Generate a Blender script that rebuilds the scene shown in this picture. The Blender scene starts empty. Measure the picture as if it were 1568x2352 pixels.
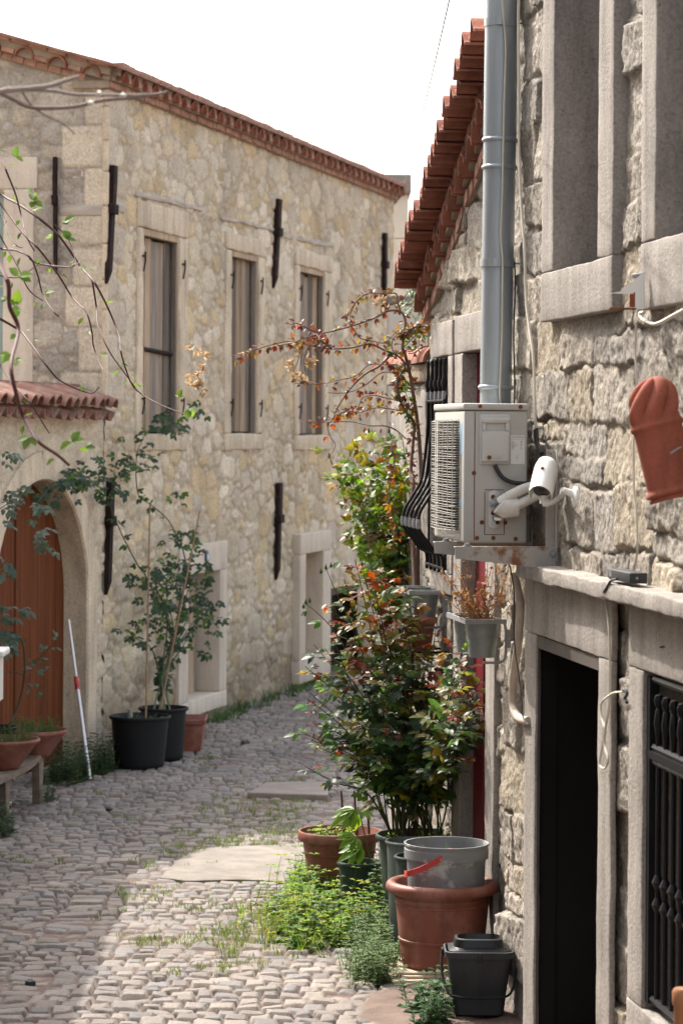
import bpy, bmesh, math, random
import numpy as np
from math import sin, cos, pi, radians, sqrt, atan2
from mathutils import Vector, Matrix, noise as mnoise

SC = bpy.context.scene
COL = SC.collection
R = random.Random(7)

# ------------------------------------------------------------------ camera, world, sun, exposure
F = 6400.0            # focal length in units of a 1568 x 2352 picture
CX, CY = 784.0, 990.0 # optical axis (the horizon lies above the picture's middle: vertical shift)
H = 2.9               # eye height over the alley
ROLL = radians(0.40)
cam_d = bpy.data.cameras.new('camera')
cam = bpy.data.objects.new('camera', cam_d)
COL.objects.link(cam)
cam.location = (0, 0, H)
cam.rotation_euler = (pi / 2, -ROLL, 0)
cam_d.sensor_fit = 'VERTICAL'
cam_d.sensor_height = 36.0
cam_d.sensor_width = 24.0
cam_d.lens = 36.0 * F / 2352.0
cam_d.shift_y = -(1176 - CY) / 2352.0
cam_d.clip_start = 0.5
cam_d.clip_end = 3000
cam_d.dof.use_dof = True
cam_d.dof.focus_distance = 14.6
cam_d.dof.aperture_fstop = 5.0
SC.camera = cam

SUN_AZ = radians(38)   # left of the viewing direction
SUN_EL = radians(48)
w = bpy.data.worlds.new('World'); SC.world = w; w.use_nodes = True
nt = w.node_tree; nt.nodes.clear()
sky = nt.nodes.new('ShaderNodeTexSky'); sky.sky_type = 'NISHITA'; sky.sun_disc = False
sky.sun_elevation = SUN_EL; sky.sun_rotation = -SUN_AZ
sky.air_density = 1.4; sky.dust_density = 6.0; sky.ozone_density = 1.0; sky.altitude = 50
bg = nt.nodes.new('ShaderNodeBackground'); bg.inputs['Strength'].default_value = 0.15
wo = nt.nodes.new('ShaderNodeOutputWorld')
hz = nt.nodes.new('ShaderNodeHueSaturation'); hz.inputs['Saturation'].default_value = 0.5   # hazy white spring sky
nt.links.new(sky.outputs[0], hz.inputs['Color']); nt.links.new(hz.outputs[0], bg.inputs[0]); nt.links.new(bg.outputs[0], wo.inputs[0])

sd = bpy.data.lights.new('sun', 'SUN'); sd.energy = 2.0; sd.angle = radians(0.6); sd.color = (1.0, 0.95, 0.87)
sun = bpy.data.objects.new('sun', sd); COL.objects.link(sun)
sdir = Vector((-sin(SUN_AZ) * cos(SUN_EL), cos(SUN_AZ) * cos(SUN_EL), sin(SUN_EL)))
sun.rotation_euler = sdir.to_track_quat('Z', 'Y').to_euler()
sun.location = (-6, 10, 20)

SC.view_settings.view_transform = 'Standard'
SC.view_settings.look = 'None'
SC.view_settings.gamma = 1.0
SC.view_settings.use_curve_mapping = False
SC.view_settings.exposure = 1.9
SC.cycles.max_bounces = 8
SC.cycles.diffuse_bounces = 5
SC.cycles.transparent_max_bounces = 8
try:
    SC.cycles.use_denoising = True
    SC.cycles.sample_clamp_indirect = 6.0
except Exception:
    pass

# ------------------------------------------------------------------ picture pixel -> place
CAM = Vector((0, 0, H))
def ray(x, y):
    px, py = x - CX, y - CY
    c, s = cos(ROLL), sin(ROLL)
    return Vector(((px * c + py * s) / F, 1.0, -(-px * s + py * c) / F))
def P(x, y, Y):                       # the point seen at (x, y), Y metres ahead
    return CAM + ray(x, y) * Y
def G(x, y, z=0.0):                   # the point seen at (x, y) on the ground
    r = ray(x, y)
    return CAM + r * ((z - H) / r.z)
def ZM(x0, y0, k):                    # coordinates read off an enlarged crop
    return lambda x, y: ((x0 + x / k) * 0.576471, (y0 + y / k) * 0.576471)
Z1 = ZM(0, 0, 1.742); Z2 = ZM(800, 500, 1.568); Z3 = ZM(0, 900, 1.742); Z4 = ZM(0, 1800, 1.6505)
Z5 = ZM(1500, 50, 1.7425); Z6 = ZM(1900, 0, 1.8098); ZA = ZM(1550, 1400, 1.96); ZB = ZM(2000, 1300, 2.1375)
ZR = ZM(1150, 2150, 1.7422); ZD = ZM(1950, 2200, 2.0364); ZP = ZM(1150, 3100, 1.6505); ZE = ZM(1950, 3200, 2.0364)
ZG = ZM(0, 3000, 1.2544); ZW = ZM(700, 1900, 2.1386); ZL = ZM(0, 2400, 2.476); ZV = ZM(1250, 1100, 1.81)
ZK = ZM(2400, 1000, 4.703)

class Wall:
    def __init__(self, o, u, n):
        self.o = Vector((o[0], o[1], 0)); self.u = Vector((u[0], u[1], 0)).normalized()
        self.n = Vector((n[0], n[1], 0)).normalized()
    def p(self, s, z, d=0.0):
        return self.o + self.u * s + self.n * d + Vector((0, 0, z))
    def hit(self, x, y, d=0.0):
        r = ray(x, y); q = self.o + self.n * d
        t = (q - CAM).dot(self.n) / r.dot(self.n)
        w_ = CAM + r * t
        return (w_ - self.o).dot(self.u), w_.z
    def s(self, x, y, d=0.0): return self.hit(x, y, d)[0]
    def z(self, x, y, d=0.0): return self.hit(x, y, d)[1]
    def sd(self, pt):
        v = Vector(pt) - self.o
        return v.dot(self.u), pt[2], v.dot(self.n)

# near house on the right (A), the tiled house after it (B), the long house on the left (L) and its gable (Q)
def vdir(vx): 
    v = Vector(((vx - CX) / F, 1.0)); v.normalize(); return v
ua = vdir(-100); WA = Wall(((1229 - CX) / F * 13.5, 13.5), ua, (-ua.y, ua.x))
sAB = WA.s(1166, 990)
ub = vdir(0); oB = WA.p(sAB, 0, -0.10); WB = Wall((oB.x, oB.y), ub, (-ub.y, ub.x))
ul = vdir(2287); WL = Wall(((240 - CX) / F * 24.6, 24.6), ul, (ul.y, -ul.x))
WQ = Wall((WL.o.x, WL.o.y), (-ul.y, ul.x), (-ul.x, -ul.y))

# ------------------------------------------------------------------ objects
WLOC = {}
def lab(o, label=None, cat=None, group=None, kind=None):
    if label: o['label'] = label
    if cat: o['category'] = cat
    if group: o['group'] = group
    if kind: o['kind'] = kind
    return o
def thing(name, loc, label, cat, group=None):
    o = bpy.data.objects.new(name, None); COL.objects.link(o)
    o.empty_display_size = 0.1
    o.location = loc; WLOC[o.name] = Vector(loc)
    return lab(o, label, cat, group)
def link(name, me, mats, parent=None, loc=None):
    for m in (mats if isinstance(mats, (list, tuple)) else [mats]): me.materials.append(m)
    o = bpy.data.objects.new(name, me); COL.objects.link(o)
    if parent is not None:
        o.parent = parent
    o.location = loc or (0, 0, 0)
    WLOC[o.name] = (WLOC[parent.name] if parent is not None else Vector()) + Vector(o.location)
    return o

class MB:
    def __init__(self): self.v = []; self.f = []; self.c = []; self.m = []; self.col = (1, 1, 1); self.mi = 0
    def add(self, vs, fs):
        b = len(self.v)
        self.v.extend([tuple(x) for x in vs]); self.c.extend([self.col] * len(vs))
        for f in fs: self.f.append(tuple(i + b for i in f)); self.m.append(self.mi)
        return b
    def box(self, T, a, b, bev=0.0):
        """box between corners a and b in the frame T(x, y, z) -> point"""
        x0, y0, z0 = [min(p, q) for p, q in zip(a, b)]; x1, y1, z1 = [max(p, q) for p, q in zip(a, b)]
        if bev <= 0:
            vs = [T(x, y, z) for x in (x0, x1) for y in (y0, y1) for z in (z0, z1)]
            self.add(vs, [(0, 1, 3, 2), (4, 6, 7, 5), (0, 4, 5, 1), (2, 3, 7, 6), (0, 2, 6, 4), (1, 5, 7, 3)])
        else:
            self.rbox(T, a, b, bev, 99, 0)
    def rbox(self, T, a, b, r=0.012, step=0.06, amp=0.003, sc=0.05, seed=0.0):
        """stone block: rounded edges, uneven surface"""
        lo = [min(p, q) for p, q in zip(a, b)]; hi = [max(p, q) for p, q in zip(a, b)]
        ax = []
        for k in range(3):
            L = hi[k] - lo[k]; rr = min(r, L * 0.45)
            n = max(1, int(round((L - 2 * rr) / step)))
            ax.append([lo[k], lo[k] + rr * 0.35] + [lo[k] + rr + (L - 2 * rr) * i / n for i in range(n + 1)] + [hi[k] - rr * 0.35, hi[k]])
        rr = [min(r, (hi[k] - lo[k]) * 0.45) for k in range(3)]
        def place(q):
            c = [min(max(q[k], lo[k] + rr[k]), hi[k] - rr[k]) for k in range(3)]
            dv = Vector([q[k] - c[k] for k in range(3)])
            if dv.length > 1e-9:
                dv = dv.normalized() * min(rr) if max(rr) - min(rr) < 1e-9 else Vector([dv.normalized()[k] * rr[k] for k in range(3)])
            p = Vector(c) + dv
            if amp:
                w3 = Vector((p[0] + seed * 3.1, p[1], p[2] - seed)) / sc
                n3 = mnoise.noise_vector(w3) * amp + mnoise.noise_vector(w3 * 0.22) * amp * 1.6
                p = p + n3
            return T(p[0], p[1], p[2])
        for k in range(3):
            i, j = (k + 1) % 3, (k + 2) % 3
            for side in (0, 1):
                U, V = ax[i], ax[j]; vs = []
                for uu in U:
                    for vv in V:
                        q = [0, 0, 0]; q[k] = hi[k] if side else lo[k]; q[i] = uu; q[j] = vv
                        vs.append(place(q))
                nv = len(V); fs = []
                for x in range(len(U) - 1):
                    for y in range(nv - 1):
                        f = (x * nv + y, (x + 1) * nv + y, (x + 1) * nv + y + 1, x * nv + y + 1)
                        fs.append(f if side else f[::-1])
                self.add(vs, fs)
    def tube(self, pts, r, seg=8, cap=True, closed=False):
        pts = [Vector(p) for p in pts]; n = len(pts)
        rs = r if isinstance(r, (list, tuple)) else [r] * n
        vs = []; prev = None
        for i in range(n):
            if closed: t = pts[(i + 1) % n] - pts[i - 1]
            else: t = pts[min(i + 1, n - 1)] - pts[max(i - 1, 0)]
            if t.length < 1e-9: t = Vector((0, 0, 1))
            t.normalize()
            if prev is None:
                a = t.cross(Vector((0, 0, 1)));
                if a.length < 0.05: a = t.cross(Vector((0, 1, 0)))
            else:
                a = prev - t * prev.dot(t)
                if a.length < 1e-6: a = t.orthogonal()
            a.normalize(); prev = a; b = t.cross(a)
            for k in range(seg):
                g = 2 * pi * k / seg
                vs.append(pts[i] + (a * cos(g) + b * sin(g)) * rs[i])
        fs = []
        for i in range(n if closed else n - 1):
            for k in range(seg):
                j = (i + 1) % n
                fs.append((i * seg + k, i * seg + (k + 1) % seg, j * seg + (k + 1) % seg, j * seg + k))
        if cap and not closed:
            fs.append(tuple(range(seg))[::-1]); fs.append(tuple((n - 1) * seg + k for k in range(seg)))
        self.add(vs, fs)
    def lathe(self, c, prof, seg=40, ax=None, sq=None):
        """prof [(r, h)]; ax: axis (default up)"""
        c = Vector(c); up = Vector(ax or (0, 0, 1)).normalized()
        a = up.orthogonal().normalized() if ax else Vector((1, 0, 0)); b = up.cross(a)
        vs = []
        for r, h in prof:
            for k in range(seg):
                g = 2 * pi * k / seg
                rr = r
                vs.append(c + a * (cos(g) * rr) + b * (sin(g) * rr) + up * h)
        fs = []
        for i in range(len(prof) - 1):
            for k in range(seg):
                fs.append((i * seg + k, i * seg + (k + 1) % seg, (i + 1) * seg + (k + 1) % seg, (i + 1) * seg + k))
        self.add(vs, fs)
    def loft(self, rings, cap=True, closed=True):
        seg = len(rings[0]); vs = [p for ring in rings for p in ring]; fs = []
        for i in range(len(rings) - 1):
            for k in range(seg if closed else seg - 1):
                fs.append((i * seg + k, i * seg + (k + 1) % seg, (i + 1) * seg + (k + 1) % seg, (i + 1) * seg + k))
        if cap and closed:
            fs.append(tuple(range(seg))[::-1]); fs.append(tuple((len(rings) - 1) * seg + k for k in range(seg)))
        self.add(vs, fs)
    def leaf(self, p, d, up, L, W, fold=0.25, curl=0.2):
        d = Vector(d).normalized(); s = d.cross(Vector(up))
        if s.length < 1e-3: s = d.orthogonal()
        s.normalize(); u = s.cross(d)
        p = Vector(p)
        def q(t, x): return p + d * (L * t) + s * (W * x) + u * (abs(x) * W * fold - curl * L * t * t)
        vs = [q(0, 0), q(.28, -.40), q(.28, 0), q(.28, .40), q(.58, -.46), q(.58, 0), q(.58, .46), q(.85, -.22), q(.85, 0), q(.85, .22), q(1, 0)]
        self.add(vs, [(0, 2, 1), (0, 3, 2), (1, 2, 5, 4), (2, 3, 6, 5), (4, 5, 8, 7), (5, 6, 9, 8), (7, 8, 10), (8, 9, 10)])
    def leaf4(self, p, d, up, L, W, fold=0.2):
        d = Vector(d).normalized(); s = d.cross(Vector(up))
        if s.length < 1e-3: s = d.orthogonal()
        s.normalize(); u = s.cross(d); p = Vector(p)
        vs = [p, p + d * L * .45 - s * W * .5 + u * W * fold, p + d * L * .5, p + d * L * .45 + s * W * .5 + u * W * fold, p + d * L - u * L * .12]
        self.add(vs, [(0, 2, 1), (0, 3, 2), (1, 2, 4), (2, 3, 4)])
    def mesh(self, name, off, smooth, angle, color, recalc):
        me = bpy.data.meshes.new(name)
        off = Vector(off)
        me.from_pydata([(x[0] - off[0], x[1] - off[1], x[2] - off[2]) for x in self.v], [], self.f)
        if any(self.m): me.polygons.foreach_set('material_index', self.m)
        if color:
            at = me.color_attributes.new('col', 'FLOAT_COLOR', 'POINT')
            a = np.ones((len(self.v), 4), np.float32); a[:, :3] = np.array(self.c, np.float32)
            at.data.foreach_set('color', a.ravel())
        if recalc:
            bm = bmesh.new(); bm.from_mesh(me)
            bmesh.ops.remove_doubles(bm, verts=bm.verts, dist=0.00005)
            bmesh.ops.recalc_face_normals(bm, faces=bm.faces); bm.to_mesh(me); bm.free()
        if smooth:
            me.polygons.foreach_set('use_smooth', [True] * len(me.polygons))
            if angle:
                try: me.set_sharp_from_angle(angle=radians(angle))
                except Exception: pass
        me.update()
        return me
    def build(self, name, mats, parent=None, smooth=True, angle=40, color=False, recalc=True, loc=None):
        base = WLOC[parent.name] if parent is not None else Vector(loc or (0, 0, 0))
        me = self.mesh(name, base, smooth, angle, color, recalc)
        return link(name, me, mats, parent, None if parent is not None else base)

def world(x, y, z): return Vector((x, y, z))
def wt(W): return lambda s, d, z: W.p(s, z, d)         # frame along a wall: (s, d, z)
def spline(pts, n=6):
    """Catmull-Rom through the points"""
    pts = [Vector(p) for p in pts]; out = []
    for i in range(len(pts) - 1):
        p0 = pts[max(i - 1, 0)]; p1 = pts[i]; p2 = pts[i + 1]; p3 = pts[min(i + 2, len(pts) - 1)]
        for k in range(n):
            t = k / n
            out.append(0.5 * ((2 * p1) + (p2 - p0) * t + (2 * p0 - 5 * p1 + 4 * p2 - p3) * t * t + (3 * p1 - p0 - 3 * p2 + p3) * t ** 3))
    out.append(pts[-1]); return out
def rv(r=1.0): 
    while True:
        v = Vector((R.uniform(-1, 1), R.uniform(-1, 1), R.uniform(-1, 1)))
        if 0.05 < v.length < 1: return v.normalized() * r

# ------------------------------------------------------------------ materials
def mat(name, col, rough=0.85, var=0.18, vs=3.0, bump=0.0, bs=60.0, attr=False, metal=0.0, spec=0.4, fine=0.0, fs=90.0,
        stain=0.0, second=None, sthr=0.58, ss=5.0, ssoft=0.06, trans=0.0, streak=False, pits=0.0, coat=0.0):
    m = bpy.data.materials.new(name); m.use_nodes = True
    n = m.node_tree.nodes; l = m.node_tree.links; b = n['Principled BSDF']
    tc = n.new('ShaderNodeTexCoord').outputs['Object']
    if streak:
        mp = n.new('ShaderNodeMapping'); mp.inputs['Scale'].default_value = streak if isinstance(streak, tuple) else (1, 1, 0.12)
        l.new(tc, mp.inputs[0]); tc = mp.outputs[0]
    def nz(scale, detail=4, rough_=0.6):
        t = n.new('ShaderNodeTexNoise'); t.inputs['Scale'].default_value = scale; t.inputs['Detail'].default_value = detail
        t.inputs['Roughness'].default_value = rough_; l.new(tc, t.inputs['Vector']); return t.outputs['Fac']
    def mul(a, fac_out, lo, hi, f0=0.3, f1=0.7):
        mr = n.new('ShaderNodeMapRange'); mr.inputs[1].default_value = f0; mr.inputs[2].default_value = f1
        mr.inputs[3].default_value = lo; mr.inputs[4].default_value = hi; l.new(fac_out, mr.inputs[0])
        mx = n.new('ShaderNodeMix'); mx.data_type = 'RGBA'; mx.blend_type = 'MULTIPLY'; mx.inputs[0].default_value = 1
        cb = n.new('ShaderNodeCombineColor')
        for k in range(3): l.new(mr.outputs[0], cb.inputs[k])
        l.new(a, mx.inputs[6]); l.new(cb.outputs[0], mx.inputs[7]); return mx.outputs[2]
    if attr:
        at = n.new('ShaderNodeAttribute'); at.attribute_name = 'col'; c = at.outputs['Color']
    else:
        rgb = n.new('ShaderNodeRGB'); rgb.outputs[0].default_value = (*col, 1); c = rgb.outputs[0]
    if second is not None:
        f = nz(ss, 6, 0.65)
        mr = n.new('ShaderNodeMapRange'); mr.inputs[1].default_value = sthr - ssoft; mr.inputs[2].default_value = sthr + ssoft
        l.new(f, mr.inputs[0])
        mx = n.new('ShaderNodeMix'); mx.data_type = 'RGBA'; l.new(mr.outputs[0], mx.inputs[0]); l.new(c, mx.inputs[6])
        mx.inputs[7].default_value = (*second, 1); c = mx.outputs[2]
    if var: c = mul(c, nz(vs), 1 - var, 1 + var)
    if fine: c = mul(c, nz(fs, 2), 1 - fine, 1 + fine)
    if stain:
        mp2 = n.new('ShaderNodeMapping'); mp2.inputs['Scale'].default_value = (7, 7, 1.1); l.new(n['Texture Coordinate'].outputs['Object'], mp2.inputs[0])
        t2 = n.new('ShaderNodeTexNoise'); t2.inputs['Scale'].default_value = 1.0; t2.inputs['Detail'].default_value = 7; t2.inputs['Roughness'].default_value = 0.7; l.new(mp2.outputs[0], t2.inputs['Vector'])
        c = mul(c, t2.outputs['Fac'], 1.06, 1 - stain, 0.42, 0.66)
    if pits:
        vo = n.new('ShaderNodeTexNoise'); vo.inputs['Scale'].default_value = 46; vo.inputs['Detail'].default_value = 1.5; l.new(tc, vo.inputs['Vector'])
        mr = n.new('ShaderNodeMapRange'); mr.inputs[1].default_value = 0.27; mr.inputs[2].default_value = 0.36; l.new(vo.outputs['Fac'], mr.inputs[0])
        c = mul(c, mr.outputs[0], 1 - pits, 1.0, 0, 1)
    l.new(c, b.inputs['Base Color'])
    b.inputs['Roughness'].default_value = rough; b.inputs['Metallic'].default_value = metal
    b.inputs['Specular IOR Level'].default_value = spec
    if coat: b.inputs['Coat Weight'].default_value = coat
    if bump:
        bp = n.new('ShaderNodeBump'); bp.inputs['Strength'].default_value = 1.0; bp.inputs['Distance'].default_value = bump
        t = nz(bs, 5, 0.65); l.new(t, bp.inputs['Height']); l.new(bp.outputs[0], b.inputs['Normal'])
    if trans:
        tr = n.new('ShaderNodeBsdfTranslucent'); l.new(c, tr.inputs[0])
        hs = n.new('ShaderNodeHueSaturation'); hs.inputs['Saturation'].default_value = 1.15; hs.inputs['Value'].default_value = 1.7
        l.new(c, hs.inputs['Color']); l.new(hs.outputs[0], tr.inputs[0])
        ms = n.new('ShaderNodeMixShader'); ms.inputs[0].default_value = trans
        l.new(b.outputs[0], ms.inputs[1]); l.new(tr.outputs[0], ms.inputs[2]); l.new(ms.outputs[0], n['Material Output'].inputs[0])
    return m

M = {}
M['wall_near'] = mat('rough_tufa_masonry', (1, 1, 1), 0.95, 0.12, 7, 0.008, 60, attr=True, spec=0.12, fine=0.32, fs=65, pits=0.5, stain=0.16)
M['wall_far'] = mat('rubble_masonry', (1, 1, 1), 0.95, 0.14, 3, 0.006, 40, attr=True, spec=0.15, fine=0.20, fs=40, pits=0.35)
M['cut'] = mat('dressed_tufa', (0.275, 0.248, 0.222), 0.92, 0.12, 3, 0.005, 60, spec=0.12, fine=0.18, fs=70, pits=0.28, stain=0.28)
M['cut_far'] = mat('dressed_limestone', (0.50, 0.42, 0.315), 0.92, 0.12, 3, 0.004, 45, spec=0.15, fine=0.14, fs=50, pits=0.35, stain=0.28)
M['cut_new'] = mat('new_smooth_stone', (0.50, 0.435, 0.36), 0.9, 0.06, 3, 0.002, 60, spec=0.15, fine=0.10, stain=0.16)
M['cobble'] = mat('stone_setts', (1, 1, 1), 0.82, 0.14, 5, 0.003, 70, attr=True, spec=0.3, fine=0.18, fs=90)
M['soil'] = mat('packed_earth', (0.17, 0.12, 0.09), 0.97, 0.25, 6, 0.01, 40, spec=0.1)
M['concrete'] = mat('concrete', (0.20, 0.175, 0.148), 0.9, 0.24, 5, 0.003, 80, spec=0.2, fine=0.10)
M['slab'] = mat('grey_slab', (0.20, 0.17, 0.15), 0.9, 0.14, 5, 0.003, 60, spec=0.2)
M['tile'] = mat('terracotta_tile', (0.235, 0.09, 0.06), 0.88, 0.3, 6, 0.002, 80, spec=0.25, second=(0.24, 0.13, 0.09), sthr=0.62, ss=9)
M['tile_old'] = mat('weathered_tile', (0.23, 0.115, 0.085), 0.92, 0.35, 6, 0.003, 60, spec=0.2, second=(0.20, 0.15, 0.12), sthr=0.55, ss=12)
M['brick'] = mat('cornice_brick', (0.31, 0.175, 0.13), 0.93, 0.3, 9, 0.004, 60, spec=0.15, second=(0.28, 0.20, 0.15), sthr=0.60, ss=8)
M['mortar'] = mat('grey_mortar', (0.27, 0.22, 0.17), 0.97, 0.15, 8, 0.006, 50, spec=0.1)
M['iron'] = mat('dark_rusty_iron', (0.020, 0.013, 0.012), 0.8, 0.3, 10, 0.002, 80, spec=0.1, second=(0.09, 0.03, 0.015), sthr=0.63, ss=6)
M['black_iron'] = mat('black_painted_iron', (0.006, 0.006, 0.007), 0.42, 0.15, 10, spec=0.22)
M['grey_edge'] = mat('worn_grey_iron', (0.22, 0.22, 0.22), 0.5, 0.2, 30, spec=0.4)
M['wood_tan'] = mat('pale_weathered_wood', (0.33, 0.25, 0.175), 0.88, 0.35, 14, 0.003, 40, spec=0.2, streak=(1, 1, 0.08))
M['wood_grey'] = mat('grey_weathered_wood', (0.20, 0.17, 0.145), 0.9, 0.35, 14, 0.004, 40, spec=0.2, streak=(1, 1, 0.08), second=(0.10, 0.082, 0.07), sthr=0.57, ss=7)
M['planks'] = mat('old_weathered_planks', (1, 1, 1), 0.9, 0.4, 16, 0.004, 40, attr=True, spec=0.1, streak=(1, 1, 0.07), fine=0.15, fs=60)
M['beam'] = mat('old_grey_timber', (0.36, 0.32, 0.27), 0.9, 0.3, 18, 0.004, 40, spec=0.15, streak=(0.15, 0.15, 1))
M['gate'] = mat('brown_stained_boards', (0.118, 0.038, 0.015), 0.8, 0.3, 9, 0.001, 60, spec=0.08, streak=(1, 1, 0.06))
M['bench'] = mat('weathered_bench_wood', (0.17, 0.13, 0.10), 0.9, 0.3, 16, 0.003, 50, spec=0.2, streak=(1, 0.2, 1))
M['terra'] = mat('terracotta_plastic', (0.19, 0.062, 0.04), 0.55, 0.10, 4, spec=0.3, stain=0.3, second=(0.26, 0.13, 0.10), sthr=0.60, ss=5, ssoft=0.12)
M['terra_clay'] = mat('moulded_clay', (0.25, 0.072, 0.045), 0.85, 0.14, 5, 0.0012, 140, spec=0.25, stain=0.25, fine=0.1)
M['green_pot'] = mat('dark_green_plastic', (0.028, 0.045, 0.037), 0.55, 0.15, 5, spec=0.25, second=(0.10, 0.11, 0.09), sthr=0.66, ss=4, ssoft=0.12)
M['grey_pot'] = mat('grey_green_plastic', (0.10, 0.12, 0.11), 0.55, 0.15, 5, spec=0.35)
M['black_pot'] = mat('black_plastic', (0.010, 0.011, 0.012), 0.6, 0.15, 5, spec=0.18)
M['bucket'] = mat('dirty_translucent_plastic', (0.17, 0.175, 0.18), 0.5, 0.2, 4, spec=0.4, second=(0.40, 0.40, 0.39), sthr=0.60, ss=6, ssoft=0.05)
M['mop'] = mat('charcoal_plastic', (0.034, 0.036, 0.039), 0.55, 0.18, 6, spec=0.22, stain=0.3)
M['mop_dark'] = mat('black_wringer_plastic', (0.010, 0.011, 0.012), 0.35, 0.1, 6, spec=0.3)
M['red'] = mat('red_plastic', (0.36, 0.03, 0.025), 0.5, 0.15, 10, spec=0.4, second=(0.5, 0.4, 0.37), sthr=0.66, ss=30)
M['red_door'] = mat('red_painted_door', (0.115, 0.006, 0.012), 0.5, 0.2, 5, spec=0.2)
M['galv'] = mat('galvanised_sheet', (0.31, 0.34, 0.36), 0.40, 0.2, 10, metal=0.45, spec=0.5, streak=(1, 1, 0.1), second=(0.30, 0.33, 0.36), sthr=0.55, ss=6)
M['zinc'] = mat('zinc_planter', (0.20, 0.215, 0.21), 0.5, 0.2, 8, metal=0.5, spec=0.5, second=(0.25, 0.14, 0.08), sthr=0.70, ss=9)
M['ac'] = mat('ivory_enamel', (0.38, 0.37, 0.34), 0.5, 0.06, 3, spec=0.35, second=(0.25, 0.11, 0.05), sthr=0.72, ss=5, ssoft=0.03)
M['ac_clean'] = mat('ivory_cover_plastic', (0.46, 0.45, 0.43), 0.5, 0.04, 5, spec=0.35)
M['rust'] = mat('rust', (0.16, 0.055, 0.022), 0.9, 0.4, 20, 0.001, 80, spec=0.15)
M['bracket'] = mat('rust_edged_steel', (0.33, 0.31, 0.275), 0.6, 0.15, 6, spec=0.3, second=(0.17, 0.07, 0.03), sthr=0.57, ss=6, ssoft=0.05)
M['wire'] = mat('grille_wire', (0.30, 0.28, 0.25), 0.55, 0.2, 30, spec=0.4, second=(0.22, 0.10, 0.05), sthr=0.62, ss=25)
M['dark'] = mat('interior_shade_black', (0.012, 0.011, 0.010), 0.9, 0.2, 3, spec=0.1)  # near-black colour that stands in for the shade of unlit interiors
M['dark_brown'] = mat('dark_brown_wood', (0.022, 0.011, 0.008), 0.6, 0.2, 5, spec=0.3)
M['maroon'] = mat('maroon_frame', (0.075, 0.02, 0.015), 0.5, 0.15, 5, spec=0.3)
M['lintel_wood'] = mat('grey_brown_doorhead', (0.075, 0.062, 0.052), 0.75, 0.2, 5, spec=0.2)
M['white'] = mat('white_enamel', (0.68, 0.67, 0.63), 0.4, 0.04, 6, spec=0.4)
M['white_tape'] = mat('white_wrap', (0.60, 0.57, 0.52), 0.7, 0.12, 25, 0.002, 90, spec=0.25)
M['cable'] = mat('cream_cable', (0.50, 0.46, 0.38), 0.6, 0.1, 8, spec=0.3)
M['cable_dark'] = mat('dark_cable', (0.03, 0.03, 0.032), 0.6, 0.1, 8, spec=0.3)
M['conduit'] = mat('beige_lagged_pipe', (0.43, 0.36, 0.29), 0.7, 0.15, 14, 0.002, 60, spec=0.25)
M['black_box'] = mat('black_plastic_case', (0.02, 0.021, 0.022), 0.55, 0.1, 8, spec=0.4)
M['glass_dark'] = mat('dark_lens', (0.01, 0.01, 0.012), 0.08, 0.0, 5, spec=0.6)
M['pane'] = mat('grey_window_glass', (0.16, 0.24, 0.24), 0.15, 0.1, 3, spec=0.6)
M['sticker'] = mat('white_sticker', (0.62, 0.61, 0.58), 0.5, 0.03, 8, spec=0.3)
M['sticker_blue'] = mat('faded_blue_print', (0.28, 0.45, 0.60), 0.5, 0.1, 8, spec=0.3)
M['ink'] = mat('dark_blue_ink', (0.03, 0.06, 0.13), 0.6, 0.0, 8, spec=0.3)
M['ink_grey'] = mat('grey_ink', (0.13, 0.13, 0.14), 0.6, 0.0, 8, spec=0.3)
M['plaque'] = mat('dark_blue_plaque', (0.02, 0.025, 0.05), 0.3, 0.0, 8, spec=0.5)
M['plaque_in'] = mat('pale_blue_glaze', (0.35, 0.50, 0.56), 0.3, 0.1, 40, spec=0.5)
M['alu'] = mat('aluminium_tube', (0.55, 0.55, 0.56), 0.4, 0.05, 8, metal=0.4, spec=0.5)
M['bamboo'] = mat('bamboo_cane', (0.22, 0.13, 0.075), 0.7, 0.2, 10, spec=0.3)
M['stalk'] = mat('green_brown_stem', (1, 1, 1), 0.7, 0.15, 20, attr=True, spec=0.3)
M['leaf'] = mat('leaf', (1, 1, 1), 0.42, 0.14, 22, attr=True, spec=0.34, trans=0.55)
M['leaf_soft'] = mat('soft_leaf', (1, 1, 1), 0.6, 0.10, 14, attr=True, spec=0.3, trans=0.45)
M['dry'] = mat('dry_plant', (0.30, 0.17, 0.085), 0.9, 0.25, 12, spec=0.1, trans=0.2)
M['petal'] = mat('withered_petals', (0.40, 0.29, 0.18), 0.9, 0.3, 30, spec=0.1, trans=0.25)
M['bark'] = mat('vine_bark', (0.13, 0.075, 0.06), 0.85, 0.25, 18, 0.002, 90, spec=0.2)
M['cream_wall'] = mat('cream_block_wall', (0.55, 0.50, 0.42), 0.9, 0.06, 2, 0.002, 40, spec=0.15)
M['paver'] = mat('cream_ceramic_tile', (0.46, 0.36, 0.26), 0.5, 0.1, 6, spec=0.35)
M['plaster'] = mat('pale_plaster', (0.5, 0.45, 0.38), 0.92, 0.1, 2, spec=0.15)
M['post'] = mat('turned_brown_wood', (0.26, 0.115, 0.05), 0.5, 0.15, 12, spec=0.4, streak=(1, 1, 0.15))

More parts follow.
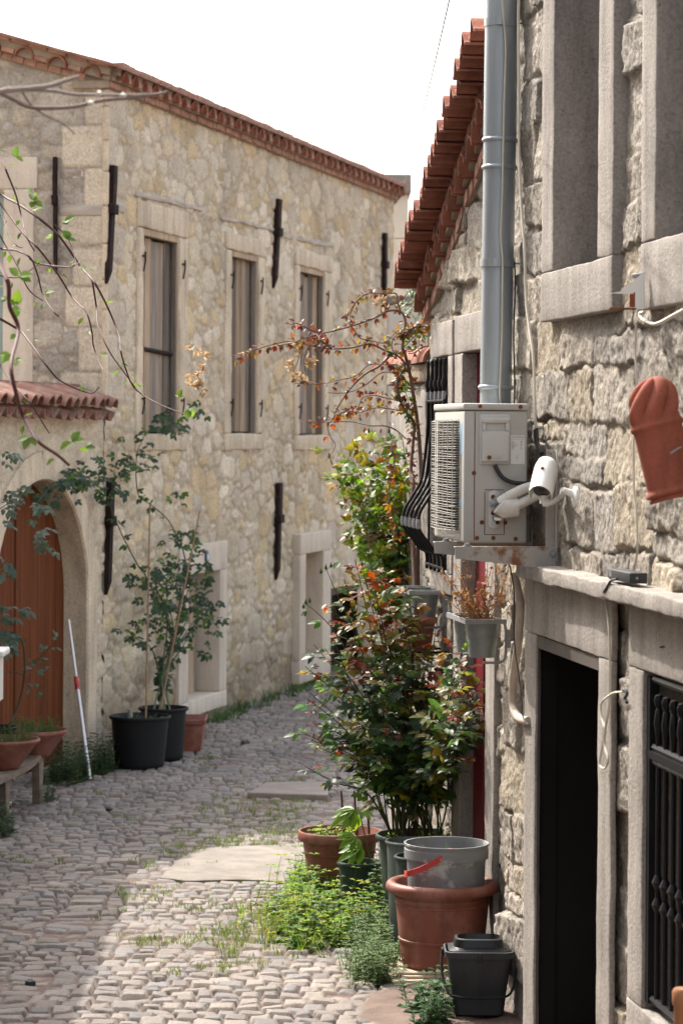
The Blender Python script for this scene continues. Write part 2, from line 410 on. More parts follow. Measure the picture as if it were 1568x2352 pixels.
# ------------------------------------------------------------------ height-field masonry and paving
RNG = np.random.default_rng(11)
def vnoise(x, y, seed=0):
    """smooth value noise, about -1..1"""
    g = np.random.default_rng(seed).random((256, 256)).astype(np.float32) * 2 - 1
    xi = np.floor(x).astype(int); yi = np.floor(y).astype(int); fx = x - xi; fy = y - yi
    fx = fx * fx * (3 - 2 * fx); fy = fy * fy * (3 - 2 * fy)
    a = g[xi % 256, yi % 256]; b = g[(xi + 1) % 256, yi % 256]; c = g[xi % 256, (yi + 1) % 256]; d = g[(xi + 1) % 256, (yi + 1) % 256]
    return (a * (1 - fx) + b * fx) * (1 - fy) + (c * (1 - fx) + d * fx) * fy
def fbm(x, y, sc, seed=0, o=4):
    s = 0; a = 1.0; t = 0
    for k in range(o):
        s = s + a * vnoise(x / sc * 2 ** k + 17.3 * k, y / sc * 2 ** k + 5.1 * k, seed + k); t += a; a *= 0.5
    return s / t
def sst(x, a, b):
    t = np.clip((x - a) / (b - a), 0, 1); return t * t * (3 - 2 * t)

def field(xs, ys, rects, warp=(0.02, 0.3, 0.008, 0.07), gap=0.008, seed=0, tilt=0.0):
    """rects: rows (cx, cy, hx, hy, round). -> inside depth v, stone id, per-stone tilt height"""
    X, Y = np.meshgrid(xs, ys, indexing='ij')
    Xw = X + warp[0] * fbm(X, Y, warp[1], seed, 2) + warp[2] * fbm(X, Y, warp[3], seed + 9, 2)
    Yw = Y + warp[0] * fbm(X, Y, warp[1], seed + 21, 2) + warp[2] * fbm(X, Y, warp[3], seed + 33, 2)
    V = np.full(X.shape, -1.0); I = np.full(X.shape, -1, int); T = np.zeros(X.shape)
    m = warp[0] + warp[2] + 0.03
    rg = np.random.default_rng(seed + 5)
    for i, (cx, cy, hx, hy, rr) in enumerate(rects):
        a0, a1 = np.searchsorted(xs, [cx - hx - m, cx + hx + m]); b0, b1 = np.searchsorted(ys, [cy - hy - m, cy + hy + m])
        if a1 <= a0 or b1 <= b0: continue
        dx = np.abs(Xw[a0:a1, b0:b1] - cx) - (hx - gap - rr); dy = np.abs(Yw[a0:a1, b0:b1] - cy) - (hy - gap - rr)
        v = rr - np.sqrt(np.maximum(dx, 0) ** 2 + np.maximum(dy, 0) ** 2) - np.minimum(np.maximum(dx, dy), 0)
        w_ = V[a0:a1, b0:b1]; k = v > w_
        w_[k] = v[k]; I[a0:a1, b0:b1][k] = i
        if tilt:
            g1, g2 = rg.normal(0, tilt, 2)
            t = (X[a0:a1, b0:b1] - cx) * g1 + (Y[a0:a1, b0:b1] - cy) * g2
            T[a0:a1, b0:b1][k] = t[k]
    return X, Y, V, I, T

def grid_mesh(name, xs, ys, pts, cols, keep, mats, parent=None, flip=False, matidx=None):
    nx, ny = len(xs), len(ys)
    idx = np.arange(nx * ny).reshape(nx, ny)
    q = np.stack([idx[:-1, :-1], idx[1:, :-1], idx[1:, 1:], idx[:-1, 1:]], -1).reshape(-1, 4)
    if flip: q = q[:, ::-1]
    if keep is not None: q = q[keep.reshape(-1)]
    used = np.unique(q); rm = np.full(nx * ny, -1); rm[used] = np.arange(len(used)); q = rm[q]
    off = np.array(WLOC[parent.name]) if parent is not None else np.zeros(3)
    v = (pts.reshape(-1, 3)[used] - off).astype(np.float32); c = cols.reshape(-1, 3)[used]
    me = bpy.data.meshes.new(name)
    me.vertices.add(len(v)); me.vertices.foreach_set('co', v.ravel())
    me.loops.add(q.size); me.loops.foreach_set('vertex_index', q.ravel().astype(np.int32))
    me.polygons.add(len(q)); me.polygons.foreach_set('loop_start', np.arange(0, q.size, 4, dtype=np.int32))
    me.polygons.foreach_set('loop_total', np.full(len(q), 4, np.int32))
    me.polygons.foreach_set('use_smooth', np.ones(len(q), bool))
    me.update(calc_edges=True); me.validate()
    at = me.color_attributes.new('col', 'FLOAT_COLOR', 'POINT')
    a = np.ones((len(v), 4), np.float32); a[:, :3] = c; at.data.foreach_set('color', a.ravel())
    return link(name, me, mats, parent)

def wall_pts(W, X, Z, Hh):
    o = np.array(W.o); u = np.array(W.u); n = np.array(W.n)
    p = o + X[..., None] * u + Hh[..., None] * n
    p[..., 2] += Z
    return p
def holes_keep(xs, ys, holes):
    xc = (xs[:-1] + xs[1:]) / 2; yc = (ys[:-1] + ys[1:]) / 2
    Xc, Yc = np.meshgrid(xc, yc, indexing='ij'); k = np.ones(Xc.shape, bool)
    for h in holes:
        if callable(h): k &= ~h(Xc, Yc)
        else: k &= ~((Xc > h[0]) & (Xc < h[1]) & (Yc > h[2]) & (Yc < h[3]))
    return k

def coursed(s0, s1, z0, z1, rh=(0.19, 0.34), sw=(0.34, 0.72), split=0.35, seed=1):
    rg = random.Random(seed); out = []; z = z0
    while z < z1:
        h = rg.uniform(*rh); s = s0 - rg.uniform(0, 0.3)
        while s < s1:
            w_ = rg.uniform(*sw) * (0.75 + 0.5 * h / rh[1])
            dz = rg.uniform(-0.02, 0.02)
            if rg.random() < split and h > 0.25:
                f = rg.uniform(0.35, 0.65)
                out.append((s + w_ / 2, z + h * f / 2, w_ / 2, h * f / 2, 0.022))
                if rg.random() < 0.5: out.append((s + w_ / 2, z + h * (1 + f) / 2, w_ / 2, h * (1 - f) / 2, 0.022))
                else:
                    g = rg.uniform(0.35, 0.65)
                    out.append((s + w_ * g / 2, z + h * (1 + f) / 2, w_ * g / 2, h * (1 - f) / 2, 0.03))
                    out.append((s + w_ * (1 + g) / 2, z + h * (1 + f) / 2, w_ * (1 - g) / 2, h * (1 - f) / 2, 0.03))
            else:
                out.append((s + w_ / 2, z + h / 2 + dz, w_ / 2, h / 2, 0.026))
            s += w_
        z += h
    return out

def block_wall(name, W, s0, s1, z0, z1, step, holes, material, parent, seed, tints, mortar, relief=0.045, extra=(), topf=None, **kw):
    xs = np.arange(s0, s1 + step, step); ys = np.arange(z0, z1 + step, step)
    rects = [q for q in coursed(s0, s1, z0, z1, seed=seed, **kw) if not any(e[0] - e[2] - .01 < q[0] < e[0] + e[2] + .01 and e[1] - e[3] - .01 < q[1] < e[1] + e[3] + .01 for e in extra)] + list(extra)
    X, Z, V, I, T = field(xs, ys, rects, (0.032, 0.28, 0.014, 0.055), 0.0015, seed, tilt=0.045)
    rg = np.random.default_rng(seed); n = len(rects)
    off = rg.normal(0, 0.009, n + 1); tint = np.array(tints)[rg.integers(0, len(tints), n + 1)] * rg.uniform(0.80, 1.15, (n + 1, 1))
    k = sst(V, -0.001, 0.010)
    rough = fbm(X, Z, 0.09, seed + 3, 4)
    rid = 1 - np.abs(fbm(X, Z, 0.14, seed + 8, 3)) * 2
    hh = k * (relief + off[I] + T + 0.008 * rough + 0.007 * np.minimum(rid, .3) + 0.008 * fbm(X, Z, 0.030, seed + 15, 3)) + (1 - k) * (0.004 + 0.012 * fbm(X, Z, 0.16, seed + 4, 3)) - 0.02
    kk = sst(V, -0.004, 0.012)[..., None]
    col = np.array(mortar) * (1 - kk) + tint[I] * kk
    # darker weather stains of their own
    st = sst(fbm(X, Z * 0.6, 0.5, seed + 40, 4), 0.15, 0.55)[..., None]
    col = col * (1 - 0.16 * st)
    keep = holes_keep(xs, ys, holes)
    if topf is not None:
        Xc = (X[:-1, :-1] + X[1:, 1:]) / 2; Zc = (Z[:-1, :-1] + Z[1:, 1:]) / 2; keep &= Zc < topf(Xc)
    return grid_mesh(name, xs, ys, wall_pts(W, X, Z, hh), col, keep, material, parent)

def rubble_pts(s0, s1, z0, z1, seed, sx=1.0):
    s0 /= sx; s1 /= sx
    rg = np.random.default_rng(seed); P_ = np.zeros((0, 2)); Rr = np.zeros(0)
    A = (s1 - s0) * (z1 - z0)
    for (r0, r1, dens, tries) in ((0.10, 0.14, 4.5, 14), (0.06, 0.09, 18, 14), (0.035, 0.05, 40, 12), (0.016, 0.026, 80, 6)):
        for _ in range(int(A * dens)):
            for t in range(tries if len(P_) else 1):
                p = np.array([rg.uniform(s0, s1), rg.uniform(z0, z1)]); r = rg.uniform(r0, r1)
                if len(P_) == 0: P_ = p[None]; Rr = np.array([r]); break
                d = np.hypot((P_[:, 0] - p[0]) , (P_[:, 1] - p[1])) - Rr - r
                if d.min() > 0.004:
                    P_ = np.vstack([P_, p]); Rr = np.append(Rr, r); break
    P_ = P_ * np.array([sx, 1.0])
    return P_, Rr

def rubble_wall(name, W, s0, s1, z0, z1, step, holes, material, parent, seed, tints, mortar, extra=(), topf=None, relief=0.015, sx=1.8):
    xs = np.arange(s0, s1 + step, step); ys = np.arange(z0, z1 + step, step)
    C, Rr = rubble_pts(s0, s1, z0, z1, seed, sx); rg = np.random.default_rng(seed + 1)
    X, Z = np.meshgrid(xs, ys, indexing='ij')
    Xw = X + 0.030 * fbm(X, Z, 0.16, seed, 3) + 0.016 * fbm(X, Z, 0.05, seed + 2, 3)
    Zw = Z + 0.030 * fbm(X, Z, 0.16, seed + 5, 3) + 0.016 * fbm(X, Z, 0.05, seed + 7, 3)
    F1 = np.full(X.shape, 9.0); F2 = F1.copy(); I = np.full(X.shape, 0, int)
    for i in range(len(C)):
        cx, cz = C[i]; r = Rr[i]; m = r * 1.7 + 0.16
        a0, a1 = np.searchsorted(xs, [cx - m * sx, cx + m * sx]); b0, b1 = np.searchsorted(ys, [cz - m, cz + m])
        if a1 <= a0 or b1 <= b0: continue
        g = rg.uniform(-0.35, 0.35); asp = rg.uniform(0.85, 1.2); ex = rg.choice([3.0, 5.0, 8.0])
        dx = (Xw[a0:a1, b0:b1] - cx) / sx; dz = Zw[a0:a1, b0:b1] - cz
        px = np.abs(dx * cos(g) + dz * sin(g)) / asp; pz = np.abs(-dx * sin(g) + dz * cos(g)) * asp
        d = (px ** ex + pz ** ex) ** (1 / ex) - r
        f1 = F1[a0:a1, b0:b1]; f2 = F2[a0:a1, b0:b1]; k = d < f1
        f2[k] = f1[k]; f1[k] = d[k]; I[a0:a1, b0:b1][k] = i
        k2 = (~k) & (d < f2); f2[k2] = d[k2]
    V = np.minimum((F2 - F1) * 0.5 - 0.007, 0.034 - F1 + 0.014 * fbm(X, Z, 0.1, seed + 12, 2)) + 0.012 * fbm(X, Z, 0.45, seed + 13, 3)
    n = len(C); off = rg.normal(0, 0.005, n); tint = np.array(tints)[rg.integers(0, len(tints), n)] * rg.uniform(0.86, 1.12, (n, 1))
    off = np.append(off, 0); I2 = I.copy()
    rel = np.full(X.shape, relief)
    if len(extra):
        _, _, V2, J, _ = field(xs, ys, extra, (0.014, 0.3, 0.008, 0.06), 0.008, seed + 50)
        near = V2 > -0.02
        V = np.where(near, V2, V); I2 = np.where(near, n, I2)
        te = np.array([0.46, 0.40, 0.315]) * rg.uniform(0.88, 1.1, (len(extra) + 1, 1)); 
    tint = np.vstack([tint, tints[0]])
    k = sst(V, -0.004, 0.014)
    hh = k * (rel + off[I2] + 0.009 * fbm(X, Z, 0.07, seed + 3, 4)) + (1 - k) * 0.006 * fbm(X, Z, 0.06, seed + 4, 3) - 0.012
    tc = tint[I2]
    if len(extra): tc = np.where(near[..., None], te[J], tc)
    kk = sst(V, -0.008, 0.010)[..., None]
    col = np.array(mortar) * (1 - kk) + tc * kk
    st = sst(fbm(X, Z * 0.5, 0.8, seed + 40, 4), 0.1, 0.6)[..., None]
    col = col * (1 - 0.15 * st)
    # ragged brown stain along the foot, with the lower wall's shade painted in
    stain_shade = sst(-Z + 1.35 + 0.8 * fbm(X, Z, 0.8, seed + 60, 4), 0.0, 1.3)[..., None]
    col = col * (1 - 0.46 * stain_shade * np.array([1.0, 1.05, 1.1]))
    keep = holes_keep(xs, ys, holes)
    if topf is not None:
        Xc = (X[:-1, :-1] + X[1:, 1:]) / 2; Zc = (Z[:-1, :-1] + Z[1:, 1:]) / 2; keep &= Zc < topf(Xc)
    return grid_mesh(name, xs, ys, wall_pts(W, X, Z, hh), col, keep, material, parent)

# ------------------------------------------------------------------ ground
def build_ground():
    g = MB(); g.add([(-300, -60, -0.05), (300, -60, -0.05), (300, 900, -0.05), (-300, 900, -0.05)], [(0, 1, 2, 3)])
    o = g.build('ground', M['soil'], smooth=False, recalc=False); lab(o, kind='structure')
    # setts in rows across the alley, with one row laid lengthwise as a gutter line
    xs = np.arange(-3.4, 1.5, 0.0125)
    ys = [10.5]
    while ys[-1] < 38.5: ys.append(ys[-1] + 0.0105 * max(1.0, ys[-1] / 14.0))
    ys = np.array(ys)
    rg = random.Random(5); rects = []; y = 10.4
    def gut(y): return -1.72 + 0.034 * (y - 12.0) + 0.0042 * max(0, y - 15) ** 2
    while y < 39.2:
        h = rg.uniform(0.115, 0.16)
        gx = gut(y); gw = 0.115
        x = -3.7 - rg.uniform(0, .15)
        while x < 2.4:
            w_ = rg.uniform(0.085, 0.15)
            if x < gx - gw and x + w_ > gx - gw: w_ = max(0.06, gx - gw - x)
            elif abs(x - (gx - gw)) < 1e-6: w_ = 2 * gw
            jit = rg.uniform(-0.004, 0.004)
            rects.append((x + w_ / 2, y + h / 2 + jit, w_ / 2, h / 2 * rg.uniform(0.93, 1.0), 0.006))
            x += w_
        y += h
    X, Y, V, I, T = field(xs, ys, rects, (0.060, 1.1, 0.007, 0.06), 0.0066, 3, tilt=0.055)
    n = len(rects); rn = np.random.default_rng(4)
    tints = np.array([(0.152, 0.133, 0.119), (0.165, 0.140, 0.121), (0.140, 0.128, 0.120), (0.158, 0.132, 0.115), (0.182, 0.156, 0.133)])
    tint = tints[rn.integers(0, 5, n + 1)] * rn.uniform(0.88, 1.28, (n + 1, 1)); off = rn.normal(0, 0.0045, n + 1)
    k = sst(V, -0.001, 0.004); dirt = sst(fbm(X, Y, 0.9, 71, 4), 0.0, 0.5)
    dom = 0.003 * sst(V, 0, 0.05)
    earth = -0.026 + 0.0175 * dirt + 0.005 * fbm(X, Y, 0.05, 72, 3)
    hh = np.maximum(k * (0.0 + off[I] + T + dom + 0.005 * fbm(X, Y, 0.07, 73, 3)) + (1 - k) * -0.026, earth)
    # earth patch with no setts at the foot of the pots
    E = sst(1.0 - ((X - 0.55) / 0.5) ** 2 - ((Y - 14.0) / 0.8) ** 2 + 0.5 * fbm(X, Y, 0.3, 74, 3), 0, 0.25)
    wallx = np.array(WA.o)[0] + (Y - np.array(WA.o)[1]) * (ua.x / ua.y)
    E = np.maximum(E, sst(X - (wallx - 0.36) + 0.25 * fbm(X, Y, 0.5, 75, 3), 0, 0.15) * sst(17.6 - Y, 0, 0.6))
    hh = hh * (1 - E) + E * (0.004 + 0.012 * fbm(X, Y, 0.12, 76, 4))
    kk = (sst(hh - earth, 0.001, 0.006) * (1 - E))[..., None]
    ec = np.array((0.118, 0.078, 0.060)) * (1 + 0.25 * fbm(X, Y, 0.25, 77, 3))[..., None]
    col = tint[I] * kk + ec * (1 - kk)
    col *= (1 - 0.16 * sst(fbm(X, Y, 1.3, 78, 4), 0.05, 0.5))[..., None]
    pts = np.stack([X, Y, hh], -1)
    o = grid_mesh('cobbled_alley', xs, ys, pts, col, None, M['cobble']); lab(o, kind='structure')
    # the smooth concrete patch let into the setts, and the slab further on
    b = MB()
    Zc = ZG
    pl = [Zc(800, 632), Zc(845, 585), Zc(930, 520), Zc(1035, 482), Zc(1300, 470), Zc(1600, 470), Zc(1650, 640), Zc(1200, 640), Zc(950, 646), Zc(880, 640)]
    ring = [G(x, y) for x, y in pl]; c = sum(ring, Vector()) / len(ring)
    sm = spline(ring + [ring[0]], 5)[:-1]
    top = [Vector((p.x, p.y, 0.010)) for p in sm]; inn = [Vector((c.x + (p.x - c.x) * .97, c.y + (p.y - c.y) * .97, 0.014)) for p in sm]; bot = [Vector((p.x, p.y, -0.04)) for p in sm]
    b.loft([bot, top, inn], cap=True)
    o = b.build('concrete_patch', M['concrete'], angle=60); lab(o, kind='structure')
    b = MB(); a0 = G(*ZG(1235, 222)); a1 = G(*ZG(1640, 235)); a2 = G(*ZG(1640, 165)); a3 = G(*ZG(1330, 170))
    T = lambda x, y, z: ((a0 * (1 - x) + a1 * x) * (1 - y) + (a3 * (1 - x) + a2 * x) * y) + Vector((0, 0, z))
    b.rbox(T, (0, 0, -0.03), (1, 1, 0.04), 0.012, 0.08, 0.0)
    o = b.build('stone_slab', M['slab'], angle=40)
    lab(o, 'flat grey stone slab lying across the cobbles beyond the pale concrete patch', 'slab')
build_ground()

# ------------------------------------------------------------------ stone surrounds
def surround(W, name, so, si, zo, zi, dout, din, parent, material, r=0.009, amp=0.0024, step=0.05, seed=1.0, sillz=None, top=True, mb=None):
    """so, si: (far/near) outer and inner s; zo, zi: outer and inner (bottom, top)"""
    m = mb or MB(); T = wt(W)
    a, b = min(so), max(so); c, d = min(si), max(si)
    zb = zi[0]
    m.rbox(T, (a, din, zb + .0015), (c, dout, zi[1]), r, step, amp, seed=seed)
    m.rbox(T, (d, din, zb + .0015), (b, dout, zi[1]), r, step, amp, seed=seed + 2)
    if top: m.rbox(T, (a, din, zi[1] + .0015), (b, dout + .002, zo[1]), r, step, amp, seed=seed + 4)
    if zo[0] < zi[0] - 0.01: m.rbox(T, (a, din, zo[0]), (b, dout + .002, zi[0]), r, step, amp, seed=seed + 6)
    if mb is None: return m.build(name, material, parent)

def body(W, name, s0, s1, z0, z1, depth, mat_, parent, front=-0.40):
    m = MB(); m.box(wt(W), (s0, front, z0), (s1, -depth, z1)); return m.build(name, mat_, parent, smooth=False)

# ------------------------------------------------------------------ near house on the right
def near_house():
    W = WA; T = wt(W)
    root = thing('stone_house', W.p(-1, 0, 0), 'near grey stone house with dark open doorway, stone ledge and ironwork window', 'house')
    # openings (measured on the picture, at the wall face)
    d0 = 0.045
    w1o = (W.s(*Z6(462, 1500), d0), W.s(*Z6(975, 1500), d0)); w1i = (W.s(*Z6(548, 1000), d0), W.s(*Z6(868, 1000), d0))
    w1z = (W.z(*Z6(440, 2330), d0), 5.9); w1zi = (W.z(*Z6(520, 1960), d0), 5.7)
    w2o = (W.s(*Z6(1178, 1500), d0), W.s(*Z6(1178, 1500), d0) - 1.52); w2i = (W.s(*Z6(1285, 1000), d0), W.s(*Z6(1285, 1000), d0) - 1.05)
    w2z = (W.z(*Z6(1190, 2235), d0), 5.9); w2zi = (W.z(*Z6(1262, 1735), d0), 5.7)
    dro = (W.s(*ZD(287, 600), d0), W.s(*ZD(982, 1500), d0)); dri = (W.s(*ZD(366, 1500), d0), W.s(*ZD(873, 1500), d0))
    drz = W.z(*ZD(370, 668), d0)
    g_o = (W.s(*ZD(1130, 1200), d0), W.s(*ZD(1130, 1200), d0) - 1.65); g_i = (W.s(*ZD(1247, 1200), d0), W.s(*ZD(1247, 1200), d0) - 1.25)
    gz = (W.z(*ZE(1255, 1690), d0), W.z(*ZD(1250, 962), d0))
    ledz0 = W.z(*ZD(300, 228), 0.14); ledz1 = W.z(*ZD(300, 108), 0.14)
    sN = -7.0; sF = sAB
    near_house.o = dict(d0=d0, w1i=w1i, w1z=w1zi, w2o=w2o, w2z=w2z, dri=dri, drz=drz, gi=g_i, gz=gz, ledz0=ledz0, ledz1=ledz1)
    holes = [(min(w) + .02, max(w) - .02, z[0] + .02, z[1] - .02) for w, z in ((w1o, w1z), (w2o, w2z))]
    holes += [(min(dri) - .03, max(dri) + .03, -0.1, drz + .03), (min(g_o) + .02, max(g_o) - .02, 0.5, ledz0 + .03)]
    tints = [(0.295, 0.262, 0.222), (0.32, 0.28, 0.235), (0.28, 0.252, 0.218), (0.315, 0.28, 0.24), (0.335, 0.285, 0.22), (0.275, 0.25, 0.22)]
    sw0 = min(w2o) - 0.4
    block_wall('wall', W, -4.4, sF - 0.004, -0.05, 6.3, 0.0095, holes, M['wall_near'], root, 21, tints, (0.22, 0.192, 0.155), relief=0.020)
    a, b = max(dri) + .25, min(dri) - .25
    m = MB(); m.box(T, (-7.0, -0.44, -0.05), (b, -3, 6.3)); m.box(T, (a, -0.44, -0.05), (sF - .004, -3, 6.3)); m.box(T, (b, -.44, drz + .12), (a, -3, 6.3)); m.box(T, (-7, -3, -.05), (sF - .004, -6, 6.3)); m.box(T, (-7.0, -0.02, -0.05), (-4.4, -0.44, 6.3))
    m.box(T, (sF - .05, -0.03, -0.05), (sF - .004, -0.44, 6.3)); m.box(T, (-7, .03, 6.3), (sF, -6, 6.42))
    # keep the door and window recesses open: the core is built of pieces around them
    core = m.build('house_core', M['plaster'], root, smooth=False)
    cut = MB()
    # far end wall above the lower neighbour
    # frames
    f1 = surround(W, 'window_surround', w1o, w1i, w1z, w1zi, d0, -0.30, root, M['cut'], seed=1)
    mw = MB(); mw.box(T, (w1i[0] + .001, -0.17, w1zi[0]), (w1i[1] - .001, -0.235, w1zi[0] + .07))
    a, b = max(w1i), min(w1i)
    mw.box(T, (a - .004, -0.17, w1zi[0] + .071), (a - .07, -0.235, 5.69)); mw.box(T, (b + .004, -0.17, w1zi[0] + .071), (b + .07, -0.235, 5.69))
    mw.box(T, ((a + b) / 2 - .04, -0.172, w1zi[0] + .071), ((a + b) / 2 + .04, -0.233, 5.69))
    fr = mw.build('window_frame', M['maroon'], f1, smooth=False)
    mp = MB(); mp.box(T, (b + .02, -0.20, w1zi[0] + .02), (a - .02, -0.21, 5.68)); mp.build('pane', M['glass_dark'], f1, smooth=False)
    f2 = surround(W, 'window_surround', w2o, w2i, w2z, w2zi, d0, -0.42, root, M['cut'], seed=11)
    mw = MB(); a, b = max(w2i), min(w2i)
    mw.box(T, (a - .004, -0.33, w2zi[0]), (a - .07, -0.39, 5.69)); mw.box(T, (b + .004, -0.33, w2zi[0]), (b + .07, -0.39, 5.69)); mw.box(T, (a - .071, -0.33, w2zi[0]), (b + .071, -0.39, w2zi[0] + .07))
    mw.build('window_frame', M['maroon'], f2, smooth=False)
    mp = MB(); mp.box(T, (b + .02, -0.36, w2zi[0] + .02), (a - .02, -0.37, 5.68)); mp.build('pane', M['glass_dark'], f2, smooth=False)
    # doorway
    ds = MB()
    surround(W, '', dro, dri, (0, ledz0 + .005), (-0.05, drz), d0, 0.018, root, M['cut'], seed=21, mb=ds)
    dsu = ds.build('doorway_surround', M['cut'], root)
    m = MB(); a, b = max(dri), min(dri)
    m.box(T, (a - .003, .036, drz - .003), (b + .003, -.01, drz - 0.062)); m.box(T, (a - .003, .034, drz - .065), (a - .010, .022, 0.0))
    m.box(T, (b + .003, .03, drz - .065), (b + .03, -.01, 0.0))
    m.build('door_head', M['lintel_wood'], root, smooth=False)
    # black lining behind the door: the room's shade is put into its colour
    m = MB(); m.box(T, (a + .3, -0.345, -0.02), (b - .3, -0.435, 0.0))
    bk = MB(); bk.box(T, (a + .24, -2.9, 0), (b - .24, -2.95, drz + .1)); bk.box(T, (a + .004, .016, 0), (a + .02, -.06, drz + .02)); bk.box(T, (b - .004, .016, 0), (b - .02, -.06, drz + .02)); bk.box(T, (a + .02, .016, drz + .004), (b - .02, -.06, drz + .02)); bk.box(T, (a + .015, -.0605, 0), (a + .245, -2.9, drz + .1)); bk.box(T, (b - .015, -.0605, 0), (b - .245, -2.9, drz + .1)); bk.box(T, (a + .24, -.0605, drz + .02), (b - .24, -2.9, drz + .11)); bk.box(T, (a + .24, -.42, .0), (b - .24, -2.9, -.01)); bk.build('shade_backing', M['dark'], root, smooth=False)
    dl = MB(); dl.box(T, (b + .032, -0.08, 0.02), (b + .075, -0.85, drz - .066)); leafd = dl.build('door', M['dark_brown'], root, smooth=False)
    for zz in (0.72, 1.75):
        h = MB(); h.box(T, (b + .0755, -0.20, zz - .05), (b + .079, -0.26, zz + .05)); h.build('hinge_plate', M['lintel_wood'], leafd, smooth=False)
    m = MB(); m.rbox(T, (a + .1, 0.05, -0.04), (b - .1, -0.42, 0.035), .012, .08, .003); m.build('doorstep', M['cut'], root)
    # barred window
    ws = MB(); surround(W, '', g_o, g_i, (gz[0] - 0.30, ledz0 + .004), gz, d0 + .003, -0.36, root, M['cut'], seed=31, mb=ws)
    gsu = ws.build('window_surround', M['cut'], root)
    bk = MB(); bk.box(T, (max(g_i) + .2, -0.40, gz[0] - .1), (min(g_i) - .2, -0.43, gz[1] + .1)); bk.build('shade_backing', M['dark'], gsu, smooth=False)  # flat black panel painting the shade behind the bars
    iron = MB(); a = max(g_i); b = min(g_i); dg = 0.012
    def rod(s, z0, z1, r=.011): iron.tube([W.p(s, z0, dg), W.p(s, z1, dg)], r, 8)
    for zz, rr in ((gz[1] - .03, .013), (gz[1] - .30, .013), (gz[1] - .36, .011), (gz[0] + .05, .014)):
        pts = [W.p(a - (a - b) * i / 60, zz, dg) for i in range(61)]
        iron.tube(pts, [rr * (1.0 + 0.22 * (i % 2)) for i in range(61)], 6)
    iron.box(T, (a, dg - .004, gz[1] - .345), (b, dg + .022, gz[1] - .315))
    for i, k in enumerate(range(10)):
        s = a - 0.115 - .118 * k
        if s < b + .03: break
        rod(s, gz[0] + .05, gz[1] - .33)
        iron.lathe(W.p(s, gz[1] - .30, dg), [(0.0, 0), (.010, .0), (.013, .05), (.020, .10), (.014, .15), (.010, .16), (.018, .18), (.020, .195), (.014, .212), (0, .218)], 10)
        for zz in (gz[1] - .83, gz[1] - .92): iron.lathe(W.p(s, zz, dg), [(0, -.03), (.012, -.028), (.024, 0), (.012, .028), (0, .03)], 10)
    iron.box(T, (a - .002, dg - .02, gz[0] + .03), (a - .045, dg + .02, gz[1] - .02))
    iron.build('window_grille', M['black_iron'], gsu)
    # ledge: two slabs, the nearer one thicker and standing out further
    l = MB(); sE = W.s(*ZD(185, 120), 0.14); sJ = W.s(*ZD(900, 300), 0.14)
    l.rbox(T, (sE, -0.1, ledz0), (sJ + .004, 0.125, ledz1), .008, .035, .0045, seed=41)
    l.rbox(T, (sJ - .004, -0.1, W.z(*ZD(1000, 402), 0.15)), (-4.3, 0.150, W.z(*ZD(1000, 262), 0.15)), .009, .035, .005, seed=43)
    l.build('ledge', M['cut'], root)
    near_house.ledge = (sE, sJ)
    # bent nail
    n = MB(); s, z = W.hit(*ZD(1410, 762), d0); n.tube([W.p(s, z, d0 - .02), W.p(s - .06, z, d0 + .03)], .004, 6); n.build('nail', M['iron'], root)
    return root
NH = near_house()

# ------------------------------------------------------------------ tiled house further along on the right
def tile_arc(m, c, t, up, ax, r, th, l0, l1, a0=0.0, a1=pi, n=10, flat=1.0):
    """barrel tile: an arc in the plane (t, up) run along ax from l0 to l1"""
    o = []; i_ = []
    for k in range(n + 1):
        g = a0 + (a1 - a0) * k / n
        o.append((cos(g) * r, sin(g) * r * flat)); i_.append((cos(g) * (r - th), sin(g) * (r - th) * flat))
    loop = o + i_[::-1]
    rings = [[c + t * x + up * y + ax * l for x, y in loop] for l in (l0, l1)]
    m.loft(rings)

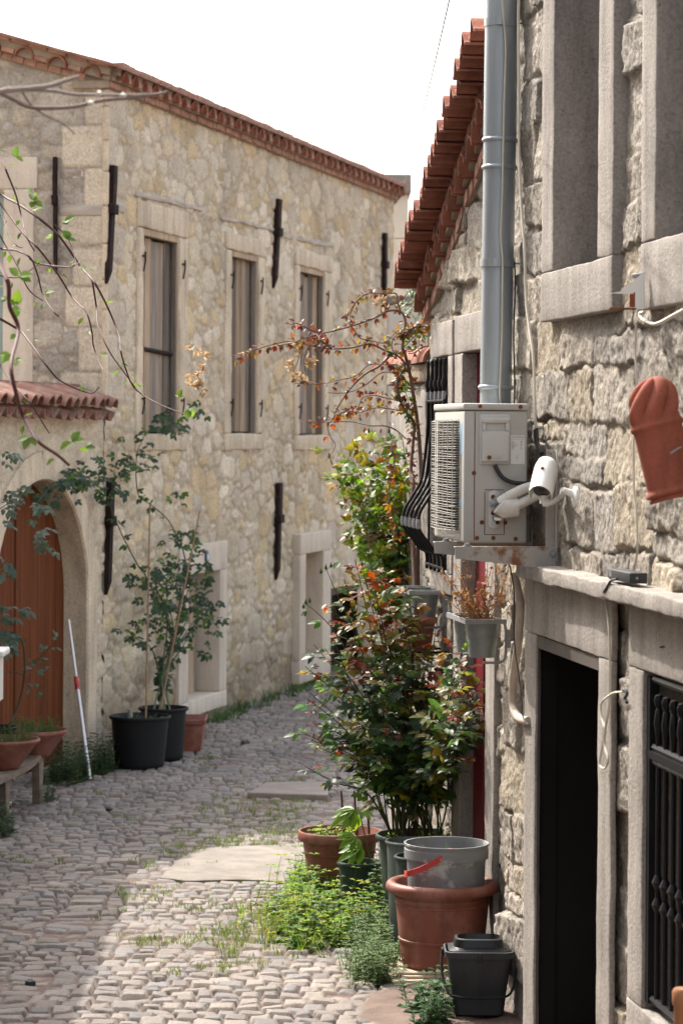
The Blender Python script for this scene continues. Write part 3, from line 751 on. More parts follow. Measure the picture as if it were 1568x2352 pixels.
def lower_house():
    W = WB; T = wt(W)
    root = thing('stone_house', W.p(1.5, 0, 0), 'lower stone house with red roof tiles stepping down its gable and a red door', 'house')
    sE = W.s(988, 990); lower_house.sE = sE
    dT, dL = 0.235, 0.095
    tp = [W.hit(*Z5(x, y), dT) for x, y in ((630, 92), (600, 190), (558, 310), (545, 405), (506, 522), (489, 622), (466, 712), (438, 812), (404, 900), (378, 986), (346, 1075), (328, 1155), (305, 1215), (277, 1282), (250, 1350), (222, 1445), (195, 1505), (170, 1572), (157, 1650), (135, 1718), (110, 1800))]
    s_, z_ = np.array(tp).T; k, b = np.polyfit(s_, z_, 1)
    lp = [W.hit(*Z5(x, y), dL) for x, y in ((690, 800), (590, 1090), (495, 1340), (400, 1580), (330, 1790), (278, 2040))]
    s2, z2 = np.array(lp).T; k2, b2 = np.polyfit(s2, z2, 1)
    kk = (k + k2) / 2
    top = lambda s: k * s + b; low = lambda s: k2 * s + b2
    lower_house.top = top
    sA, sZ = max(0.02, min(s_) - .07), max(s_) + 0.03
    # wall
    lz = W.z(*Z5(560, 2110), .03)
    wl = (W.s(*ZA(322, 200), .03), W.s(*ZA(462, 200), .03)); wz = (W.z(*ZA(440, 1735), .03), W.z(*ZA(365, 52), .03))
    wlo = (W.s(*Z5(385, 2200), .03), W.s(*Z5(532, 2150), .03)); wlz = W.z(*Z5(385, 2165), .03)
    dr = (W.s(*ZR(1195, 900), .03), W.s(*ZR(1366, 900), .03)); dro = (W.s(*ZR(1140, 900), .03), W.s(*ZR(1430, 900), .03)); dz = W.z(*ZA(566, 14), .03)
    dlz = W.z(*Z5(570, 2105), .03)
    holes = [(min(wlo) + .02, max(wlo) - .02, wz[0] - .02, wlz - .02), (min(dro) + .02, max(dro) - .02, -.2, dlz - .02)]
    tints = [(0.285, 0.25, 0.21), (0.305, 0.27, 0.22), (0.27, 0.245, 0.21), (0.295, 0.26, 0.215)]
    zl = lambda s: low(s) - 0.10
    block_wall('wall', W, 0.004, sE, -0.05, 5.4, 0.0135, holes, M['wall_near'], root, 31, tints, (0.18, 0.158, 0.13), relief=0.026, topf=zl)
    m = MB()
    for s0, s1 in ((0.004, sE),):
        m.loft([[W.p(s0, -.05, d) for d in (0, 0)], [W.p(s0, -.05, d) for d in (0, 0)]], cap=False) if False else None
    prof = [(0.006, -.05), (sE, -.05), (sE, low(sE) - .05), (0.006, low(0) - .05)]
    m.loft([[W.p(s, z, d) for s, z in prof] for d in (-.46, -5.0)])
    m.box(T, (sE - .05, -.035, -.05), (sE - .002, -.46, low(sE) - .1))
    m.build('house_core', M['plaster'], root, smooth=False)
    # stone surrounds
    m = MB()
    surround(W, '', wlo, wl, (wz[0] - .12, wlz), wz, .035, -.30, root, M['cut'], seed=51, mb=m); ws = m.build('window_surround', M['cut'], root)
    b_ = MB(); b_.box(T, (wlo[0], -.36, wz[0] - .1), (wlo[1], -.40, wz[1] + .1)); b_.build('shade_backing', M['dark'], ws, smooth=False)  # black panel in place of a shaded room
    m = MB(); surround(W, '', dro, dr, (-.05, dlz), (-.05, dz), .035, -.34, root, M['cut'], seed=55, mb=m); ds = m.build('doorway_surround', M['cut'], root)
    m = MB(); a, c = max(dr), min(dr); 
    m.box(T, (a, -.05, 0), (c, -.10, dz)); 
    for i in range(3):
        for j in range(2):
            m.rbox(T, (c + .06 + j * (a - c) / 2, -.038, .2 + i * 1.0), (c + (j + 1) * (a - c) / 2 - .03, -.06, 1.05 + i * 1.0), .01, .3, 0)
    m.box(T, (c, -.03, 0), (c + .05, -.05, dz))
    m.build('door', M['red_door'], root, smooth=False)
    # verge: bricks, lower barrel tiles, bricks, upper tiles
    t = (W.u + Vector((0, 0, kk))).normalized() * -1.0   # runs uphill, towards the camera
    up = t.cross(W.n); up = up if up.z > 0 else -up
    L = (sZ - sA) / (-t.dot(W.u)) if abs(t.dot(W.u)) > 1e-6 else sZ
    brs = [MB(), MB(), MB()]; mo = MB(); lt = MB(); ut = MB()
    def at(s, zf, off, d): return W.p(s, zf(s), d) + up * off
    n = int((sZ - sA) * sqrt(1 + kk * kk) / 0.115)
    for i in range(n):
        s0 = sA + (sZ - sA) * (i + .06) / n; s1 = sA + (sZ - sA) * (i + .94) / n
        for br, (zf, o0, o1, d) in zip(brs, ((low, -.115, -.05, .035), (low, .10, .155, .07), (top, -.11, -.055, .085))):
            if R.random() < .05: continue
            dd = d + R.uniform(-.012, .012); oo = R.uniform(-.005, .005)
            if zf is top and s1 > sZ - .05: continue
            q = [at(s0, zf, o0 + oo, 0), at(s1, zf, o0 + oo, 0), at(s1, zf, o1 + oo, 0), at(s0, zf, o1 + oo, 0)]
            br.loft([[x + W.n * dv for x in q] for dv in (-.1, dd - .006, dd)])
    for (zf, o0, o1, d) in ((low, -.12, .16, .02), (top, -.20, -.035, .055)):
        q = [at(sA, zf, o0, 0), at(sZ - .02, zf, o0, 0), at(sZ - .02, zf, o1, 0), at(sA, zf, o1, 0)]
        mo.loft([[x + W.n * dv for x in q] for dv in (-.46, d)])
    for br in brs: br.build('verge_brick_course', M['brick'], root, smooth=False)
    mo.build('verge_mortar', M['mortar'], root, smooth=False)
    nl = max(4, int(round((max(s2) + .05 - sA) / ((max(s2) - min(s2)) / 11.2))))
    for i in range(nl):
        s = sA + .05 + (max(s2) - sA) * i / (nl - 1); sp = (max(s2) - sA) / (nl - 1) * sqrt(1 + kk * kk)
        tile_arc(lt, at(s, low, -.035, 0) + W.n * R.uniform(-.012, .012), t, up, W.n, min(.14, sp * .47), .015, -.1, .10, .0, pi, 10, 0.95)
    lt.build('verge_tile_course', M['tile'], root, angle=50)
    # upper tiles: an S section, one tile each, slightly out of line
    nt_ = int(round(len(tp) * (sZ - sA) / (max(s_) - min(s_))))
    sp = (sZ - sA) / nt_ * sqrt(1 + kk * kk)
    for i in range(nt_ + 1):
        s = sZ - (sZ - sA) * i / nt_
        c = at(s, top, -.01, 0) + up * R.uniform(-.006, .006); ln = dT + R.uniform(-.022, .022)
        prof = []
        N = 16
        for j in range(N + 1):
            q = -0.62 + 1.24 * j / N
            y = 0.046 * cos(2 * pi * (q - .12)) if q > -0.40 else 0.046 * cos(2 * pi * (-.52)) + (q + .40) * -.10
            prof.append((q * sp, y - .09 * q * sp / .2 * .35))
        loop = prof + [(x, y - .016) for x, y in prof[::-1]]
        tw = R.uniform(-.015, .015)
        rings = [[c + t * (x + tw * l) + up * y + W.n * l for x, y in loop] for l in (-.22, ln)]
        ut.loft(rings)
    ut.build('verge_tiles', M['tile'], root, angle=50)
    rf = MB(); prof = [(sA + .004, top(sA) - .02), (sZ - .05, top(sZ) + .0), (sZ - .05, top(sZ) - .1), (sA + .004, top(sA) - .12)]
    rf.loft([[W.p(s, z, d) for s, z in prof] for d in (-.2, -5.2)]); rf.build('roof', M['tile'], root, smooth=False)
    # black window basket of five bars, bellied out below
    ir = MB(); ed = MB(); eds = []
    zt = W.z(*ZA(380, 110), .06); zb = W.z(*ZA(370, 1725), .06); a = max(wl) - .03; c = min(wl) + .03
    prof = [(zt - .22, .05), (zt - .45, .05), (zt - .72, .07), (zt - .86, .09), (zt - .98, .145), (zt - 1.06, .185), (zt - 1.14, .20), (zt - 1.21, .19), (zt - 1.30, .135), (zt - 1.36, .10), (zt - 1.40, .055), (zb, .05)]
    prof = [(zt + (z - zt) * (zt - zb) / (zt - (zt - 1.40) + (zt - 1.40 - zb)) if False else z, d) for z, d in prof]
    sc_ = (zt - zb) / 1.52
    prof = [(zt - (zt - z) * sc_ if i < len(prof) - 1 else zb, d) for i, (z, d) in enumerate(prof)]
    for i in range(5):
        s = a - (a - c) * i / 4
        pts = spline([W.p(s, z, d) for z, d in prof], 5)
        ir.tube(pts, .0095, 8)
        ir.lathe(W.p(s, zt - .20 * sc_, .05), [(0, -.03), (.010, -.02), (.012, .02), (.021, .055), (.012, .09), (.008, .15), (.013, .18), (.009, .20), (0, .205)], 10)
        for fz in (.225, 1.16): e_ = MB(); eds.append(e_); e_.lathe(W.p(s, zt - fz * sc_, .05 if fz < 1 else .20), [(0, -.03), (.012, -.028), (.015, 0), (.012, .028), (0, .03)], 10)
    for zz, d in ((zt - .26 * sc_, .05), (zb + .03, .05)): ed.tube([W.p(a + .02, zz, d), W.p(c - .02, zz, d)], .010, 8)
    for s in (a, c): 
        ir.box(T, (s - .012, .015, zb + .02), (s + .012, .045, zt - .22 * sc_))
    gr = ir.build('window_grille', M['black_iron'], root); ed.build('cross_rail', M['black_iron'], gr); [e_.build('collar', M['grey_edge'], gr) for e_ in eds]
    return root
LH = lower_house()

def coping_wall():
    W = WB; sE = lower_house.sE; T = wt(W)
    root = thing('garden_wall', W.p(sE + .9, 0, 0), 'short garden wall with barrel tile coping joining the end of the lower stone house', 'wall')
    zt = W.z(*ZV(760, 770), .0)
    m = MB(); m.rbox(T, (sE + .01, -.20, -.05), (sE + 1.75, .005, zt), .03, .10, .02, .15); m.build('wall', M['cut'], root)
    m = MB(); m.rbox(T, (sE + .003, -.20, zt + .002), (sE + 1.75, .03, zt + .12), .012, .10, .006); m.build('brick_course', M['mortar'], root)
    m = MB()
    for i in range(4):
        tile_arc(m, W.p(sE - .02 + .46 * i, zt + .122 + .012 * (i % 2), -.05), W.n, Vector((0, 0, 1)), W.u, .105, .018, 0, .5, 0, pi, 14)
    m.build('coping_tiles', M['tile'], root, angle=50)
    m = MB(); m.loft([[W.p(s, zt + .122 + sin(g) * .088, -.05 + cos(g) * .088) for g in [pi * k / 10 for k in range(11)]] for s in (sE + .01, sE + 1.7)]); m.build('mortar_fill', M['mortar'], root)
    return root
coping_wall()

# ------------------------------------------------------------------ long stone house on the left
def cornice(W, s0, z0, s1, z1, parent, far=False):
    """brick course, row of barrel tile mouths bedded in mortar, brick course, from (s0, z0) to (s1, z1) = its lower edge"""
    L = sqrt((s1 - s0) ** 2 + (z1 - z0) ** 2); ts = Vector(W.u) * ((s1 - s0) / L) + Vector((0, 0, (z1 - z0) / L)); up = Vector((0, 0, 1)) * ((s1 - s0) / L) - Vector(W.u) * ((z1 - z0) / L)
    if up.z < 0: up = -up
    o = W.p(s0, z0, 0)
    br = MB(); mo = MB(); ti = MB()
    F_ = lambda x, d, y: o + ts * x + W.n * d + up * y
    for (y0, y1, d, ln, lay) in ((0.0, .058, .055, .115, 0), (.162, .212, .165, .20, 1)):
        x = 0.0
        while x < L - .02:
            l = min(ln * R.uniform(.9, 1.1), L - x); dd = d + R.uniform(-.008, .008)
            br.rbox(F_, (x + .004, -.15, y0 + R.uniform(-.003, .003)), (x + l - .006, dd, y1 + R.uniform(-.004, .004)), .006, .2, .0015)
            x += l
    mo.box(F_, (0, -.3, -.004), (L, .035, .0)); mo.box(F_, (0, -.3, .0005), (L, .04, .205)); mo.box(F_, (0, -.25, .06), (L, .085, .160)); 
    n = max(2, int(L / .305))
    for i in range(n):
        x = (i + .5) * L / n
        tile_arc(ti, F_(x, 0, .062), ts, up, W.n, .092, .014, -.1, .145 + R.uniform(-.014, .014), 0, pi, 10, 1.0)
        br.rbox(F_, (x + .098, -.1, .062), (x + L / n - .098, .135, .105), .006, .2, .0015)
    # mortar between the crowns of the tiles
    for i in range(n):
        x = (i + .5) * L / n; h = L / n / 2
        a = [(h, .161), (h, .107)] + [(cos(g) * .096, .062 + sin(g) * .096) for g in [pi * k / 8 for k in range(1, 8)]] + [(-h, .107), (-h, .161)]
        mo.loft([[F_(x + p, d, q) for p, q in a] for d in (.08, .125)])
    g = br.build('cornice_bricks', M['brick'], parent, smooth=False); mo.build('cornice_mortar', M['mortar'], parent, smooth=False)
    ti.build('cornice_tiles', M['tile'], parent, angle=50)

def anchor(parent, W, top, bot, wpx, frac=0.37):
    (s0, z0), (s1, z1) = W.hit(*top, .03), W.hit(*bot, .03)
    Y = W.p(s0, z0).y; w_ = wpx / F * Y / abs(W.u.x * 0 + (1 if abs(W.u.x) > .5 else 1)) 
    hw = w_ / 2 * (2.2 if abs(W.u.y) > .5 else 1.0)      # seen at a slant on the long front
    m = MB(); T = lambda x, d, z: W.p(s0 + (s1 - s0) * (z0 - z) / (z0 - z1) + x, z, d)
    zc = z0 + (z1 - z0) * frac
    m.rbox(T, (-hw, .005, zc), (hw, .055, z0), .006, .1, .002)
    m.loft([[T(x * k, d, z) for x, d in ((-hw, .005), (hw, .005), (hw, .05), (-hw, .05))] for z, k in ((zc - .002, .85), (z1 + .12, .8))])
    m.loft([[T(x, d, z) for x, d in ((-hw * .8, .005), (hw * .8, .005), (hw * .8, .05), (-hw * .8, .05))] if z > z1 + .05 else [T(x - hw * .3, d, z) for x, d in ((-hw * .15, .005), (hw * .15, .005), (hw * .15, .03), (-hw * .15, .03))] for z in (z1 + .119, z1)])
    m.rbox(T, (-hw * 1.35, .004, zc - .045), (hw * 1.35, .075, zc + .045), .008, .1, .002)
    return m.build('iron_wall_tie', M['iron'], parent)

def long_house():
    W = WL; Q = WQ; T = wt(W)
    root = thing('stone_house', W.p(5, 0, 0), 'long two storey rubble stone house with tall shuttered windows and iron wall ties', 'house')
    sE = W.s(903, 700)
    (e0s, e0z), (e1s, e1z) = W.hit(*Z1(726, 650), .05), W.hit(905, 443, .05)
    ez = (e0z + e1z) / 2 - .0
    wins = []
    for (ol, orr, il, ir, ot, it, ib, ob) in (
        (Z3(955, 600)[0], Z3(1305, 600)[0], Z3(998, 600)[0], Z3(1250, 600)[0], (370, 470), (370, 533), (370, 996), (370, 1036)),
        (Z2(160, 1000)[0], Z2(400, 1000)[0], Z2(196, 1000)[0], Z2(362, 1000)[0], (560, 540), (560, 580), (560, 996), (560, 1034)),
        (Z2(592, 1000)[0], Z2(822, 1000)[0], Z2(622, 1000)[0], Z2(776, 1000)[0], (715, 578), (715, 616), (715, 1000), (715, 1034))):
        wins.append(dict(o=(W.s(ol, 700, .02), W.s(orr, 700, .02)), i=(W.s(il, 700, .02), W.s(ir, 700, .02)), z=(W.z(*ob, .02), W.z(*ot, .02)), zi=(W.z(*ib, .02), W.z(*it, .02))))
    lows = []
    b1o = (W.s(*Z4(1180, 1400), .03), W.s(*Z4(1492, 1300), .03)); b1i = (W.s(*Z4(1240, 1400), .03), W.s(*Z4(1447, 1300), .03))
    b1z = (W.z(*Z4(1490, 1665), .03), W.z(*Z4(1500, 583), .03)); b1zi = (W.z(*Z4(1440, 1580), .03), W.z(*Z4(1447, 778), .03))
    lows.append((b1o, b1i, b1z, b1zi, .03, .24))
    d2 = .09
    b2o = (W.s(*ZW(1060, 1000), d2), W.s(*ZW(1322, 1000), d2)); b2i = (W.s(*ZW(1108, 1000), d2), W.s(*ZW(1255, 1000), d2))
    b2z = (W.z(*ZW(1020, 1782), d2), W.z(*ZW(1070, 490), d2)); b2zi = (W.z(*ZW(1085, 1560), d2), W.z(*ZW(1115, 655), d2))
    lows.append((b2o, b2i, b2z, b2zi, d2, .22))
    dkd = (W.s(757, 1450), W.s(757, 1450) + 1.5); 
    holes = []
    for v in wins: holes.append((min(v['o']) + .03, max(v['o']) - .03, v['z'][0] + .03, v['z'][1] - .03))
    for o, i, z, zi, d, dp in lows: holes.append((min(o) + .02, max(o) - .02, z[0] + .02, z[1] - .02))
    holes.append((dkd[0], dkd[1], -.1, .95))
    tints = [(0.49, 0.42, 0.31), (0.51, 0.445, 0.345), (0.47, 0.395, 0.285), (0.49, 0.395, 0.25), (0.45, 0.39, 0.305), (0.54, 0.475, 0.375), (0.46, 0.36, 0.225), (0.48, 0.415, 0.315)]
    mortar = (0.365, 0.305, 0.225)
    # corner blocks
    ex = []; z = 3.15; k = 0; rg = random.Random(3)
    while z < ez:
        h = rg.uniform(.24, .40); ex.append(((.16 if k % 2 else .28), z + h / 2, (.19 if k % 2 else .30), h / 2, .03)); z += h; k += 1
    for (s, z, hs, hz) in ((W.s(1000, 700), 4.6, 0, 0),): pass
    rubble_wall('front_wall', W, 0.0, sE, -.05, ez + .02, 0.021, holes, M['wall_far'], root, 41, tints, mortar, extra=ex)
    gable_shade_tints = [(.33, .30, .255), (.36, .32, .27), (.315, .285, .245), (.38, .33, .26)]  # gable tints darker and greyer: its shade is put into the stone colour
    (g0s, g0z), (g1s, g1z) = Q.hit(*Z1(715, 640), .05), Q.hit(*Z1(5, 445), .05)
    gk = (g1z - g0z) / (g1s - g0s); g0 = ez - gk * 0
    ex2 = []; z = 3.0; k = 0
    while z < ez:
        h = rg.uniform(.24, .42); ww = rg.uniform(.20, .33) if k % 2 else rg.uniform(.36, .48); ex2.append((ww / 2 - .01, z + h / 2, ww / 2 + .01, h / 2, .03)); z += h; k += 1
    gwx = (Q.s(*Z3(232, 500), .01), 3.0); gzw = (2.6, Q.z(*Z1(200, 1310), .01))
    rubble_wall('gable_wall', Q, 0.0, 2.6, 2.4, 6.9, 0.021, [(gwx[0] + .02, 2.2, 2.3, gzw[1] - .02)], M['wall_far'], root, 47, gable_shade_tints, (0.28, 0.248, 0.205), extra=ex2, sx=1.3, topf=lambda s: ez + gk * s + .01)
    m = MB(); prof = [(0.02, -.05), (7.4, -.05), (7.4, ez + gk * 3.7 - gk * 3.7), (3.7, ez + gk * 3.7), (.02, ez)]
    m.loft([[Q.p(s, z, 0) + W.u * q for s, z in [(p_[0] + (.42 if i in (0, 4) else 0), p_[1]) for i, p_ in enumerate(prof)]] for q in (.42, sE - .01)])
    m.box(lambda s, d, z: Q.p(s, z, d), (2.58, -.02, -.05), (7.4, -.45, ez))
    m.box(T, (sE - .06, -.03, -.05), (sE - .01, -.45, ez)); m.box(T, (.014, -.43, -.05), (.42, -.017, ez)); m.build('house_core', M['plaster'], root, smooth=False)
    m = MB()
    zz = 3.15; k = 0
    while zz < ez - .05:
        h = min(R.uniform(.24, .42), ez - .005 - zz); m.rbox(T, (-.026, -.03, zz), (.03 + .012 * (k % 2), .022, zz + h - .006), .014, .05, .005, seed=zz); zz += h; k += 1
    m.build('corner_stones', M['cut_far'], root)
    cornice(W, -.06, ez, sE + .02, ez, root)
    cornice(Q, -.03, ez + .0, 3.7, ez + gk * 3.7, root)
    # roof slopes, behind the cornice
    m = MB(); 
    for sg in (0, 1):
        s0, s1 = (-.18, 3.7) if sg == 0 else (7.6, 3.7)
        z0 = ez + .20 + gk * (s0 if sg == 0 else (7.4 - s0)); z1 = ez + .20 + gk * 3.7
        m.loft([[Q.p(s, z, .12) + W.u * (q) for s, z in ((s0, z0), (s1, z1), (s1, z1 + .05), (s0, z0 + .02))] for q in (-.1, sE + .1)])
    m.build('roof', M['tile_old'], root, smooth=False)
    # tall windows with old shutters
    for wi, v in enumerate(wins):
        ws = surround(W, 'window_surround', v['o'], v['i'], v['z'], v['zi'], .022, -.34, root, M['cut_far'], r=.02, amp=.008, step=.08, seed=60 + wi)
        a, b = v['i']; z0, z1 = v['zi']
        m = MB()      # inner timber frame
        m.box(T, (a, .005, z0), (a + .05, -.06, z1)); m.box(T, (a + .05, .005, z1 - .06), (b - .04, -.06, z1)); m.box(T, (b - .04, .005, z0), (b, -.06, z1))
        m.build('timber_frame', M['wood_tan'], ws, smooth=False)
        n = 5; m1 = MB(); m2 = MB(); PC = [(.30, .225, .155), (.22, .175, .135), (.35, .27, .19), (.16, .135, .115), (.20, .17, .145)]
        xa, xb = a + .055, b - .045; wd = (xb - xa)
        for i in range(n):
            q = m1 if i < (4, 3, 3)[wi] else m2
            kf = R.uniform(.7, 1.1); q.col = tuple(x * kf for x in PC[(i * 2 + wi) % 5]); s0 = xa + wd * i / n + R.uniform(.002, .018); s1 = xa + wd * (i + 1) / n - .006; dz = R.uniform(-.03, .02)
            q.rbox(T, (s0, -.055 - R.uniform(0, .018), z0 + .02), (s1, -.09, z1 - .07 + dz * (i in (2, 3))), .004, .4, .002)
        m1.build('shutter', M['planks'], ws, smooth=False, color=True, recalc=False); m2.build('shutter', M['planks'], ws, smooth=False, color=True, recalc=False)
        m = MB()      # the far shutter leaf folded back into the reveal
        for i in range(2):
            m.rbox(T, (b - .040, .0 - .024 * i, z0 + .02), (b - .062, .0 - .024 * i - .022, z1 - .08), .004, .5, .002)
        m.build('folded_shutter', M['wood_grey'], ws, smooth=False)
        bk = MB(); bk.box(T, (a - .1, -.30, z0 - .1), (b + .1, -.33, z1 + .1)); bk.build('shade_backing', M['dark'], ws, smooth=False)  # black sheet as painted shade behind the shutter gaps
        for zz in (z1 - .28, z0 + .30):
            for ss in (a - .03, b + .08):
                ih = MB(); ih.tube([W.p(ss, zz + .06, .045), W.p(ss, zz - .02, .045), W.p(ss - .04, zz - .12, .04)], .008, 6); ih.tube([W.p(ss - .045, zz + .02, .03), W.p(ss + .005, zz + .02, .04), W.p(ss + .05, zz + .02, .03)], .009, 6); ih.build('shutter_hook', M['iron'], ws)
        if wi == 0:
            ib = MB(); p0 = W.hit(330, 800, -.05); p1 = W.hit(397, 812, -.05); ib.tube([W.p(a, p0[1], -.05), W.p(b, p1[1] - .01, -.05)], .022, 8); ib.build('cross_bar', M['iron'], ws)
        if wi == 2:
            q = MB(); zz = W.z(715, 912, -.1); q.rbox(T, (a + .05, -.10, z0 + .02), (b - .05, -.19, zz), .01, .3, .004); q.build('lower_board', M['wood_grey'], ws, smooth=False)
    # low windows in deep new stone frames
    for wi, (o, i, z, zi, d, dp) in enumerate(lows):
        ws = surround(W, 'low_window_surround', o, i, z, zi, d, d - dp - .1, root, M['cut_new'], r=.008, amp=.0015, step=.1, seed=80 + wi)
        a, b = i; m = MB(); m.box(T, (a - .05, d - dp, zi[0] - .05), (b - .10 if wi == 0 else b + .05, d - dp - .04, zi[1] + .05)); m.build('board', M['wood_tan'] if wi == 0 else M['cut_new'], ws, smooth=False)
        bk = MB(); bk.box(T, (a - .05, d - dp - .06, zi[0] - .05), (b + .05, d - dp - .09, zi[1] + .05)); bk.build('shade_backing', M['dark'], ws, smooth=False)  # black sheet painting the shade deep in the low window
    # house number plaque
    ps, pz = W.hit(*Z4(1360, 692), .035); m = MB(); m.lathe(W.p(ps, pz, .033), [(0, 0), (.066, 0), (.066, .010), (.06, .013), (0, .013)], 28, W.n); pq = m.build('wall_plaque', M['plaque'], root)
    m = MB(); m.lathe(W.p(ps, pz, .0465), [(0, 0), (.032, 0), (.032, .003), (0, .003)], 24, W.n); m.build('plaque_centre', M['plaque_in'], pq)
    # unidentified low dark object beyond, given an invented door form
    m = MB(); m.box(T, (dkd[0], -.25, 0), (dkd[1], -.3, .95)); m.build('low_dark_object', M['dark_brown'], root, smooth=False)
    m = MB(); m.box(T, (dkd[0] - .002, .01, 0), (dkd[0] + .05, -.3, .95)); m.box(T, (dkd[0], .01, .95), (dkd[1], -.3, 1.03)); m.build('dark_object_frame', M['dark_brown'], root, smooth=False)
    # built-in timbers
    tb = MB()
    for p0, p1, h in ((Z1(948, 1345), Z1(1410, 1452), .05), (Z2(130, 575), Z2(465, 650), .04), (Z2(495, 682), Z2(830, 748), .055), (Z1(800, 1435), Z1(870, 1440), .10)):
        (s0, z0), (s1, z1) = W.hit(*p0, .01), W.hit(*p1, .01); zz = (z0 + z1) / 2
        tb.rbox(lambda s, d, z: W.p(s, zz + z + (s - s0) / (s1 - s0) * (z1 - z0) - (z1 - z0) / 2, d), (s0, -.08, -h / 2), (s1, .016, h / 2), .012, .1, .008)
    tb.build('built_in_timbers', M['beam'], root)
    tb = MB(); (s0, z0), (s1, z1) = Q.hit(*Z1(410, 1445), .01), Q.hit(*Z1(735, 1450), .01); tb.rbox(lambda s, d, z: Q.p(s, z0 + z, d), (min(s0, s1) - .02, -.08, -.07), (max(s0, s1), .016, .03), .012, .1, .006); tb.build('corner_timber', M['beam'], root)
    for a_ in (((262, 380), (249, 652), 13), ((641, 457), (631, 662), 13), ((884, 535), (883, 732), 11), ((256, 1098), (248, 1366), 13), ((642, 1109), (637, 1332), 13)): anchor(root, W, *a_)
    anchor(root, Q, (127, 360), (128, 630), 9)
    # pale window surround on the gable
    m = MB(); TQ = wt(Q); gi = Q.s(*Z3(22, 500), .01)
    m.rbox(TQ, (gwx[0], -.3, 2.6), (gi, .014, gzw[1] - .002), .012, .1, .002); m.rbox(TQ, (gwx[0] - .03, -.3, gzw[1]), (2.3, .016, gzw[1] + Q.z(10, 425) - Q.z(10, 497)), .012, .1, .002)
    gs = m.build('gable_window_surround', M['cut_new'], root)
    m = MB(); m.box(TQ, (gi - .02, -.10, 2.6), (2.4, -.14, gzw[1])); m.build('pane', M['pane'], gs, smooth=False)
    return root, sE, ez
LGH, L_SE, L_EZ = long_house()

# ------------------------------------------------------------------ courtyard wall with the arched gate
def courtyard():
    W = WL; T = wt(W)
    root = thing('courtyard_wall', W.p(-1.5, 0, 0), 'rendered courtyard wall with tile coping and a brown arched gate, joining the left house', 'wall')
    sr = W.s(*Z4(581, 900), .02); r = 1.16; sc_ = sr - r; zsp = W.z(*Z4(578, 950), .02); rz = W.z(*Z4(250, 190), .02) - zsp
    zt = W.z(*Z3(300, 1215), .12)
    inside = lambda s, z: ((np.abs(s - sc_) < r + .09) & (z < zsp)) | ((((s - sc_) / (r + .09)) ** 2 + ((z - zsp) / (rz + .09)) ** 2 < 1) & (z >= zsp))
    tints = [(0.46, 0.395, 0.30), (0.48, 0.415, 0.32), (0.44, 0.375, 0.285), (0.50, 0.43, 0.33)]
    rubble_wall('wall', W, -3.6, 0.06, -.05, zt + .02, .021, [inside], M['wall_far'], root, 53, tints, (0.43, 0.365, 0.275), relief=.011)
    m = MB(); m.box(T, (-9.5, .0, -.05), (-3.6, -.35, zt)); m.box(T, (-3.6, -.36, zt - .3), (-.01, -.30, zt)); m.box(T, (sr + .3, -.36, -.05), (-.01, -.30, zt - .3)); m.build('wall_core', M['plaster'], root, smooth=False)
    # arch ring of dressed stone
    a = MB(); N = 40
    def arc(k, e): 
        if k < 6: return (sc_ + r + e, -.05 + (zsp + .05) * k / 6)
        if k > 6 + N: return (sc_ - r - e, zsp - (zsp + .05) * (k - 6 - N) / 6)
        g = pi * (k - 6) / N; return (sc_ + (r + e) * cos(g), zsp + (rz + e) * sin(g))
    rings = []
    for k in range(N + 13):
        i_ = arc(k, 0); o_ = arc(k, .24); j = .008 * sin(k * 2.3) + .006 * sin(k * 5.1)
        ic = arc(k, .014)
        rings.append([W.p(*i_, -.34), W.p(i_[0], i_[1], .006), W.p(ic[0], ic[1], .024 + j * .2), W.p(o_[0] + j, o_[1] + j, .024), W.p(o_[0] + j, o_[1] + j, -.34)])
    a.loft(rings, cap=True); a.build('arch_surround', M['cut_far'], root, angle=30)
    # boarded gate
    g = MB(); n = 26
    for i in range(n):
        s0 = sc_ - r - .05 + (2 * r + .1) * i / n; s1 = sc_ - r - .05 + (2 * r + .1) * (i + 1) / n
        sm = (s0 + s1) / 2 - sc_; zz = zsp + rz * sqrt(max(0, 1 - (sm / (r + .03)) ** 2)) + .05
        mid = i in (12, 13)
        g.rbox(T, (s0 + .002, -.20 + (.012 if mid else 0), .02), (s1 - .002, -.23, zz), .004, .8, 0)
    g.build('gate', M['gate'], root, angle=30)
    # tile coping: tiles laid across, mouths to the alley
    c = MB(); f = MB(); L = 3.7; n = int(L / .215)
    for i in range(n):
        s = -.02 - L * (i + .5) / n * 1.0; dz = R.uniform(-.012, .012); dd = R.uniform(-.02, .02)
        ax = (W.n + Vector((0, 0, -.30))).normalized(); up_ = W.u.cross(ax); up_ = up_ if up_.z > 0 else -up_
        pan = (i % 2 == 0)
        tile_arc(c, W.p(s, zt + .075 + dz, -.22), W.u, up_, ax, .088, .015, 0, .38 + dd, 0, pi, 10)
        tile_arc(c, W.p(s - .108, zt + .045 + dz, -.22), W.u, up_, ax, .085, .015, 0, .40 + dd, pi, 2 * pi, 10)
    f.box(T, (-L, -.34, zt - .01), (-.02, .03, zt + .035)); 
    c.build('coping_tiles', M['tile_old'], root, angle=50); f.build('coping_mortar', M['mortar'], root, smooth=False)
    # inner slope of the coping and ridge
    q = MB(); q.loft([[W.p(s, zt + z, d) for d, z in ((-.5, .0), (-.5, .10), (-.22, .17), (-.18, .06))] for s in (-L, -.02)]); q.build('coping_back', M['tile_old'], root, smooth=False)
    return sc_, r
courtyard()

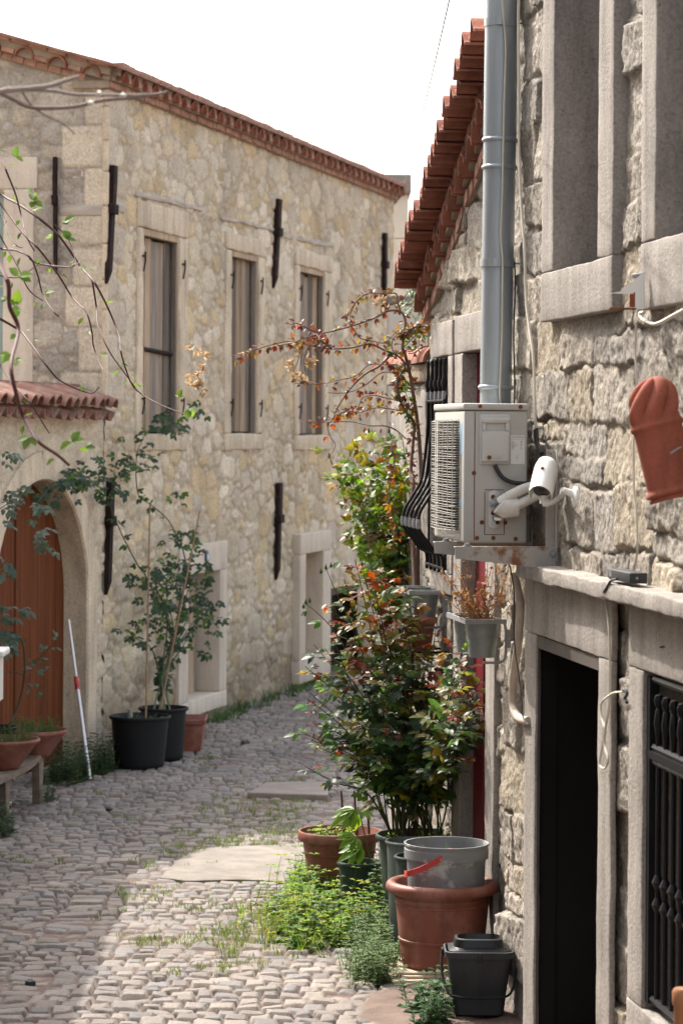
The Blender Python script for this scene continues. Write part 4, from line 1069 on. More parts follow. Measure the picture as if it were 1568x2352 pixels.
# ------------------------------------------------------------------ buildings closing the view
def far_buildings():
    root = thing('far_house', P(905, 900, 39), 'cream block house with a grey concrete roof slab behind the long stone house', 'house')
    x0, x1 = P(850, 700, 38).x, P(937, 600, 38).x; zt = P(905, 446, 38).z
    T = lambda x, y, z: Vector((x, y, z))
    m = MB(); z = -.05; k = 0
    while z < zt - .01:
        h = min(.62, zt - z); 
        x = x0 - (.3 if k % 2 else 0)
        while x < x1:
            xe = min(x + 1.15, x1)
            if xe > x0: m.rbox(T, (max(x, x0) + .004, 38, z + .004), (xe - .004, 42, z + h - .004), .008, 2, 0)
            x += 1.15
        z += h; k += 1
    m.build('wall', M['cream_wall'], root, smooth=False)
    m = MB(); m.rbox(T, (x0 - .1, 37.85, zt + .002), (x1 + .03, 42.1, zt + .26), .02, 2, 0); m.build('roof_slab', M['slab'], root, smooth=False)
    m = MB(); pts = [P(x, y, 37.7) for x, y in (Z2(1245, 435), Z2(1200, 490), Z2(1172, 550), Z2(1180, 700), Z2(1184, 900), Z2(1178, 1100), Z2(1170, 1300), Z2(1168, 1600), Z2(1185, 1900))]; m.tube(spline(pts, 5), .028, 6); m.build('cable', M['cable_dark'], root)
    root = thing('yard_wall', P(950, 900, 31), 'pale plastered yard wall glimpsed behind the climbing rose', 'wall')
    m = MB(); m.rbox(T, (P(888, 900, 30).x, 30, -.05), (P(1150, 900, 30).x, 30.3, P(900, 700, 30).z), .02, 3, 0); m.build('wall', M['cream_wall'], root, smooth=False)
    m = MB(); m.rbox(T, (P(886, 900, 30).x, 29.96, P(900, 700, 30).z + .002), (P(1150, 900, 30).x, 30.34, P(900, 700, 30).z + .10), .02, 3, 0); m.build('coping', M['slab'], root, smooth=False)
    w_ = MB(); a = P(1034, -12, 13.0); b = P(926, 425, 38.2); pts = []
    for i in range(30):
        t = i / 29; p = a.lerp(b, t) - Vector((0, 0, 0)); p.z -= .5 * 4 * t * (1 - t) * .12; pts.append(p)
    pts = [a + (a - pts[1]) * 6] + pts
    w_.tube(pts, .0042, 6); o = w_.build('overhead_wire', mat('thin_blue_wire', (.35, .42, .45), .5), None)
    lab(o, 'thin pale overhead wire running up into the white sky', 'wire')
    # the yard wall across the alley, just outside the picture; it throws the near shade
    root = thing('yard_wall', (NX - .2, 10, 0), 'plain plastered yard wall across the alley, outside the picture', 'wall')
    m = MB(); m.rbox(T, (NX - .4, -4, -.05), (NX, NY, NZ), .03, .5, .02, .6); m.build('wall', M['plaster'], root, smooth=False)
    m = MB(); m.rbox(T, (NX - .46, -4, NZ + .01), (NX + .05, NY + .05, NZ + .10), .02, .3, .01); m.build('coping', M['tile_old'], root, smooth=False)
    root = thing('sky_blocking_house', (-9, 5, 0), 'unseen tall plastered house, added across the alley to block sky light', 'house')  # unseen house, placed and sized to hold sky light off the alley
    m = MB(); m.box(T, (-14, -14, -.05), (-6.2, 19, 11.0)); m.build('wall', M['plaster'], root, smooth=False)
    m = MB(); m.loft([[Vector((x, y, z)) for x, z in ((-14.2, 11.002), (-6.05, 11.002), (-10.1, 12.4))] for y in (-14.2, 19.15)]); m.build('roof', M['tile_old'], root, smooth=False)
NX, NY, NZ = -2.78, 19.6, 2.5
far_buildings()

# ------------------------------------------------------------------ objects on the right-hand wall
def flue():
    W = WA; root = thing('metal_pipe', W.p(W.s(1150, 500, .12), 3, .12), 'tall galvanised sheet metal pipe fixed to the near stone wall above the air conditioner', 'pipe')
    top = [P(1152, -60, 13.95), P(1151.5, 310, 13.95)]
    a = P(1153, -60, 13.92); b = P(1137, 938, 13.92); r = 0.083
    def at(t): return a.lerp(b, t)
    def ty(y): return (y + 60) / 998.0
    cuts = [(0.0, ty(322)), (ty(322), ty(385)), (ty(385), ty(598)), (ty(598), ty(890)), (ty(890), 1.0)]
    for i, (t0, t1) in enumerate(cuts):
        m = MB(); n = 14; m.tube([at(t0 + (t1 - t0) * (k / n) - .0005) for k in range(n + 1)], [r * (1.0 + .02 * (k == 0)) - .0012 * i for k in range(n + 1)], 40, cap=False)
        m.build('pipe_section', M['galv'], root)
    for y in (322, 385, 890):
        m = MB(); p = at(ty(y)); d = (b - a).normalized()
        m.tube([p - d * .012, p - d * .004, p + d * .004, p + d * .012], [r + .001, r + .007, r + .007, r + .001], 40, cap=False)
        m.build('pipe_bead', M['galv'], root)
    for y in (53, 605):
        p = at(ty(y)); d = (b - a).normalized(); m = MB()
        m.tube([p - d * .020, p - d * .0195, p + d * .0195, p + d * .02], [r + .0005, r + .004, r + .004, r + .0005], 40, cap=False)
        fr = p + Vector((-.005, -.088, 0)); T = lambda x, y_, z: fr + Vector((x, y_, z)); m.box(T, (-.022, -.012, -.02), (.002, .01, .02)); m.box(T, (.004, -.012, -.02), (.012, .01, .02))
        m.tube([p + Vector((r * .8, .0, 0)), p + Vector((r + .11, .02, .004))], .005, 6)
        m.build('pipe_clamp', M['galv'], root)
    return root
flue()

def cable(name, pts, r, material, label, cat='cable', n=6, seg=6):
    m = MB(); m.tube(spline(pts, n), r, seg); o = m.build(name, material); lab(o, label, cat); return o
def wp(W, pts, d): 
    out = []
    for i, (x, y) in enumerate(pts):
        dd = d[i] if isinstance(d, (list, tuple)) else d
        s, z = W.hit(x, y, dd); out.append(W.p(s, z, dd))
    return out
# cables: positions on the pipe front, then along the wall
fp = [P(x, y, 13.815) for x, y in [Z6(x, y) for x, y in ((175, -60), (190, 140), (205, 350), (196, 650), (188, 1000), (180, 1400), (170, 1700), (182, 1880), (180, 2200), (178, 2420))]]
fp += [P(*ZA(862, 300), 13.82), P(*ZA(870, 415), 13.83)]
cable('cream_cable', fp, .0055, M['cable'], 'cream cable running straight down the face of the metal pipe')
cable('cream_cable', wp(WA, [Z6(x, y) for x, y in ((300, -40), (296, 150), (300, 700), (302, 1150), (318, 1500), (340, 1800), (355, 2200))] + [ZA(1118, 0), ZA(1130, 200), ZA(1135, 420), ZA(1143, 610)], .05), .007, M['cable'], 'cream cable hanging beside the metal pipe and ending over the security camera')
cable('black_cable', wp(WA, [ZA(x, y) for x, y in ((1143, 605), (1165, 600), (1195, 612), (1215, 660), (1222, 720), (1235, 780), (1262, 800))], .05), .0035, M['cable_dark'], 'short loop of thin black lead above the security camera')
cable('black_cable', wp(WA, [Z6(x, y) for x, y in ((270, 1890), (272, 2100), (262, 2420))] + [ZA(978, 200), ZA(976, 408)], .03), .004, M['cable_dark'], 'thin dark cable dropping from the pipe clamp to the air conditioner')
cable('taped_joint', wp(WA, [ZA(x, y) for x, y in ((1143, 612), (1150, 700), (1160, 740), (1178, 775), (1188, 800))], .055), .013, M['black_box'], 'black taped cable joint above the security camera', 'joint')
cable('clear_cable', wp(WA, [ZB(x, y) for x, y in ((1138, -40), (1130, 200), (1140, 420), (1140, 600), (1120, 950), (1120, 1400), (1140, 1620), (1148, 1900), (1120, 2090))], .06), .0045, M['cable'], 'thin pale cable running down behind the hanging clay tile to the black box')
cable('white_cable', wp(WA, [ZK(x, y) for x, y in ((770, 1150), (690, 1180), (720, 1240), (790, 1310), (950, 1370), (1100, 1330), (1300, 1220), (1520, 1100))], .06), .008, M['cable'], 'white cable sagging beneath the right-hand window sill')

def ac_unit():
    W = WA; T = wt(W)
    d0, d1 = 0.10, 0.405
    sn = W.s(*ZA(1078, 900), d0); 
    zt = W.z(*ZA(700, 408), .3); zb = W.z(*ZA(800, 1508), .3); sf = sn + .82
    # near corner set from the picture
    root = thing('air_conditioner', W.p((sn + sf) / 2, zb, .25), 'weathered ivory air conditioner unit with rust spots on a wall bracket', 'air conditioner')
    m = MB(); m.rbox(T, (sn, d0, zb), (sf, d1, zt - .035), .012, .3, 0); body_ = m.build('casing', M['ac'], root)
    m = MB(); m.rbox(T, (sn - .006, d0 - .004, zt - .033), (sf + .006, d1 + .006, zt), .010, .3, 0); m.build('top_cover', M['ac'], root)
    E = lambda x, y: None
    def on_end(x, y):      # a point of the end panel seen at ZA(x, y): (d, z)
        r = ray(*ZA(x, y)); q = W.p(sn, 0, 0); t = (q - CAM).dot(W.u) / r.dot(W.u); p = CAM + r * t; return W.sd(p)[2], p.z
    Te = lambda d, o, z: W.p(sn - o, z, d)
    # fold line, lower access panel
    m = MB(); d, z = on_end(668, 450); m.box(Te, (d - .002, .0, zb + .01), (d + .002, .0015, zt - .04))
    (da, za), (db, zb_) = on_end(745, 1080), on_end(895, 1430)
    for q in (da, db): m.box(Te, (q - .0018, 0, zb_), (q + .0018, .0016, za - .01))
    m.box(Te, (db, 0, za - .002), (da, .0016, za + .001)); m.box(Te, (db, 0, zb_ - .002), (da, .0016, zb_ + .001))
    m.build('panel_seams', M['rust'], body_, smooth=False)
    # terminal cover with grip recess
    (da, za), (db, zb2) = on_end(700, 490), on_end(940, 885)
    m = MB(); m.rbox(Te, (db, -.002, zb2), (da, .014, za), .012, .1, 0)
    (dc, zc), (dd, zd) = on_end(713, 520), on_end(928, 862); (ga, gza), (gb, gzb) = on_end(742, 560), on_end(898, 620)
    m.rbox(Te, (dd, .0135, zd), (dc, .030, gzb - .001), .008, .1, 0); m.rbox(Te, (dd, .0135, gza), (dc, .030, zc), .008, .1, 0)
    m.box(Te, (ga, .0135, gzb), (dc - .004, .0298, gza)); m.box(Te, (dd + .004, .0135, gzb), (gb, .0298, gza))
    cv = m.build('terminal_cover', M['ac_clean'], root)
    m = MB(); sA_, sB_ = on_end(760, 816), on_end(872, 840); m.rbox(Te, (sB_[0], .0295, sB_[1]), (sA_[0], .0325, sA_[1]), .004, .1, 0); m.build('slot', M['ac'], cv)
    sc_ = MB()
    for x, y, o in ((770, 828, .033), (706, 428, .006), (1022, 432, .006), (722, 1335, .0), (905, 1338, .0), (684, 1458, 0), (812, 1458, 0), (985, 1465, 0), (806, 1135, .013), (805, 1262, .013), (840, 1335, .013), (660, 950, 0)):
        d, z = on_end(x, y); s2 = MB(); s2.lathe(W.p(sn - o, z, d), [(0, .0), (.0105, 0), (.009, .005), (0, .006)], 12, -W.u); s2.build('screw', M['rust'], body_)
    # valve plate and the wrapped pipes
    (va, vz), (vb, vz2) = on_end(772, 1085), on_end(860, 1385)
    m = MB(); m.rbox(Te, (vb, -.001, vz2), (va, .013, vz), .022, .05, 0); vp = m.build('valve_plate', M['ac_clean'], root)
    m = MB()
    for (x, y), (x2, y2), r in (((770, 1195), (850, 1170), .014), ((800, 1205), (820, 1140), .010), ((845, 1280), (800, 1310), .015), ((845, 1280), (880, 1275), .012)):
        p, q = on_end(x, y), on_end(x2, y2); m.tube([W.p(sn - .04, p[1], p[0]), W.p(sn - .045, q[1], q[0])], r, 10)
    for x, y in ((835, 1190), (835, 1285)):
        p = on_end(x, y); m.tube([W.p(sn, p[1], p[0]), W.p(sn - .05, p[1], p[0])], .013, 10)
    m.build('brass_valves', M['grey_edge'], root)
    m = MB(); p = on_end(830, 1302); m.tube([W.p(sn - .062, p[1] + .006, p[0]), W.p(sn - .06, p[1] - .006, p[0])], .02, 14); m.build('pipe_end', M['white'], vp)
    m = MB()
    for pts in (((840, 1175), (920, 1120), (1040, 1065), (1140, 1050), (1210, 1075)), ((870, 1265), (960, 1205), (1060, 1155), (1180, 1120), (1230, 1150))):
        pp = []
        for i, (x, y) in enumerate(pts):
            q = on_end(x, y); pp.append(W.p(sn - .06 - .02 * (i > 0), q[1], max(q[0], .06)))
        m.tube(spline(pp, 5), .024, 12)
    m.build('wrapped_pipes', M['white_tape'], root)
    m = MB(); pp = []
    for x, y in ((835, 1175), (870, 1200), (975, 1190)):
        q = on_end(x, y + 20); pp.append(W.p(sn - .07, q[1], q[0]))
    m.tube(pp, [.046, .050, .046], 14); m.build('tape_binding', M['white_tape'], root)
    m = MB(); pp = []
    for x, y in ((815, 885), (830, 920), (870, 980), (930, 1015), (1010, 1030), (1095, 1028)):
        q = on_end(x, y); pp.append(W.p(sn - .028, q[1], max(q[0], .07)))
    m.tube(spline(pp, 5), .0105, 10); m.build('power_lead', M['cable_dark'], root)
    # rating plate with its print
    (pa, pz), (pb, pz2) = on_end(948, 655), on_end(1055, 880)
    m = MB(); m.box(Te, (pb, 0, pz2), (pa, .0012, pz)); st = m.build('rating_label', M['sticker'], root, smooth=False)
    wd = pa - pb; hh = pz - pz2
    def text(body_t, size, u0, v0, material, parent, o=.0016):
        cu = bpy.data.curves.new('lettering', 'FONT'); cu.body = body_t; cu.size = size; cu.align_x = 'LEFT'; cu.extrude = .0002
        cu.materials.append(material); ob = bpy.data.objects.new('lettering', cu); COL.objects.link(ob)
        pt = W.p(sn - o, pz - hh * v0, pa - wd * u0)
        X = (-W.n); Yv = Vector((0, 0, 1)); Zv = X.cross(Yv)
        mt = Matrix((X, Yv, Zv)).transposed().to_4x4(); mt.translation = pt - WLOC[parent.name]
        bpy.context.view_layer.update(); me = bpy.data.meshes.new_from_object(ob.evaluated_get(bpy.context.evaluated_depsgraph_get()))
        bpy.data.objects.remove(ob); ob = bpy.data.objects.new('lettering', me); COL.objects.link(ob)
        ob.parent = parent; ob.matrix_local = mt
    text('DemirDöküm', wd * .145, .17, .085, M['ink'], st); text('DD150H TEP SPLİT KLİMA', wd * .072, .06, .155, M['ink_grey'], st)
    for i, s_ in enumerate(('Model\nGerilim\nSoğutma Gücü\nIsıtma Gücü\nAkım\nNominal Soğutma Güç\nNominal Isıtma Güç\nMax. Çalışma Basınç\nMax. Akım\nDolaşan Hava\nAğırlık\nSeri No\nGaz',)): text(s_, wd * .05, .05, .21, M['ink_grey'], st)
    text('DD150\n220-240V\n15000\n15500\n6.8 A\n1500 W\n1550 W\n2.5\n9 A\n620\n38 kg\n001245\nR22', wd * .05, .68, .21, M['ink_grey'], st)
    text('CE', wd * .16, .36, .80, M['ink_grey'], st); text('MADE IN TURKEY', wd * .05, .3, .69, M['ink_grey'], st); text('IP 24', wd * .07, .40, .88, M['ink_grey'], st)
    m = MB(); m.box(Te, (pa - wd * .06, .0012, pz - hh * .035), (pa - wd * .14, .0018, pz - hh * .09)); m.build('blue_mark', M['sticker_blue'], st, smooth=False)
    # front: grille of bent wires over a flat black sheet painted as the fan's shade, faded blue badge
    sA, sB = sn + .13, sf - .10; zA, zB = zb + .055, zt - .085
    m = MB(); m.box(T, (sA, d1 - .02, zA), (sB, d1 + .0015, zB)); m.build('fan_shade_panel', M['dark'], root, smooth=False)
    m = MB(); N = 44
    for i in range(N):
        z = zA + (zB - zA) * i / (N - 1); jj = R.uniform(-.004, .004)
        m.tube(spline([W.p(sA - .012, z, d1 + .001), W.p(sA - .008, z + jj, d1 + .030), W.p((sA + sB) / 2, z + R.uniform(-.004, .004), d1 + .046), W.p(sB + .008, z - jj, d1 + .030), W.p(sB + .012, z, d1 + .001)], 4), .0019, 5)
    for i in range(7):
        s = sA + (sB - sA) * i / 6; dd = d1 + .032 + .014 * sin(pi * i / 6); m.tube([W.p(s, zA - .008, d1 + .001), W.p(s, zA, dd), W.p(s, zB, dd), W.p(s, zB + .008, d1 + .001)], .0024, 5)
    m.build('fan_grille', M['wire'], root)
    m = MB(); zc = zt - .17; m.rbox(lambda a, b_, c: T(a, b_, c), (sn + .045, d1 - .001, zc - .075), (sn + .105, d1 + .0012, zc + .075), .001, .3, 0); m.build('badge', M['sticker_blue'], root, smooth=False)
    m = MB(); zc = zt - .47
    for k in range(4): m.box(T, (sn + .04 + k * .018, d1, zc - .02), (sn + .05 + k * .018, d1 + .001, zc + .02))
    m.build('faded_lettering', M['sticker_blue'], root, smooth=False)
    # bracket: two arms with uprights
    br = thing('wall_bracket', W.p(sn + .3, zb - .1, .2), 'rusty painted steel bracket carrying the air conditioner over the ledge', 'bracket')
    s1 = W.s(*ZA(1290, 1200), .03); s2 = W.s(*ZA(1098, 1200), .03); 
    zu = W.z(*ZA(1295, 770), .03); zl = W.z(*ZA(1290, 1640), .03); ztop = zb - .004
    for s, zu_ in ((s1, zu), (s2, zu + .01)):
        m = MB(); m.rbox(T, (s - .022, .02, zl), (s + .022, .026, zu_), .002, .5, 0); m.rbox(T, (s + .017, .026, zl), (s + .0225, .068, zu_), .002, .5, 0)
        up = m.build('upright', M['bracket'], br, smooth=False)
        m = MB(); 
        m.loft([[W.p(q, z, d) for d, z in ((.027, ztop - .105), (.027, ztop), (.50, ztop), (.50, ztop - .055))] for q in (s - .022, s - .0165)])
        m.rbox(T, (s - .0165, .027, ztop - .006), (s + .022, .50, ztop - .0005), .002, .5, 0)
        ar = m.build('arm', M['bracket'], br, smooth=False)
        for d, z in ((.045, ztop - .03), (.045, zl + .035)):
            b_ = MB(); b_.lathe(W.p(s - .022, z, d), [(0, .0), (.016, 0), (.016, .004), (.009, .005), (.009, .013), (0, .014)], 10, -W.u); b_.build('bolt', M['grey_edge'], ar)
        b_ = MB(); b_.lathe(W.p(s, ztop - .0005, .44), [(0, 0), (.022, 0), (.022, .004), (.014, .004), (.014, .016), (0, .017)], 12); b_.build('foot_bolt', M['grey_edge'], ar)
ac_unit()

def camera_unit():
    W = WA; root = thing('security_camera', W.p(W.s(*ZB(600, 1450), .06), 2.6, .1), 'white bullet security camera on a curved wall arm beside the air conditioner', 'camera')
    Y = 12.75
    hub = P(*ZB(345, 1330), Y); ax = Vector((.20, .72, .66)).normalized()      # towards the rear of the housing
    side = ax.cross(Vector((0, 0, 1))).normalized(); upv = side.cross(ax)
    m = MB(); m.lathe(P(*ZB(333, 1402), Y), [(0, .012), (.037, .012), (.044, 0), (.047, .004), (.047, .12), (.042, .14), (0, .145)], 28, ax); m.build('housing', M['white'], root)
    m = MB(); m.lathe(P(*ZB(333, 1402), Y), [(0, .003), (.038, .003), (.038, .011), (0, .0115)], 28, ax); gl = m.build('lens_window', M['glass_dark'], root)
    m = MB(); m.lathe(P(*ZB(333, 1402), Y), [(0, -.001), (.012, -.001), (.016, .0028), (0, .0029)], 20, ax); m.build('lens', M['black_box'], gl)
    # sunshield
    m = MB(); c = P(*ZB(338, 1372), Y); rings = []
    for l in (-.055, .0, .06, .12, .155, .168):
        k = {-.055: 1.0, .0: 1.03, .06: 1.03, .12: 1.0, .155: .86, .168: .6}[l]
        o = [c + ax * l + side * (cos(g) * .054 * k) + upv * (sin(g) * .061 * k) for g in [radians(-28) + radians(236) * i / 20 for i in range(21)]]
        i_ = [c + ax * l + side * (cos(g) * .051 * k) + upv * (sin(g) * .058 * k) for g in [radians(-28) + radians(236) * i / 20 for i in range(21)]]
        rings.append(o + i_[::-1])
    m.loft(rings); m.build('sunshield', M['white'], root)
    m = MB(); q = c + upv * .062 + ax * .06; m.lathe(q, [(0, 0), (.009, 0), (.007, .008), (0, .009)], 10, upv); m.build('screw', M['rust'], root)
    m = MB(); k = P(*ZB(365, 1490), Y + .03); pl = WA.hit(*ZB(600, 1450), .06); wl = WA.p(pl[0], pl[1], .055)
    pts = [P(*ZB(345, 1500), Y + .03), P(*ZB(420, 1500), Y + .02), P(*ZB(500, 1445), Y + .01), wl + WA.n * .05 + Vector((0, 0, .03)), wl]
    m.tube(spline(pts[:4], 5), [.019] * 4 + [.012] * 12, 10)
    m.tube([pts[3] - Vector((0, 0, .0)), wl + Vector((0, 0, .01))], [.012, .020], 10)
    m.tube([P(*ZB(350, 1440), Y + .03), P(*ZB(350, 1510), Y + .03)], .018, 12)
    m.build('arm', M['white'], root)
    m = MB(); m.lathe(wl - WA.n * .012, [(0, 0), (.045, 0), (.045, .010), (.03, .018), (0, .02)], 24, WA.n); m.build('wall_plate', M['white'], root)
camera_unit()

def conduit():
    W = WA; d = [.05, .06, .055, .05, .055, .05, .055, .055, .05, .03]
    pts = wp(W, [ZD(x, y) for x, y in ((200, 190), (225, 300), (248, 430), (240, 600), (225, 780), (200, 950), (185, 1130), (190, 1260), (235, 1345), (310, 1370))], .055)
    m = MB(); m.tube(spline(pts, 6), .021, 12); o = m.build('lagged_pipe', M['conduit']); lab(o, 'beige lagged drain pipe bending down beside the dark doorway', 'pipe')
    cable('black_cable', wp(W, [ZD(x, y) for x, y in ((150, 60), (195, 300), (195, 600), (205, 800), (235, 1000), (258, 1200), (270, 1340), (310, 1400))], .085), .0035, M['cable_dark'], 'thin black cable draped across the beige lagged pipe')
conduit()

def ledge_box():
    W = WA; T = wt(W); z0 = W.z(*ZD(1000, 245), .13)
    s0 = W.s(*ZD(1025, 200), .10); s1 = W.s(*ZD(1203, 200), .10)
    zt = W.z(*ZD(1100, 160), .13); zb = W.z(*ZD(1100, 246), .13)
    root = thing('adapter_box', W.p((s0 + s1) / 2, zb, .08), 'small black vented adapter box sitting on the stone ledge', 'box')
    m = MB(); m.rbox(T, (s0, .062, zb), (s1, .135, zt), .004, .3, 0); b = m.build('case', M['black_box'], root)
    m = MB()
    for k in range(4): 
        zz = zb + (zt - zb) * (.28 + .16 * k); m.box(T, (s0 + .0015, .070, zz), (s0 + .0005, .118, zz + .006))
        m.box(T, (s0 - .06, .1352, zz), (s0 - .02, .1357, zz + .005))
    m.build('vent_slots', M['grey_edge'], b, smooth=False)
    m = MB(); m.lathe(W.p(s1 - .0, zb + (zt - zb) * .5, .105), [(0, 0), (.006, 0), (.005, .002), (0, .003)], 10, -W.u); m.build('screw', M['grey_edge'], b)
    cable('black_lead', wp(W, [ZD(x, y) for x, y in ((1030, 218), (985, 230), (955, 275), (925, 325))], .15) , .006, M['cable_dark'], 'short black lead curling over the edge of the stone ledge')
    pts = [ZD(x, y) for x, y in ((925, 330), (945, 450), (965, 620), (972, 850), (972, 1100), (965, 1280), (935, 1440), (905, 1340), (905, 1230), (945, 1180), (1010, 1140), (1075, 1135))]
    cable('white_flex', wp(W, pts[:7] + [ZD(930, 1560), ZD(958, 1680), ZD(935, 1752), ZD(893, 1730), ZD(905, 1620), ZD(935, 1450)] + pts[7:], .075), .005, M['cable'], 'long white flex looping down over the doorway jamb from the ledge', n=5)
    cable('wire_joint', wp(W, [ZD(x, y) for x, y in ((1078, 1130), (1100, 1120), (1112, 1150), (1095, 1190), (1110, 1220))], .05), .007, M['cable_dark'], 'tangled dark wire joint in the gap beside the barred window', 'joint')
ledge_box()

def clay_ornament():
    """long moulded ridge-end tile hung on a wire, fluted like a shell at its upper end"""
    Y = 10.0
    a = P(*ZB(1475, 1470), Y - .02); b = P(*ZB(1215, 450), Y + .02); ax = b - a; L = ax.length; ax.normalize()
    side = ax.cross(Vector((0, 1, 0))).normalized(); side = -side if side.x > 0 else side   # picture-left
    fr = side.cross(ax); fr = fr if fr.y < 0 else -fr
    root = thing('clay_tile_ornament', a, 'red clay ridge end tile with a fluted shell top, hung on the right wall', 'ornament')
    m = MB(); rings = []
    N = 60; K = 56
    for i in range(N + 1):
        t = i / N; q = max(0, (t - .62) / .38)
        wd = .093 - .006 * t
        if t < .02: wd = .096
        elif t < .035: wd = .089
        elif t < .075: wd = .103
        elif t < .09: wd = .096
        if .58 < t < .64: wd += .010 * sin((t - .58) / .06 * pi)
        wd *= sqrt(max(.004, 1 - (q / 1.005) ** 3.2))
        fl = .042 * min(1, q * 3.0) * (1 - .45 * q)
        bend = .10 * q ** 1.7 - .012 * sin(min(1, q * 1.4) * pi)
        o = []; inn = []
        for k in range(K + 1):
            g = pi * k / K
            f = fl * (abs(sin((g + .35 - q * 1.1) * 3.0)) ** .7 - .6)
            rr = max(.004, wd + f)
            o.append(a + ax * (L * t) + side * (cos(g) * rr - bend * .25) + fr * (sin(g) * rr * .75))
            r2 = max(.001, rr - .014)
            inn.append(a + ax * (L * t) + side * (cos(g) * r2 - bend * .25) + fr * (sin(g) * r2 * .75 - .004))
        rings.append(o + inn[::-1])
    m.loft(rings); m.build('tile', M['terra_clay'], root, angle=60)
    m = MB(); q = P(*ZB(1430, 1085), Y - .12); m.tube(spline([q, P(*ZB(1480, 1050), Y - .10), P(*ZB(1560, 1000), Y), P(*ZB(1620, 900), Y + .1)], 5), .0035, 6); m.build('wire_hook', M['grey_edge'], root)
clay_ornament()

def white_bracket():
    W = WA; Y = 11.12
    root = thing('metal_bracket', P(*ZK(680, 700), Y), 'white rust stained metal bracket under the right-hand window, left of its sill', 'bracket')
    pl = [(120, 790), (330, 760), (350, 700), (430, 660), (540, 590), (620, 520), (720, 430), (765, 385), (770, 1080), (600, 1085), (605, 750), (540, 800), (340, 800)]
    f = [P(*ZK(x, y), Y) for x, y in pl]; off = Vector((.03, .22, 0)) * .12
    m = MB(); m.loft([f, [p + Vector((.004, .012, 0)) for p in f]], cap=True); m.build('plate', M['white'], root, smooth=False)
    m = MB(); m.tube([P(*ZK(120, 1080), Y - .01), P(*ZK(620, 1085), Y)], .005, 6); m.build('pin', M['rust'], root); m = MB(); m.tube([P(*ZK(545, 480), Y + .02), P(*ZK(740, 440), Y + .02)], .010, 8); m.build('bolt', M['grey_edge'], root)
    m = MB(); T = lambda x, y, z: P(*ZK(555, 1050), Y + .02) + Vector((x, y, z)); m.box(T, (-.012, 0, 0), (.012, .012, .062)); m.build('rusty_web', M['rust'], root, smooth=False)
white_bracket()

# hanging planters: two zinc pots in a flat iron hoop
def planters(W, s0, z0, label_rack, plant, dmin=.07, pot=.176, seed=1, gap=.34, dist=.21):
    T = wt(W)
    rk = thing('planter_rack', W.p(s0 + .25, z0, .1), label_rack, 'rack')
    m = MB(); d0, d1 = .04, .04 + pot + .03; sA, sB = s0 - pot / 2 - .012, s0 + gap + pot / 2 + .012
    loop = [W.p(sA, z0, d0), W.p(sA, z0, d1), W.p(sB, z0, d1), W.p(sB, z0, d0)]
    def strip(p, q, hh=.012, th=.004):
        dv = (q - p).normalized(); sd = dv.cross(Vector((0, 0, 1))); m.loft([[r + sd * a + Vector((0, 0, b)) for a, b in ((-th, -hh), (th, -hh), (th, hh), (-th, hh))] for r in (p, q)])
    for i in range(3): strip(loop[i], loop[i + 1])
    for s in (sA, sB): 
        m.tube(spline([W.p(s, z0, .13), W.p(s, z0 + .002, .07), W.p(s, z0 - .012, .05), W.p(s, z0 - .06, .043), W.p(s, z0 - .15, .043), W.p(s, z0 - .19, .05), W.p(s, z0 - .205, .08), W.p(s, z0 - .205, .16)], 4), .007, 8)
        m.box(T, (s - .02, .022, z0 - .13), (s + .02, .040, z0 - .04))
    m.build('hoop', M['grey_edge'], rk)
    for i in range(2):
        c = W.p(s0 + gap * i, z0 - .185, (d0 + d1) / 2 + .002)
        t = thing('zinc_planter', c, [plant[0], plant[1]][i], 'planter', 'zinc planters on the wall')
        r = pot / 2; m = MB(); prof = [(0, 0), (r * .74, 0), (r * .78, .03), (r * .80, .06), (r * .835, .061), (r * .85, .10), (r * .88, .101), (r * .93, .16), (r * .95, .185), (r * 1.03, .19), (r * 1.03, .197), (r * .93, .197), (r * .80, .06), (0, .05)]
        m.lathe(c, prof, 36); m.build('pot', M['zinc'], t, angle=50)
        m = MB(); m.lathe(c, [(0, .17), (r * .90, .165)], 20); m.build('soil', M['soil'], t)
    return rk
sp = WA.s(*ZR(1490, 650), .05); zp = WA.z(*ZR(1360, 565), .14)
planters(WA, sp - .02 + .10, zp, 'iron hoop holding two zinc pots beside the red door', ('ribbed zinc pot with a dead dried plant, nearest the doorway', 'ribbed zinc pot hanging just behind the one with the dead plant'), seed=1)
DRY_C = WA.p(sp + .08, zp - .02, .04 + .103)
sp2 = WB.s(*ZR(1062, 480), .05); zp2 = WB.z(*ZR(950, 365), .14)
planters(WB, sp2 - .02 + .1, zp2, 'iron hoop holding two zinc pots below the black window basket', ('rust marked zinc pot below the black window basket', 'zinc pot partly hidden behind the rust marked one'), seed=2)

